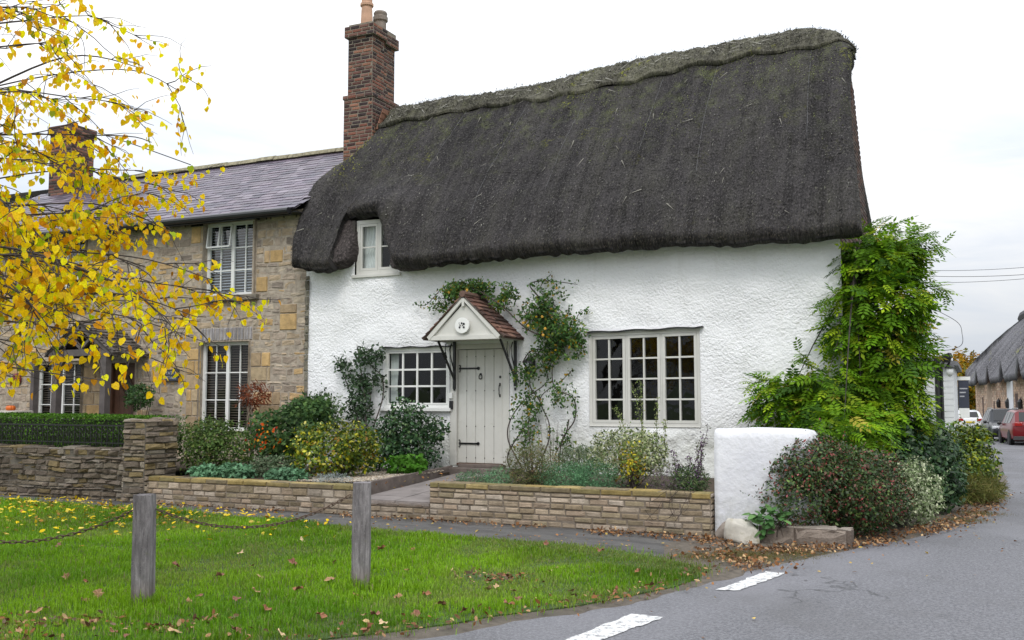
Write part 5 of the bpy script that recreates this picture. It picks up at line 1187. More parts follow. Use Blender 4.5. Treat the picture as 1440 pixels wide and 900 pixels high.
spikes('bare_perennial', 'thin purplish bare stems standing below the wall lantern', [(742+g_, 675, 735+g_*1.1, 585+(g_*7 % 23)) for g_ in range(0, 50, 4)], 260, .018, [(1, (.16, .11, .12)), (1, (.14, .12, .07))], -2.2, seed=34, r=.012)
def hang():   # straggling strand hanging over the wall
    g = np.random.default_rng(4); mb = MB(); P = []
    for k in range(6):
        a = onD(950+g.uniform(-14, 14), 690, -3.32); t = np.linspace(0, 1, 8)
        mb.tube([(a[0]+.10*math.sin(u*3+k)-.25*u*g.uniform(.2, 1), -3.34-.03*math.sin(u*PI), a[2]-u*g.uniform(.25, .45)) for u in t], .003, 4)
    return mb
hs = thing('trailing_stems', 'dry trailing stems hanging down the face of the brick wall', 'plant', (4.2, -3.3, .5)); hang().build('stems', M['twig'], hs)
# street side
bush('hebe', 'large dark shrub with red tinted leaf tips in front of the white wall', [blob(1070, 640, 1185, 752, -3.0, .6), blob(1085, 615, 1170, 700, -3.05, .45), blob(1090, 612, 1200, 715, -2.7, .7), blob(1150, 630, 1275, 752, -2.3, .8), blob(1125, 618, 1160, 660, -2.7, .4)], 30000, .040,
     [(4, (.05, .085, .032)), (1.6, (.11, .062, .042)), (3, (.028, .046, .02)), (1.2, (.12, .17, .06)), (.7, (.20, .06, .055))], mat='leaf_gloss', floor=.03, seed=41, stems=26, shell=.42, lump=.16, cl=3.5, amp=2.5,
     extra=[(360, .03, [(2, (.20, .075, .07)), (.5, (.34, .13, .14))], 'small', .06, None)])
bush('variegated_euonymus', 'white variegated shrub between the dark reddish shrub and the evergreen', [blob(1240, 645, 1322, 738, -1.2, .6), blob(1215, 650, 1290, 720, -1.6, .4)], 5600, .042, [(3, (.36, .40, .27)), (2, (.18, .23, .12)), (1, (.5, .52, .38)), (1, (.06, .09, .035))], floor=.02, seed=42, stems=16, lump=.25)
bush('evergreen_shrub', 'tall dark glossy evergreen shrub beneath the wisteria', [blob(1215, 585, 1300, 690, .0, .7), blob(1255, 590, 1345, 690, .9, .8), blob(1290, 640, 1352, 715, .6, .6)], 9000, .075, [(4, (.03, .065, .028)), (2, (.055, .10, .045)), (1, (.11, .16, .08)), (1, (.018, .035, .016))], mat='leaf_gloss', floor=.02, seed=43, stems=20, lump=.28, up=.7)
bush('golden_shrub', 'bushy shrub with yellow green tips beside the road bend', [blob(1318, 622, 1385, 705, 3.2, .8), blob(1340, 606, 1398, 690, 3.6, .7), blob(1330, 598, 1365, 650, 4.2, .5), blob(1352, 598, 1392, 625, 3.6, .3)], 6500, .07, [(3, (.075, .12, .025)), (2, (.13, .17, .03)), (1, (.28, .29, .04)), (2, (.04, .065, .02))], mat='leaf_gloss', floor=.0, seed=44, stems=20, lump=.35)
bush('grassy_clump', 'dry grassy clump at the outside of the road bend', [blob(1310, 668, 1402, 716, 2.2, .5), blob(1360, 672, 1408, 708, 3.2, .4)], 4200, .16, [(3, (.13, .14, .05)), (2, (.20, .18, .08)), (1, (.08, .10, .03))], shape='needle', floor=.0, seed=45, stems=0, up=-.2, rnd_=1.2, lump=.3)
bush('seedling_plant', 'small broad leaved green plant at the foot of the white wall', [blob(1055, 712, 1105, 748, -3.5, .14)], 95, .11, [(3, (.09, .18, .07)), (1, (.14, .24, .1))], floor=.08, seed=46, stems=8, up=1.4, rnd_=.4)
# clipped hedge behind the railing
def hedge():
    g = np.random.default_rng(51); n = 30000
    P = np.c_[g.uniform(-13.5, -4.72, n), np.zeros(n), np.zeros(n)]; top = g.random(n) < .62
    P[:, 1] = np.where(top, g.uniform(-2.93, -2.2, n), -2.93+g.exponential(.03, n)); P[:, 2] = np.where(top, 1.33-g.exponential(.03, n), g.uniform(.55, 1.33, n))
    P[:, 2] += .045*fbm(P, 1.3, 2, 7)*top; P[:, 1] += .03*fbm(P, 2, 2, 8)
    N_ = np.where(top[:, None], [0, 0, 1.], [0, -1., .15]); nn = unit(N_+g.normal(0, .45, (n, 3))); T = unit(np.cross(nn, g.normal(size=(n, 3)))+N_*.5)
    C = pickcol([(3, (.055, .115, .02)), (2, (.085, .17, .03)), (1, (.03, .06, .015))], n, np.clip(.5+fbm(P, 3, 2, 2), 0, 1), g)
    V, F, Cc = leafcloud(P, T, nn, .034*g.uniform(.6, 1.3, n), C, 'small')
    o = thing('clipped_hedge', 'low clipped green hedge behind the black railing', 'hedge', (-9, -2.6, .45)); mkobj('foliage', V, F, M['leaf'], o, cols=Cc)
    mb = MB(); mb.box((-13.5, -2.85, .45), (-4.76, -2.25, 1.26)); mb.build('dark_core', plain('inner_hedge', (.018, .024, .010), .95, .3, 14, 1, 20), o)  # plain dark box painted as the shaded inside of the hedge
hedge()
bush('garden_shrub', 'dark green shrub just behind the stone pier', [blob(222, 584, 262, 640, -2.3, .3)], 1300, .04, [(3, (.045, .09, .025)), (1, (.08, .14, .04))], floor=SO, seed=52, stems=5)
# bay tree and red cordyline-like pot plants
bt = bush('bay_tree', 'small round clipped bay tree beside the brown door', [blob(177, 540, 214, 574, -.45, .27)], 1500, .05, [(3, (.04, .08, .03)), (1, (.08, .14, .05))], cat='tree', floor=.4, seed=53, stems=6, base=(onD(195, 600, -.45)[0], -.45, .45), mat='leaf_gloss', stem_r=.014)
b = onD(357, 560, -.4); bush('red_leaved_plant', 'small round plant with reddish brown leaves by the lower window', [blob(335, 540, 378, 572, -.4, .28)], 520, .11, [(3, (.16, .055, .035)), (2, (.25, .10, .06)), (1, (.10, .04, .03))], shape='narrow', floor=.4, seed=54, stems=5, base=(b[0], -.4, .45), stem_r=.014, cat='plant')

# ---- wisteria on the corner
def wisteria():
    g = np.random.default_rng(61)
    bl = [blob(1190, 325, 1275, 400, .3, .6), blob(1195, 370, 1296, 470, .3, .8), blob(1205, 440, 1294, 545, .4, .8), blob(1195, 520, 1290, 612, .2, .7), blob(1240, 326, 1290, 380, .6, .5),
          blob(1060, 520, 1150, 598, -.45, .35), blob(1110, 508, 1215, 602, -.5, .45), blob(1172, 400, 1215, 500, -.15, .22), blob(1130, 560, 1240, 618, -.6, .5), blob(1140, 575, 1235, 635, -1.3, .5)]
    n = 4000; P, Nn = bushpoints(bl, n, g, .45, .25); ok = P[:, 2] > 1.0; P, Nn = P[ok], Nn[ok]; n = len(P)
    side = unit(np.stack([g.normal(size=n), g.normal(size=n), np.zeros(n)], 1))
    T = unit(Nn*[1, 1, .3]+side*.6+np.stack([np.zeros(n), np.zeros(n), g.uniform(-1.1, .15, n)], 1)); nn = unit(Nn*.5+np.array([0, 0, 1.])+g.normal(0, .35, (n, 3)))
    hgt = np.clip((P[:, 2]-1.2)/2.8, 0, 1); out = np.clip(.5+.9*fbm(P, 1.6, 2, 3), 0, 1)
    C = pickcol([(4, (.105, .20, .03)), (3, (.165, .285, .04)), (1.4, (.27, .36, .06)), (1.8, (.05, .105, .022))], n, out, g); yl = g.random(n) < .035; C[yl] = (.42, .36, .05)
    V, F, Cc = leafcloud(P, T, nn, g.uniform(.22, .37, n), C, 'wisteria')
    # free shoots at the outline
    o = thing('wisteria', 'big light green wisteria climbing the corner of the white cottage', 'climber', (6.0, -.1, .1))
    mkobj('foliage', V, F, M['leaf'], o, cols=Cc)
    mb = MB()
    for k in range(5):
        x0 = 5.95+.12*k; P0 = np.array([(x0, -.25+.1*k, .05), (x0+.03, -.3, .7), (x0-.05+.1*math.sin(k), -.2, 1.5), (x0+.08, -.1+.08*k, 2.4), (x0-.1, .1, 3.2), (x0+.15*k-.2, .1+.1*k, 3.9)]); mb.tube(smoothline(P0, 6), np.linspace(.04, .012, 31), 6)
    for k in range(26): 
        j = g.integers(0, n); a = np.array([6.0, -.1, g.uniform(1.0, 3.6)]); b = P[j]; t = np.linspace(0, 1, 6)[:, None]; mb.tube(a*(1-t)+b*t+np.c_[np.zeros((6, 2)), .15*np.sin(t*PI)], np.linspace(.014, .004, 6), 4)
    mb.build('stems', M['bark'], o)
    # some long shoots with leaves
    Ps = []; Ts = []; mb = MB()
    for (xa, ya, xb, yb, d) in ((1262, 325, 1308, 330, .5), (1280, 340, 1322, 345, .6), (1200, 335, 1228, 312, .2), (1300, 400, 1330, 410, .7), (1185, 400, 1158, 430, -.2), (1100, 530, 1058, 540, -.5), (1230, 318, 1262, 316, .4), (1140, 510, 1125, 497, -.45), (1290, 585, 1318, 600, .3)):
        a = onD(xa, ya, d); b = onD(xb, yb, d-.15); t = np.linspace(0, 1, 6)[:, None]; Q = a*(1-t)+b*t; k_ = MB(); k_.tube(Q, .005, 4); k_.build('shoot', M['stem_green'], o)
        for q in Q[1:]:
            for s_ in range(3): Ps.append(q+g.normal(0, .02, 3)); Ts.append(unit((b-a)/np.linalg.norm(b-a)+g.normal(0, .7, 3)+[0, 0, -.2]))
    Ps = np.array(Ps); Ts = np.array(Ts); V, F, Cc = leafcloud(Ps, Ts, unit(g.normal(0, .3, Ps.shape)+[0, 0, 1]), g.uniform(.16, .28, len(Ps)), pickcol([(2, (.12, .22, .03)), (1, (.2, .28, .05))], len(Ps), None, g), 'wisteria')
    sh = mkobj('shoot_leaves', V, F, M['leaf'], o, cols=Cc)
wisteria()
# ---- climbing rose round the door and the climber left of the window
def climber(name, label, stems, zones, size, pal, base, seed, flowers=None, shape='oval', cat='climber', r=.013):
    g = np.random.default_rng(seed); o = thing(name, label, cat, base); mb = MB(); Q = []
    for st in stems:
        P = smoothline([onD(x, y, d) for x, y, d in st], 7); mb.tube(P, np.linspace(r, r*.4, len(P)), 5); Q.append(P)
    Vs = []; Fs = []; Cs = []; k = 0
    for (x0, y0, x1, y1, d, n, dens_) in zones:
        c, rr = blob(x0, y0, x1, y1, d, .13); m = int(n); u = unit(g.normal(size=(m, 3))); P = c+u*rr*(g.random((m, 1))**.5)
        f = fbm(P, 5, 2, seed); P = P[f > -dens_]; m = len(P)
        # small twigs carrying the leaves
        for _ in range(max(3, m//40)):
            j = g.integers(0, m); e = P[j]; a = c+(e-c)*.15; t = np.linspace(0, 1, 4)[:, None]; mb.tube(a*(1-t)+e*t+g.normal(0, .012, (4, 3)), .0035, 4)
        nn = unit(np.array([0, -1., .5])+g.normal(0, .6, (m, 3))); T = unit(g.normal(size=(m, 3))+[0, -.2, -.3]); C = pickcol(pal, m, np.clip(.5+fbm(P, 4, 2, 2), 0, 1), g)
        V, F, Cc = leafcloud(P, T, nn, size*g.uniform(.6, 1.3, m), C, shape); Vs.append(V); Fs.append(F+k); Cs.append(Cc); k += len(V)
    for P in Q:   # leaves along the stems
        m = len(P)*2; i = g.integers(len(P)//4, len(P), m); X = P[i]+g.normal(0, .03, (m, 3)); C = pickcol(pal, m, None, g)
        V, F, Cc = leafcloud(X, unit(g.normal(size=X.shape)), unit(g.normal(0, .6, X.shape)+[0, -1, .4]), size*g.uniform(.6, 1.2, m), C, shape); Vs.append(V); Fs.append(F+k); Cs.append(Cc); k += len(V)
    mkobj('foliage', np.vstack(Vs), np.vstack(Fs), M['leaf'], o, cols=np.vstack(Cs)); mb.build('stems', M['twig'], o)
    if flowers:
        first = None
        for (x, y, d) in flowers:
            p = onD(x, y, d)
            if first is None:
                fb = MB()
                for a in range(6):
                    t = a*PI/3; q = np.array([math.cos(t), -.5, math.sin(t)])*.019; fb.add([p, p+q+[q[2]*.5, 0, -q[0]*.5], p+q*1.4, p+q+[-q[2]*.5, 0, q[0]*.5]], [(0, 1, 2, 3)])
                fb.lathe([(.004, -.02), (.016, -.01), (.012, .01)], tuple(p), 6, 1)
                first = fb.build('rose_bloom', plain('orange_bloom', (.62, .36, .05), .6, .2, 30), o); p0 = p
            else:
                c = first.copy(); COL.objects.link(c); c.location = p-p0
    return o
rose = climber('climbing_rose', 'climbing rose with orange blooms trained over the door canopy', [
    [(722, 668, -.35), (714, 640, -.3), (738, 600, -.2), (760, 570, -.15), (745, 540, -.1), (755, 500, -.1), (795, 450, -.12), (760, 410, -.1), (775, 385, -.08)],
    [(785, 668, -.3), (790, 620, -.2), (808, 590, -.12), (806, 560, -.1), (780, 545, -.1), (778, 510, -.1), (795, 480, -.12), (815, 440, -.12), (826, 440, -.1)],
    [(735, 660, -.3), (715, 620, -.3), (718, 590, -.2), (740, 560, -.15), (770, 535, -.12), (762, 500, -.15), (790, 480, -.12), (800, 430, -.1)],
    [(750, 665, -.25), (770, 625, -.2), (772, 595, -.15), (760, 560, -.12), (790, 535, -.1), (805, 520, -.1)],
    [(790, 478, -.15), (745, 465, -.3), (705, 430, -.5), (665, 405, -.3), (630, 400, -.25), (600, 428, -.15), (585, 428, -.1)],
    [(735, 510, -.12), (745, 495, -.1), (762, 492, -.1), (775, 508, -.1), (765, 530, -.1)],
    [(760, 420, -.1), (745, 400, -.1), (770, 395, -.1), (812, 400, -.1)],
    [(800, 590, -.12), (795, 612, -.15), (780, 640, -.2)]],
    [(618, 396, 662, 425, -.25, 700, .3), (640, 390, 700, 420, -.25, 900, .4), (680, 395, 735, 440, -.3, 900, .3), (600, 412, 640, 445, -.2, 170, .2), (725, 415, 795, 475, -.2, 1200, .4), (750, 440, 830, 508, -.22, 1700, .5), (745, 390, 800, 440, -.15, 420, .1), (790, 465, 830, 508, -.2, 320, .3),
     (715, 545, 765, 600, -.2, 420, .2), (765, 535, 815, 580, -.15, 300, .2), (715, 505, 760, 545, -.2, 300, .2), (712, 590, 765, 635, -.25, 330, .2), (735, 480, 790, 525, -.2, 380, .2), (780, 600, 815, 640, -.2, 120, .1)],
    .055, [(4, (.06, .12, .04)), (3, (.10, .17, .06)), (1, (.16, .18, .05)), (1, (.03, .055, .022)), (.5, (.3, .2, .04))], (1.0, -.3, .43), 71,
    [(632, 411, -.35), (657, 408, -.4), (763, 445, -.3), (767, 462, -.35), (764, 471, -.35), (743, 458, -.35), (783, 405, -.2), (736, 454, -.35)])
climber('wall_climber', 'dark leaved climber on the white wall left of the small window', [
    [(505, 600, -.35), (495, 560, -.2), (480, 520, -.12), (470, 500, -.1)], [(515, 600, -.35), (512, 550, -.15), (505, 505, -.12), (502, 485, -.1)], [(525, 600, -.3), (538, 560, -.15), (537, 530, -.12), (520, 510, -.12), (535, 488, -.1)], [(500, 600, -.3), (520, 570, -.2), (515, 540, -.12), (485, 530, -.12)]],
    [(466, 495, 505, 535, -.15, 240, .2), (490, 482, 530, 520, -.15, 260, .3), (485, 520, 530, 560, -.18, 380, .4), (478, 550, 530, 600, -.25, 520, .5), (515, 482, 545, 515, -.15, 150, .3), (515, 510, 545, 550, -.15, 110, .1), (430, 545, 470, 580, -.3, 120, .1)],
    .065, [(4, (.045, .075, .04)), (2, (.07, .11, .06)), (1, (.13, .17, .11)), (2, (.028, .045, .025))], (-2.5, -.2, .41), 72, None)

# ---- the yellow tree whose crown hangs into the picture from the left
def yellow_tree():
    g = np.random.default_rng(81); base = np.array([-1.5, -10.4, 0.])
    o = thing('autumn_tree', 'yellow leaved autumn tree overhanging the green at the left', 'tree', tuple(base))
    mb = MB(); trunk = smoothline([base, base+[.05, .0, 1.2], base+[.15, .05, 2.2], base+[.3, .1, 3.2], base+[.4, .2, 4.3], base+[.7, .3, 5.6]], 6); mb.tube(trunk, np.linspace(.14, .045, len(trunk)), 10); mb.build('trunk', M['bark'], o)
    tips = [(275, 128, 7.2), (222, 96, 7.0), (155, 22, 6.6), (100, 5, 6.4), (235, 200, 7.2), (243, 260, 7.4), (222, 240, 7.0), (270, 330, 7.0), (325, 395, 6.6), (318, 430, 6.6), (300, 468, 6.2), (278, 515, 6.0), (250, 420, 7.2), (215, 545, 5.6), (170, 575, 5.4), (120, 500, 6.2),
            (90, 60, 6.8), (60, 20, 6.3), (20, 10, 6.0), (120, 170, 7.4), (70, 230, 6.5), (150, 300, 6.8), (200, 340, 7.0), (60, 380, 6.2), (110, 420, 6.4), (30, 470, 5.8), (100, 530, 5.6), (40, 560, 5.6), (190, 440, 6.6), (240, 380, 7.2), (30, 300, 5.6), (140, 240, 7.6),
            (190, 290, 7.3), (80, 470, 5.9), (20, 200, 5.9), (150, 380, 6.2), (60, 130, 7.0), (210, 150, 7.4), (160, 500, 6.0), (225, 480, 6.2), (-60, 100, 6), (-80, 300, 6), (-60, 480, 5.6), (-120, 200, 6.5), (50, 320, 7.2), (110, 350, 7.6), (20, 420, 6.8), (170, 410, 7.3)]
    bb = MB(); LP = []; 
    def leafrun(P, n, spread=.03):
        L = len(P); t = g.uniform(.12, 1, n)*(L-1); i = np.minimum(t.astype(int), L-2); f = (t-i)[:, None]; LP.append(P[i]*(1-f)+P[i+1]*f+g.normal(0, spread, (n, 3)))
    def twig(a, d, L, r, lev):
        m = 6; P = [a]; d = unit(d)
        for _ in range(m): d = unit(d+g.normal(0, .16, 3)+np.array([0, 0, -.07])); P.append(P[-1]+d*L/m)
        P = np.array(P)
        if P[:, 2].min() < 1.62: return None, d
        bb.tube(P, np.linspace(r, r*.35, m+1), 4, cap=False); return P, d
    for x, y, t in tips:
        x -= 22 if x > 150 else 8; y -= 40 if y > 500 else (22 if y > 420 else 0); t += .5
        tip = far(x, y, t); h = np.clip((tip[2]-.2)*.62+.9, 1.7, 4.6); k = np.argmin(np.abs(trunk[:, 2]-h)); a = trunk[k]
        mid = a*.5+tip*.5+np.array([0, 0, .16*np.linalg.norm(tip-a)*g.uniform(.3, 1.0)])+g.normal(0, .12, 3); q1 = a*.8+mid*.2+[0, 0, .1]
        P = smoothline([a, q1, mid, mid*.35+tip*.65+g.normal(0, .08, 3)+[0, 0, .06], tip], 6); L = len(P); r0 = g.uniform(.009, .018)
        bb.tube(P, np.linspace(r0, .003, L), 5, cap=False)
        leafrun(P[-7:], int(g.integers(5, 11)))
        low = 1.0 if y > 230 else .45
        for _ in range(int(9 if y > 230 else 6)):
            i = g.integers(L//3, L-1); d0 = unit(P[i+1]-P[i]); side = unit(np.cross(d0, [0, 0, 1.])); sg = g.choice([-1, 1])
            Q, de = twig(P[i], d0*.7+side*sg*g.uniform(.3, 1.0)+np.array([0, 0, g.uniform(-.45, .35)]), g.uniform(.3, .7), .005, 1)
            if Q is None: continue
            leafrun(Q, int(g.integers(12, 29)*low)+2)
            for _2 in range(2):
                j = g.integers(1, 6); Q2, _d = twig(Q[j], (Q[j]-Q[j-1])/np.linalg.norm(Q[j]-Q[j-1])+g.normal(0, .6, 3), g.uniform(.18, .42), .0035, 2);
                if Q2 is not None: leafrun(Q2, int(g.integers(5, 11)*low)+1, .02)
    bb.build('branches', M['bark'], o)
    P = np.vstack(LP)-[0, 0, .03]; q = P-CAM; w = q@FW; P = P[(w > 2.6) & (g.random(len(P)) < np.where(P[:, 2] < 2.25, .34, np.where(P[:, 2] < 2.9, .62, 1.0)))]; n = len(P)
    T = unit(np.stack([g.normal(0, .45, n), g.normal(0, .45, n), -np.ones(n)], 1)); nn = unit(g.normal(size=(n, 3))*[1, 1, .4])
    t = np.clip(.5+.8*fbm(P, .9, 2, 4), 0, 1)
    C = pickcol([(8, (.94, .66, .012)), (3, (.90, .55, .010)), (1, (.62, .58, .03)), (.9, (.68, .34, .03)), (.7, (.30, .38, .05)), (.3, (.36, .17, .04))], n, None, g); C = np.clip(C*(.85+.3*t[:, None]), 0, .95)
    V, F, Cc = leafcloud(P, T, nn, g.uniform(.030, .062, n), C, 'heart'); mkobj('crown', V, F, M['leaf_thin'], o, cols=Cc, smooth=False); print('yellow leaves', n)
yellow_tree()

# ================================================================== THE GREEN: POSTS, CHAINS, LEAVES
def mkpost(name, label, x, y, h, w, rz, lean, seed):
    g = np.random.default_rng(seed); nz = 26; m = 5; V = []; F = []; per = []
    for i in range(4):
        for t in range(m): per.append((i, t/m))
    for j in range(nz+1):
        z = -.05+(h+.05)*j/nz
        for i, t in per:
            c = [(-1, -1), (1, -1), (1, 1), (-1, 1)]; a, b = c[i], c[(i+1) % 4]; px = (a[0]+(b[0]-a[0])*t)*.96; py = (a[1]+(b[1]-a[1])*t)*.96
            rr = .93+.07*(1-abs(2*t-1)); k = w/2*(1.0+.02*math.sin(z*5)) 
            d = .005*float(fbm(np.array([px*6+seed, py*6, z*.8]), 2, 3, seed)); V.append((px*(k+d)*(1 if t else .96)+lean[0]*z, py*(k+d)*(1 if t else .96)+lean[1]*z, z+(.008*float(vnoise(np.array([px*3, py*3, seed*1.]), 1.5)) if j == nz else 0)))
    K = len(per)
    for j in range(nz):
        for i in range(K): F.append((j*K+i, j*K+(i+1) % K, (j+1)*K+(i+1) % K, (j+1)*K+i))
    V = np.array(V); top = len(V); V = np.vstack([V, [[lean[0]*h, lean[1]*h, h+.004]]]); F += [(nz*K+i, nz*K+(i+1) % K, top) for i in range(K)]
    c, s = math.cos(rz), math.sin(rz); V = V@np.array([(c, s, 0), (-s, c, 0), (0, 0, 1)])+np.array([x, y, 0])
    o = thing(name, label, 'post', (x, y, 0), 'wooden posts on the green'); p = mkobj('timber', V, F, M['post'], o); return o
def chain(name, label, a, b, sag, parent_pts=None):
    a = np.array(a); b = np.array(b); o = thing(name, label, 'chain', tuple(a), 'chains between the posts'); L = np.linalg.norm(b-a); t = np.linspace(0, 1, 200); P = a+(b-a)*t[:, None]; P[:, 2] -= sag*4*t*(1-t)
    s = np.concatenate([[0], np.cumsum(np.linalg.norm(np.diff(P, axis=0), axis=1))]); pitch = .040; n = int(s[-1]/pitch)
    k = MB(); u = np.linspace(0, 2*PI, 11)[:-1]; ring = [( .023*math.cos(x)+(.007 if math.cos(x) > 0 else -.007), .011*math.sin(x), 0) for x in u]; ring.append(ring[0]); k.tube(ring, .0038, 5, cap=False)
    me = None
    for i in range(n):
        c = np.array([np.interp((i+.5)*pitch, s, P[:, q]) for q in range(3)]); c2 = np.array([np.interp((i+.9)*pitch, s, P[:, q]) for q in range(3)]); d = unit(c2-c)
        if me is None:
            first = k.build('link', M['rust'], None); me = first.data; first.parent = o; l = first
        else: l = bpy.data.objects.new('link', me); COL.objects.link(l)
        l.parent = o; l.location = c-a; az = math.atan2(d[1], d[0]); el = math.asin(d[2]); l.rotation_mode = 'YXZ'
        import mathutils
        R = mathutils.Matrix.Rotation(az, 4, 'Z')@mathutils.Matrix.Rotation(-el, 4, 'Y')@mathutils.Matrix.Rotation(PI/2*(i % 2)+.3, 4, 'X'); l.rotation_mode = 'XYZ'; l.rotation_euler = R.to_euler()
    return o
mkpost('wooden_post', 'grey weathered wooden post on the left of the green in view', 1.61, -9.0, .86, .145, math.radians(25), (-.012, 0), 2)
mkpost('wooden_post', 'grey weathered wooden post nearest the garden path with a split face', 2.77, -7.73, .90, .155, math.radians(28), (.0, 0), 5)
mkpost('wooden_post', 'grey wooden post outside the left edge of the view', .45, -10.27, .86, .15, math.radians(40), (0, 0), 9)
def pdir(a, b): d = np.array(b)-np.array(a); return d/np.linalg.norm(d)
p1, p2, p3 = np.array([1.6, -9.0]), np.array([2.77, -7.73]), np.array([.45, -10.27])
d12 = pdir(p1, p2); d31 = pdir(p3, p1)
chain('hanging_chain', 'rusty chain sagging between the two wooden posts', (*(p1+d12*.09), .74), (*(p2-d12*.09), .80), .20)
chain('hanging_chain', 'rusty chain running left from the left wooden post', (*(p1-d31*.09), .74), (*(p3+d31*.09), .74), .20)
# fallen leaves: the large ones singly, the small yellow ones as litter
def leafmesh(seed, big):
    g = np.random.default_rng(seed); nseg = 14; V = [(0, 0, .012)]; 
    for i in range(nseg):
        a = 2*PI*i/nseg; r = (.6+.4*abs(math.cos(a*2.5)))*(1 if i % 2 else .72); V.append((r*math.cos(a)*.055*big, r*math.sin(a)*.045*big, .008+.022*big*g.random()*(abs(math.sin(a+seed)))))
    F = [(0, i+1, (i+1) % nseg+1) for i in range(nseg)]; return V, F
leaf_cols = [(.26, .11, .05), (.34, .20, .10), (.18, .075, .045), (.42, .28, .14), (.23, .10, .06), (.50, .36, .20)]
def fallen():
    g = np.random.default_rng(91); meshes = []
    for k, c in enumerate(leaf_cols):
        V, F = leafmesh(k, 1.0); me = bpy.data.meshes.new('dry_leaf'); me.from_pydata(V, [], F); m_ = plain('dry_leaf_%s' % ['russet', 'tan', 'dark', 'pale', 'brown', 'straw'][k], c, .75, .35, 60); me.materials.append(m_); me.update(); meshes.append(me)
    spots = [(118, 847), (137, 835), (60, 858), (85, 765), (355, 832), (362, 815), (413, 794), (355, 797), (232, 758), (340, 780), (375, 858), (465, 818), (450, 866), (300, 870), (22, 885), (48, 864), (130, 875), (155, 890), (180, 893), (215, 880), (245, 888), (335, 845), (246, 795), (582, 775), (542, 772), (510, 870),
             (420, 830), (525, 868), (700, 825), (710, 812), (688, 828), (750, 828), (770, 838), (782, 800), (776, 806), (844, 778), (900, 803), (870, 832), (620, 848), (655, 862), (585, 865), (565, 868), (560, 842), (520, 885), (540, 878), (535, 890), (480, 880), (390, 893), (330, 890), (90, 812), (280, 838), (715, 852), (830, 845), (905, 828), (935, 790), (640, 810), (575, 800), (425, 760), (600, 838), (765, 768), (120, 820), (470, 790), (500, 838), (260, 850), (310, 812), (805, 832), (735, 845), (665, 820), (690, 815), (720, 830)]
    names = ['russet leaf', 'tan leaf', 'dark brown leaf', 'pale dry leaf', 'brown leaf', 'straw coloured leaf']
    for i, (x, y) in enumerate(spots):
        k = int(g.integers(0, 6)); p = onZ(x+g.normal(0, 2), y+g.normal(0, 1.5), .045); o = bpy.data.objects.new('fallen_leaf', meshes[k]); COL.objects.link(o); o.location = p; s_ = g.uniform(.6, 1.25)
        o.scale = (s_*g.uniform(.7, 1.2), s_*g.uniform(.7, 1.2), s_*g.uniform(.8, 1.8)); o.rotation_euler = (g.normal(0, .45), g.normal(0, .45), g.uniform(0, 6.28)); BASES[o.name] = p
        tag(o, '%s, one of those lying scattered on the green' % names[k], 'leaf', 'fallen %ss on the green' % names[k].replace('leaf', 'lea').replace('leas', 'leaves') if 0 else 'scattered %s kind on the green' % names[k])
    def litter(name, label, P, sz, pal, sd, shape='oval', zoff=.0, tilt=.35):
        g = np.random.default_rng(sd); n = len(P); nn = unit(g.normal(0, tilt, (n, 3))+[0, 0, 1]); T = unit(np.cross(nn, g.normal(size=(n, 3)))); V, F, Cc = leafcloud(P, T, nn, sz*g.uniform(.6, 1.3, n), pickcol(pal, n, None, g), shape)
        tag(mkobj(name, V, F, M['litter'], cols=Cc), label, 'leaf litter', kind='stuff')
    g = np.random.default_rng(92)
    # yellow leaves below the tree
    N = 9000; P = np.c_[g.normal(-4.6, 3.0, N), g.uniform(-8.5, -3.35, N)]; pr = np.exp(-((P[:, 1]+4.6)/1.5)**2)*sm(1.6, -2.5, P[:, 0]); P = P[g.random(N) < pr*.36]; z = np.where(inpoly(P, LAWN), .045, .012)
    litter('yellow_leaf_litter', 'small yellow leaves strewn over path and grass below the tree', np.c_[P, z+.02*g.random(len(P))], .07, [(4, (.60, .44, .03)), (2, (.48, .40, .10)), (2, (.28, .16, .05)), (.6, (.55, .42, .14))], 93)
    # brown litter on the earth verge, along path and lawn edge
    A = []
    def scatter(line, n, w, z=.02):
        L = smoothline(line, 12); i = g.integers(0, len(L), n); A.append(np.c_[L[i]+g.normal(0, w, (n, 2)), z+.03*g.random(n)])
    scatter([(4.7, -3.75), (5.3, -4.2), (5.7, -4.0), (6.2, -3.4), (6.7, -2.2), (7.2, -.8), (7.6, 1.5), (7.8, 4)], 1250, .15)
    scatter([(4.9, -4.6), (5.4, -5.0), (5.6, -5.3)], 380, .16); scatter([(5.6, -4.3), (6.1, -3.6), (6.5, -2.9)], 330, .14); scatter([(6.9, -1.9), (7.3, -.2), (7.65, 2.5)], 400, .13)
    scatter([(3.3, -3.55), (4.0, -3.6), (4.8, -3.7)], 350, .09); scatter([(-.4, -3.5), (1.0, -3.5), (2.5, -3.5)], 260, .07); scatter([(-4, -3.45), (-1.5, -3.5)], 160, .08)
    scatter([(5.2, -5.6), (5.0, -6.9), (4.5, -7.8), (3.9, -8.9), (3.1, -9.9)], 230, .12, .03); scatter([(3.35, -6.8), (3.9, -6.9)], 90, .14, .03); L_ = [tuple(onZ(x, y)[:2]) for x, y in ((-20, 880), (60, 884), (140, 878), (220, 892), (300, 880), (400, 896))]; scatter(L_[:5], 230, .09, .03); scatter([(2.0, -10.2), (1.2, -10.4), (0, -10.9)], 240, .25, .03)
    P = np.vstack(A); litter('brown_leaf_litter', 'brown fallen leaves drifted along the verge and wall foot', P, .046, [(3, (.20, .10, .05)), (2, (.32, .20, .12)), (2.5, (.09, .05, .03)), (1, (.42, .30, .18)), (1, (.15, .11, .08))], 94, tilt=.6)
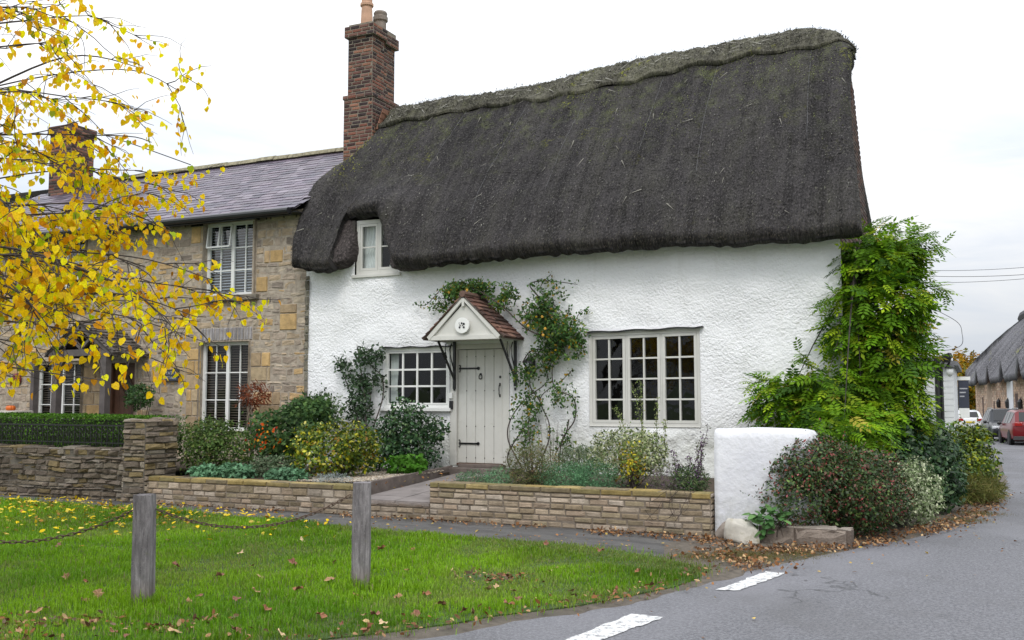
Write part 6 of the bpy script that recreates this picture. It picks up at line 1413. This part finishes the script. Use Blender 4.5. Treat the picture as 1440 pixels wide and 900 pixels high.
    A.clear(); scatter([(5.3, -8.2), (6.2, -5.4), (7.3, -2.4), (8.2, 1.0)], 60, .5, .0); scatter([(.2, -2.6), (.2, -.6)], 45, .35, .44 if 0 else .40); scatter([(-6, -4.2), (0, -4.0), (4.3, -4.4)], 150, .3, .008)
    litter('windblown_leaves', 'a few windblown leaves on the tarmac', np.vstack(A), .045, [(2, (.3, .16, .08)), (1, (.45, .33, .12))], 95)
fallen()
# dry moss and thin grass tufts on the verge
def tufts():
    g = np.random.default_rng(97); n = 9000
    C0 = [(5.35, -4.75), (5.55, -4.6), (5.2, -4.5), (5.8, -4.2), (4.9, -4.9), (7.5, .5), (7.3, -.4)]; i = g.integers(0, len(C0), n); P = np.array(C0)[i]+g.normal(0, .16, (n, 2)); P = np.c_[P, np.full(n, .012)]
    L = g.uniform(.015, .05, n); a = unit(g.normal(0, .5, (n, 3))+[0, 0, 1]); C = np.array([(.17, .14, .04), (.12, .13, .03), (.22, .17, .07)])[g.integers(0, 3, n)]*g.uniform(.7, 1.3, (n, 1))
    V, F, Cc = leafcloud(P, a, g.normal(size=(n, 3)), L, C, 'needle'); tag(mkobj('mossy_grass', V, F, M['grass'], cols=Cc), 'sparse mossy grass on the dirt verge at the lawn tip', 'grass', kind='stuff')
tufts()

# ================================================================== DOWN THE STREET
# whitewashed building beyond the cottage
p = far(1322, 600, 30.0)
def P3(x, F_, z=None):
    q = far(x, 562, F_); return np.array([q[0], q[1], q[2] if z is None else z])
a = P3(1341, 27.5); nb = thing('white_outbuilding', 'white boarded outbuilding beyond the cottage beside the street', 'building', (a[0], a[1], float(zg(a[0], a[1]))))
zb_ = float(zg(a[0], a[1])); bx0, by0 = a[0]-1.9, a[1]; mb = MB()
mb.box((bx0, by0, zb_), (a[0], by0+7, 2.55), R=None)
for k in range(18): mb.box((bx0-.012, by0-.02, zb_+.05+k*.17), (a[0]+.02, by0-.0, zb_+.05+k*.17+.158))
mb.build('wall', plain('white_boards', (.68, .69, .70), .6, .07, 3), nb)
mb = MB(); mb.prism([(bx0-.2, by0-.25, 2.55), (a[0]+.15, by0-.25, 2.55), (a[0]+.15, by0-.25, 2.66), (bx0-.2, by0-.25, 3.1)], (0, 0, 0), (0, 7.5, 0)); mb.build('roof', plain('grey_felt', (.16, .16, .17), .8, .2), nb)
mb = MB(); q0 = P3(1319, 26.9); q1 = P3(1325, 26.9)
mb.tube([(q0[0], q0[1], zb_), (q0[0], q0[1], 2.5), (q0[0]-.2, q0[1], 2.75)], .07, 8); mb.tube([(q1[0], q1[1], zb_), (q1[0], q1[1], 2.5), (q1[0]+.12, q1[1], 2.75)], .045, 8); mb.build('drainpipe', M['gutter'], nb)
q = P3(1324, 26.6); fl = thing('floodlight', 'black floodlight on the wall corner beside the drainpipes', 'lamp', (q[0], q[1], 2.7)); mb = MB()
mb.bar((q[0]-.12, q[1], 2.66), (q[0]+.28, q[1]-.1, 2.80), .22, .14); mb.bar((q[0]-.2, q[1], 2.5), (q[0]-.05, q[1], 2.75), .07, .1); mb.lathe([(.10, 0), (.13, .12), (.13, .15)], (q[0]+.16, q[1]-.05, 2.60), 10); mb.build('housing', M['iron'], fl, bevel=.01)
q = P3(1337, 26.5); lm = thing('street_lantern', 'black lantern on a curved bracket at the white building', 'lamp', (q[0], q[1], 2.35)); mb = MB()
mb.tube(smoothline([(q[0]-.38, q[1]+.25, 2.52), (q[0]-.25, q[1]+.15, 2.62), (q[0]-.08, q[1], 2.72), (q[0], q[1], 2.66), (q[0], q[1], 2.58)], 6), .018, 6); mb.build('bracket', M['iron'], lm)
mb = MB(); mb.lathe([(.02, 2.60), (.06, 2.57), (.13, 2.47), (.13, 2.45), (.05, 2.45)], (q[0], q[1], 0), 12); mb.build('hood', M['iron'], lm)
mb = MB(); mb.lathe([(.10, 2.45), (.085, 2.30), (.05, 2.24), (.02, 2.22)], (q[0], q[1], 0), 12); mb.build('glass', plain('frosted_lamp_glass', (.55, .56, .55), .2, .1, 6), lm, smooth=True)
# for-sale style board
q = P3(1343.5, 33); sb = thing('agent_board', 'white post with a navy and white board beside the street', 'sign', (q[0], q[1], float(zg(q[0], q[1])))); z0 = float(zg(q[0], q[1]))
mb = MB(); mb.box((q[0]-.055, q[1]-.055, z0), (q[0]+.055, q[1]+.055, 2.35)); mb.box((q[0]-.1, q[1]-.03, 2.25), (q[0]+.48, q[1]+.03, 2.37)); mb.build('post', M['white_paint'], sb)
mb = MB(); mb.box((q[0]+.10, q[1]-.015, 1.32), (q[0]+.42, q[1]+.015, 2.24)); pn = mb.build('navy_panel', plain('navy_panel', (.035, .04, .06), .5, .1), sb)
mb = MB(); mb.box((q[0]+.10, q[1]-.018, .98), (q[0]+.42, q[1]+.015, 1.315)); mb.build('white_panel', M['white_paint'], sb)
mb = MB()
for k in range(3): mb.box((q[0]+.14, q[1]-.02, 1.95-k*.13), (q[0]+.38-.05*k, q[1]-.016, 1.99-k*.13))
mb.build('white_lines', plain('sign_grey', (.4, .4, .42), .6), sb)
# ---- thatched barn
A0 = np.array([7.4, 82.0]); A1 = np.array([13.0, 26.0]); dv = (A1-A0)/np.linalg.norm(A1-A0); nv = np.array([-dv[1], dv[0]]); nv = nv if nv[0] < 0 else -nv     # towards the street
LB = np.linalg.norm(A1-A0); zf = -.67; HE = 3.35
bn = thing('thatched_barn', 'long brick barn with scalloped grey thatch behind the parked cars', 'barn', (A0[0], A0[1], zf))
def W(a, o_, z): return (A0[0]+dv[0]*a+nv[0]*o_, A0[1]+dv[1]*a+nv[1]*o_, z)
M['barn_brick'] = attr('barn_brick', .85, .3, 4, .4, 20, .02, .2)
mb = MB(); WD = 6.5; openings = [(5, 6, -.2, 1.8), (12.5, 13.2, .3, 1.5), (24, 25.3, 0, 2.0), (33, 34, .2, 1.7)]
mm = MB(); mm.prism([W(.02, -.02, zf-.3), W(LB, -.02, zf-.3), W(LB, -.02, HE+.3), W(.02, -.02, HE+.3)], (0, 0, 0), (-nv[0]*-.0, 0, 0)); 
P4 = [W(0, 0, zf-.3), W(LB, 0, zf-.3), W(LB, -WD, zf-.3), W(0, -WD, zf-.3)]; mm = MB(); mm.prism(P4, (0, 0, 0), (0, 0, HE+.6-zf+.3), col=(.3, .22, .15))
rb = random.Random(5)
masonry(mb, W(0, .0, zf), (dv[0], dv[1], 0), (0, 0, 1), (nv[0], nv[1], 0), 40, HE+.2-zf, (.16, .17), (.35, .6), lambda x, z, R: shade(R.choice([(.50, .34, .24), (.56, .40, .29), (.46, .33, .26), (.60, .47, .36)]), R, .75, 1.2), gap=.02, pro=(.01, .02), jit=.004, R=rb, holes=[(8.5, 11.5, .1, 3.6)]+[(a, b, c-zf, d-zf) for a, b, c, d in openings])
masonry(mb, W(0, -WD, zf), (-nv[0]*-1, -nv[1]*-1, 0), (0, 0, 1), (-dv[0], -dv[1], 0), WD, HE+.2-zf, (.16, .17), (.35, .6), lambda x, z, R: shade((.42, .27, .17), R, .75, 1.2), gap=.02, pro=(.01, .02), R=rb)
bw = mb.build('wall', M['barn_brick'], bn); mm.build('mortar', plain('barn_mortar', (.36, .26, .19), .9, .2, 3), bw)
mb = MB(); mb.prism([W(20.5, .02, zf), W(23.4, .02, zf), W(23.4, .02, HE), W(20.5, .02, HE)], (0, 0, 0), (nv[0]*.04, nv[1]*.04, 0)); mb.build('white_panel', plain('barn_whitewash', (.76, .77, .79), .8, .06), bn)
for a, b, c, d in openings:
    mb = MB(); mb.prism([W(a, -.0, c), W(b, -.0, c), W(b, -.0, d), W(a, -.0, d)], (0, 0, 0), (nv[0]*.012, nv[1]*.012, 0)); mb.build('opening', plain('brown_opening', (.07, .035, .025), .8, .2), bn)
for a in (16.5, 21.2, 27): 
    mb = MB(); c = W(a, .12, 1.35); mb.lathe([(.05, -.35), (.14, -.3), (.18, .1), (.05, .3)], c, 8); mb.tube([W(a, 0, 1.7), W(a, .12, 1.72), c], .03, 5); mb.build('wall_lamp', M['iron'], bn)
# its roof: a coat that swoops down between the openings
U_ = np.linspace(0, LB, 260); T_ = np.concatenate([np.linspace(0, .06, 5), np.linspace(.09, 1, 26)])
UU, TT = np.meshgrid(U_, T_); ov = .75; ridge_z = 8.4; hip = 6.0
scal = .62*np.abs(np.sin(UU*PI/5.2+.4))**.55*0+.55*(1-np.exp(-(((UU+1.2) % 5.2-2.6)/.62)**2)); 
lowz = HE-.22+1.05*np.maximum(0, 1-np.abs(((UU+3.2) % 7.6)-3.8)/1.15)**.9-.10*np.cos((UU+3.2)*2*PI/7.6)*0
d_in = -ov+(WD/2+ov)*TT; z_ = lowz*(1-TT)+ridge_z*TT+.25*np.sin(TT*PI)
foldn = .07*np.exp(-((((UU+3.2) % 7.6)-3.8)/.9)**2)*(1-TT)**2
hipc = HE-.2+(UU+ov)*(ridge_z-HE)/hip
zz_ = np.minimum(z_, hipc+.0)
front = np.stack([A0[0]+dv[0]*(UU)-nv[0]*d_in, A0[1]+dv[1]*UU-nv[1]*d_in, z_+foldn], -1)
# squeeze the far end into a hip
uh = np.clip(UU/hip, 0, 1); hh = np.minimum(TT, 1); shift = np.where(UU < hip, 0, 0)
pos = np.maximum(UU, -ov+(hip+ov)*TT*1.0); pos = np.where(UU < hip, -ov+(UU+0)/hip*(hip+ov), UU); pos = np.maximum(pos, -ov+(hip+ov)*TT)
front = np.stack([A0[0]+dv[0]*pos-nv[0]*d_in, A0[1]+dv[1]*pos-nv[1]*d_in, z_+foldn+.05*fbm(np.stack([pos, TT*4, TT*0], -1), 1.2, 2, 3)], -1)
ny, nx = UU.shape; V = front.reshape(-1, 3); i, j = np.meshgrid(np.arange(nx-1), np.arange(ny-1)); b = (j*nx+i).ravel(); F1 = np.stack([b, b+1, b+nx+1, b+nx], 1)
lo = V.copy(); lo[:, 2] -= .38; lo[:, :2] -= nv*.1; bot = np.arange(nx-1); Fl = np.stack([bot+len(V), bot+1+len(V), bot+1, bot], 1)
back = front.copy(); w_ = (WD/2+ov)*(1-TT)*2; back[..., 0] -= nv[0]*w_; back[..., 1] -= nv[1]*w_; VB = back.reshape(-1, 3)
endp = [(-ov, -ov), ]
V_all = np.vstack([V, lo, VB]); F_all = np.vstack([F1, F1[:, ::-1]+len(V), Fl, F1[:, ::-1]+2*len(V)])
uv = np.stack([pos, -TT*5], -1).reshape(-1, 2)*.5; o = mkobj('thatched_roof', V_all, F_all, M['thatch_far'], bn, smooth=True, uv=np.vstack([uv]*3))
# hip end
mb = MB(); col0 = front[:, 0]; colb = back[:, 0]; n = len(col0); Vh = np.vstack([col0, colb]); mb.add(Vh, [(i, i+1, n+i+1, n+i) for i in range(n-1)]); mb.add(np.vstack([col0[:1], colb[:1], col0[:1]-[0, 0, .35], colb[:1]-[0, 0, .35]]), [(0, 1, 3, 2)])
hp = mb.build('hip_end', M['thatch_far'], bn)
mb = MB(); 
for k in range(60): a = hip-.4+(LB-hip)*k/59
mb.tube([W(hip-.5, -WD/2, ridge_z-.12)]+[W(hip+(LB-hip)*k/20, -WD/2, ridge_z+.06+.03*math.sin(k*2)) for k in range(21)], .42, 8); mb.build('ridge_roll', M['thatch_far'], bn)
# autumn trees at the end of the street
def fartree(label, x, F_, r, h, pal, seed, zb=-.6, n=3200, sz=.35):
    c = P3(x, F_); g = np.random.default_rng(seed); bl = [((c[0]+g.normal(0, r*.4), c[1]+g.normal(0, r*.4), zb+h*f), np.array([r*k, r*k, h*.28])) for f, k in ((.45, .9), (.62, 1.0), (.8, .7))]
    P, Nn = bushpoints(bl, n, g, .5, .35); nn = unit(Nn+g.normal(0, .6, P.shape)+[0, 0, .4]); V, F, Cc = leafcloud(P, unit(np.cross(nn, g.normal(size=P.shape))), nn, sz*g.uniform(.6, 1.3, len(P)), pickcol(pal, len(P), np.clip(.5+fbm(P, .5, 2, 3), 0, 1), g), 'lobed')
    o = thing('distant_tree', label, 'tree', (c[0], c[1], zb), 'trees at the end of the street'); mkobj('crown', V, F, M['leaf'], o, cols=Cc)
    mb = MB(); mb.tube([(c[0], c[1], zb), (c[0]+.1, c[1], zb+h*.4), (c[0], c[1], zb+h*.75)], [.25, .18, .06], 7)
    for k in range(7): a = g.uniform(0, 6.28); mb.tube([(c[0], c[1], zb+h*(.3+.05*k)), (c[0]+r*.6*math.cos(a), c[1]+r*.6*math.sin(a), zb+h*(.45+.06*k))], [.08, .03], 5)
    mb.build('trunk', M['bark'], o)
fartree('orange and green autumn tree behind the white post', 1337, 108, 2.6, 7.0, [(3, (.22, .14, .03)), (2, (.12, .12, .03)), (1, (.32, .17, .04))], 1)
fartree('golden brown autumn tree beside the barn end', 1353, 112, 2.4, 6.8, [(3, (.26, .13, .03)), (2, (.20, .16, .04)), (1, (.10, .10, .03))], 2)
fartree('dull green tree low behind the white car', 1362, 118, 2.6, 4.6, [(3, (.09, .11, .03)), (1, (.2, .13, .04))], 3)
fartree('dark green tree hidden behind the white building', 1318, 110, 3.0, 6.2, [(3, (.06, .09, .03)), (1, (.16, .13, .04))], 4)
# wires
def wire(label, pts, r=.012, name='overhead_wire', grp=None):
    P = smoothline(pts, 8); mb = MB(); mb.tube(P, r, 4); o = mb.build(name, M['iron'], base=tuple(P[0])); tag(o, label, 'wire', grp)
def line(x0, y0, x1, y1, F0, F1, sag=.3):
    a = far(x0, y0, F0); b = far(x1, y1, F1); t = np.linspace(0, 1, 7); return [a*(1-u)+b*u-np.array([0, 0, sag*4*u*(1-u)]) for u in t]
wire('highest of the three overhead wires at the right', line(1180, 372, 1560, 362, 34, 30), .007)
wire('middle of the three overhead wires at the right', line(1180, 378, 1560, 374, 34, 30), .008)
wire('lowest of the three overhead wires at the right', line(1180, 390, 1560, 377, 34, 30), .007)
wire('thin cable from the left chimney down to the slate roof', [np.array([-12.3, 2.5, 8.3]), np.array([-11, 2.6, 7.85]), np.array([-9.3, 2.8, 7.2])], .012, 'roof_cable')
wire('loose looping cable behind the wisteria', [far(1300, 428, 20), far(1345, 452, 20), far(1353, 470, 20), far(1352, 485, 20), far(1335, 492, 20), far(1318, 492, 20)], .006, 'loose_cable')
# ---- cars
def car(name, label, L, Wd, H, loc, rz, paint, prof, lights_rear=True, facing=1, plate='yellow', roofrail=False, cat='car'):
    o = thing(name, label, cat, loc, 'cars parked along the street', rz=rz); hw = Wd/2; ST = []
    for (t, zb, zbelt, ztop, wf, wt) in prof:
        x = L/2-t*L; w = hw*wf; tp_ = hw*wt
        ST.append([(x, 0, zb), (x, w*.80, zb), (x, w*.97, zb+.10), (x, w, (zb+zbelt)*.52), (x, w*.965, zbelt), (x, tp_, zbelt+(ztop-zbelt)*.92), (x, tp_*.88, ztop), (x, 0, ztop+.012)])
    S = np.array(ST); m, k = S.shape[:2]; S2 = S.copy(); S2[..., 1] *= -1; mb = MB()
    for A_, fl in ((S, False), (S2, True)):
        F = [(i*k+j, i*k+j+1, (i+1)*k+j+1, (i+1)*k+j) if fl else (i*k+j, (i+1)*k+j, (i+1)*k+j+1, i*k+j+1) for i in range(m-1) for j in range(k-1)]
        F += [tuple(range(k)) if not fl else tuple(range(k))[::-1], tuple((m-1)*k+j for j in range(k))[::-1] if not fl else tuple((m-1)*k+j for j in range(k))]
        mb.add(A_.reshape(-1, 3), F)
    body = mb.build('body', paint, o, smooth=True); body.data.set_sharp_from_angle(angle=math.radians(28)) if hasattr(body.data, 'set_sharp_from_angle') else None
    GL = M['car_glass']
    def patch(nm, quad, shrink=.9, off=.012):
        q = np.array(quad, float); c = q.mean(0); n_ = np.cross(q[2]-q[0], q[3]-q[1]); n_ /= np.linalg.norm(n_)
        if n_@(c-np.array([0, 0, .8])) < 0: n_ = -n_
        p = c+(q-c)*shrink+n_*off; b_ = MB(); b_.prism(p, -n_*.02, n_*.0); b_.build(nm, GL, o)
    gi = [i for i, p in enumerate(prof) if p[3]-p[2] > .2]
    for A_ in (S, S2):
        for a_, b_ in zip(gi[:-1], gi[1:]): patch('side_window', [A_[a_, 4], A_[b_, 4], A_[b_, 5], A_[a_, 5]], .88)
    a_ = gi[0]-1; b_ = gi[0]; patch('windscreen', [S[a_, 6], S2[a_, 6], S2[b_, 6], S[b_, 6]], .90); a_ = gi[-1]; b_ = gi[-1]+1
    patch('rear_window', [S[a_, 6], S2[a_, 6], S2[b_, 6]*[1, 1, 1], S[b_, 6]], .86)
    for xw in (L*.5-.86, -L*.5+.80):
        for sg in (1, -1):
            w_ = part('wheel', o); R_ = .335
            t = MB(); t.lathe([(R_-.1, -.11), (R_-.02, -.11), (R_, -.07), (R_, .07), (R_-.02, .11), (R_-.1, .11)], (xw, sg*(hw-.085), R_), 24, 1); t.build('tyre', M['tyre'], w_)
            t = MB(); t.lathe([(R_-.1, .09*sg), (R_-.12, .07*sg), (.06, .085*sg), (.05, .10*sg), (.02, .10*sg)], (xw, sg*(hw-.08), R_), 20, 1)
            t.build('rim', M['rim'], w_)
            t = MB(); t.lathe([(R_+.06, -.02), (R_+.06, .006)], (xw, sg*(hw-.012), R_+.0), 24, 1); t.build('wheel_arch', M['tyre'], o)
    xr = -L/2; xf = L/2
    def bx(nm, a, b, mat): t = MB(); t.box(a, b); t.build(nm, mat, o, bevel=.015)
    for sg in (1, -1):
        bx('tail_light', (xr+.0, sg*(hw*.62)-.13, .86*H/1.55), (xr+.22, sg*(hw*.62)+.20, .86*H/1.55+.16) if sg > 0 else (xr+.22, sg*(hw*.62)+.13, .86*H/1.55+.16), M['tail']) if sg > 0 else bx('tail_light', (xr+.0, -hw*.62-.20, .86*H/1.55), (xr+.22, -hw*.62+.13, .86*H/1.55+.16), M['tail'])
        ya, yb2 = (hw*.45, hw*.93) if sg > 0 else (-hw*.93, -hw*.45); bx('headlight', (xf-.32, ya, .66), (xf-.035, yb2, .80), M['lens'])
        t = MB(); t.lathe([(.02, -.09), (.09, -.06), (.09, .05), (.03, .08)], (L*.5-1.45, sg*(hw+.10), .98), 8, 0); t.bar((L*.5-1.45, sg*(hw-.06), .95), (L*.5-1.45, sg*(hw+.08), .96), .04, .04); t.build('wing_mirror', M['gutter'], o)
    bx('rear_bumper', (xr-.03, -hw*.9, .26), (xr+.2, hw*.9, .44), M['bumper']); bx('front_grille', (xf-.14, -hw*.62, .38), (xf+.01, hw*.62, .60), M['gutter'])
    bx('rear_number_plate', (xr-.035, -.26, .72), (xr-.0, .26, .83), M['plate_y']); bx('front_number_plate', (xf-.0, -.26, .44), (xf+.02, .26, .55), M['plate_w'])
    if roofrail:
        for sg in (1, -1): t = MB(); t.tube([(.5, sg*hw*.66, H-.01), (.4, sg*hw*.66, H+.04), (-1.1, sg*hw*.66, H+.03), (-1.3, sg*hw*.66, H-.03)], .02, 5); t.build('roof_rail', M['rim'], o)
    return o
def cp_(name, c, rough=.28): 
    m, nt, b = newmat(name); b.inputs['Base Color'].default_value = (*c, 1); b.inputs['Roughness'].default_value = rough; b.inputs['Coat Weight'].default_value = .25; b.inputs['Specular IOR Level'].default_value = .35; b.inputs['Coat Roughness'].default_value = .05; return m
M['car_glass'] = cp_('car_glass', (.008, .010, .012), .25); M['tyre'] = plain('tyre', (.018, .018, .018), .8, .2); M['rim'] = plain('alloy', (.42, .43, .45), .3, .05, metal=.8); M['tail'] = cp_('tail_lens', (.35, .01, .01)); M['lens'] = cp_('clear_lens', (.65, .67, .7), .1); M['bumper'] = plain('dark_bumper', (.05, .05, .052), .6, .1); M['plate_y'] = plain('yellow_plate', (.62, .48, .04), .5, .05); M['plate_w'] = plain('white_plate', (.7, .7, .68), .5, .05)
SUV = lambda H: [(0, .42, .60, .66, .74, .62), (.012, .28, .66, .74, .90, .78), (.06, .22, .76, .86, .96, .84), (.24, .21, .90, .98, 1.0, .86), (.275, .21, .93, 1.02, 1.0, .86), (.41, .21, .96, H-.03, 1.0, .74), (.52, .21, .97, H, 1.0, .74), (.68, .21, .98, H-.005, 1.0, .73), (.86, .21, 1.0, H-.06, .99, .70), (.965, .24, 1.02, 1.08, .97, .80), (.99, .30, .90, .96, .94, .82), (1.0, .42, .72, .76, .88, .80)]
HAT = lambda H: [(0, .42, .56, .62, .74, .62), (.012, .26, .62, .70, .90, .78), (.06, .20, .72, .82, .96, .84), (.2, .19, .86, .93, 1.0, .86), (.225, .19, .88, .96, 1.0, .86), (.40, .19, .92, H-.03, 1.0, .76), (.52, .19, .93, H, 1.0, .76), (.70, .19, .94, H-.01, 1.0, .75), (.88, .19, .96, H-.08, .99, .72), (.97, .22, .98, 1.04, .97, .82), (.99, .28, .86, .94, .94, .84), (1.0, .40, .66, .72, .88, .80)]
def carpos(x, F_, L, back=True):
    q = P3(x, F_); return (q[0], q[1], float(zg(q[0], q[1])))
HD = math.radians(95)      # cars heading away point up the street
PW = cp_('white_car_paint', (.72, .74, .76)); PB = cp_('black_car_paint', (.016, .018, .022)); PR = cp_('red_car_paint', (.15, .003, .006)); PR2 = cp_('bright_red_car_paint', (.36, .012, .018))
q = P3(1357, 64); car('white_hatchback', 'white hatchback seen from behind beside the white post', 4.0, 1.70, 1.52, (q[0], q[1], float(zg(*q[:2]))), HD+math.radians(3), PW, HAT(1.52))
q = P3(1333, 72); car('small_red_car', 'red car mostly hidden behind the white hatchback', 4.0, 1.7, 1.5, (q[0], q[1], float(zg(*q[:2]))), HD+math.radians(4), PR2, HAT(1.5))
q = P3(1408, 52); car('black_suv', 'black car facing the camera between white and red cars', 4.4, 1.85, 1.66, (q[0]+.1, q[1]+.6, float(zg(*q[:2]))), HD+PI+math.radians(2), PB, SUV(1.66), roofrail=True)
q = P3(1438, 47.5); car('red_suv', 'dark red car cut off by the right edge of the photograph', 4.4, 1.84, 1.64, (q[0]+.05, q[1]+.2, float(zg(*q[:2]))), HD+math.radians(2), PR, SUV(1.64))

# ================================================================== LIGHT, SKY, CAMERA
w = bpy.data.worlds.new('World'); SC.world = w; w.use_nodes = True; nt = w.node_tree; N = NT(nt); bg = nt.nodes['Background']; out = nt.nodes['World Output']
SUN_EL = math.radians(50); SUN_AZ = math.radians(160)     # azimuth clockwise from +Y
sky = N.n('ShaderNodeTexSky', sky_type='NISHITA', sun_disc=False, sun_elevation=SUN_EL, sun_rotation=SUN_AZ)
nt.links.new(sky.outputs[0], bg.inputs[0]); bg.inputs[1].default_value = .08
tc = N.n('ShaderNodeTexCoord').outputs['Generated']; sx = N.n('ShaderNodeSeparateXYZ', {0: tc})
el = N.math('MAXIMUM', sx.outputs[2], 0.0)
stretch = N.maps(tc, (1.0, 1.0, 4.5)); cl = N.tex(stretch, 2.1, 6, .55, .5); cl2 = N.tex(stretch, 5.5, 4, .6, .8)
ccol = N.mix(N.ramp(N.math('ADD', N.math('MULTIPLY', cl, .72), N.math('MULTIPLY', cl2, .28)), [(.40, 0), (.60, 1)]), (.74, .80, .90), (1.0, 1.0, 1.0))
bright = N.math('ADD', N.math('MULTIPLY', N.math('POWER', el, .85), 1.8), .73)       # an overcast sky is about three times brighter overhead
cb = N.n('ShaderNodeBackground', {'Color': ccol, 'Strength': bright}); mx = N.n('ShaderNodeMixShader', {0: .93, 1: bg.outputs[0], 2: cb.outputs[0]}); nt.links.new(mx.outputs[0], out.inputs[0])
sd = bpy.data.lights.new('sun', 'SUN'); sd.energy = 1.3; sd.angle = math.radians(18); sd.color = (1, .97, .92); so = bpy.data.objects.new('sun', sd); COL.objects.link(so)
import mathutils
dirv = mathutils.Vector((math.sin(SUN_AZ)*math.cos(SUN_EL), math.cos(SUN_AZ)*math.cos(SUN_EL), math.sin(SUN_EL))); so.rotation_euler = dirv.to_track_quat('Z', 'Y').to_euler()
cam = bpy.data.cameras.new('camera'); cam.lens = 36*FPX/1440; cam.sensor_width = 36; cam.clip_start = .1; cam.clip_end = 3000; co = bpy.data.objects.new('camera', cam); COL.objects.link(co); co.location = CAM
co.rotation_euler = (PI/2+PITCH, 0, AZ); SC.camera = co
cam.dof.use_dof = False
SC.view_settings.view_transform = 'Standard'; SC.view_settings.look = 'None'; SC.view_settings.exposure = 0; SC.view_settings.gamma = 1; SC.view_settings.use_curve_mapping = False
SC.render.engine = 'CYCLES'; SC.cycles.max_bounces = 6; SC.cycles.diffuse_bounces = 3; SC.cycles.glossy_bounces = 3; SC.cycles.transparent_max_bounces = 8; SC.cycles.transmission_bounces = 4; SC.cycles.use_denoising = True
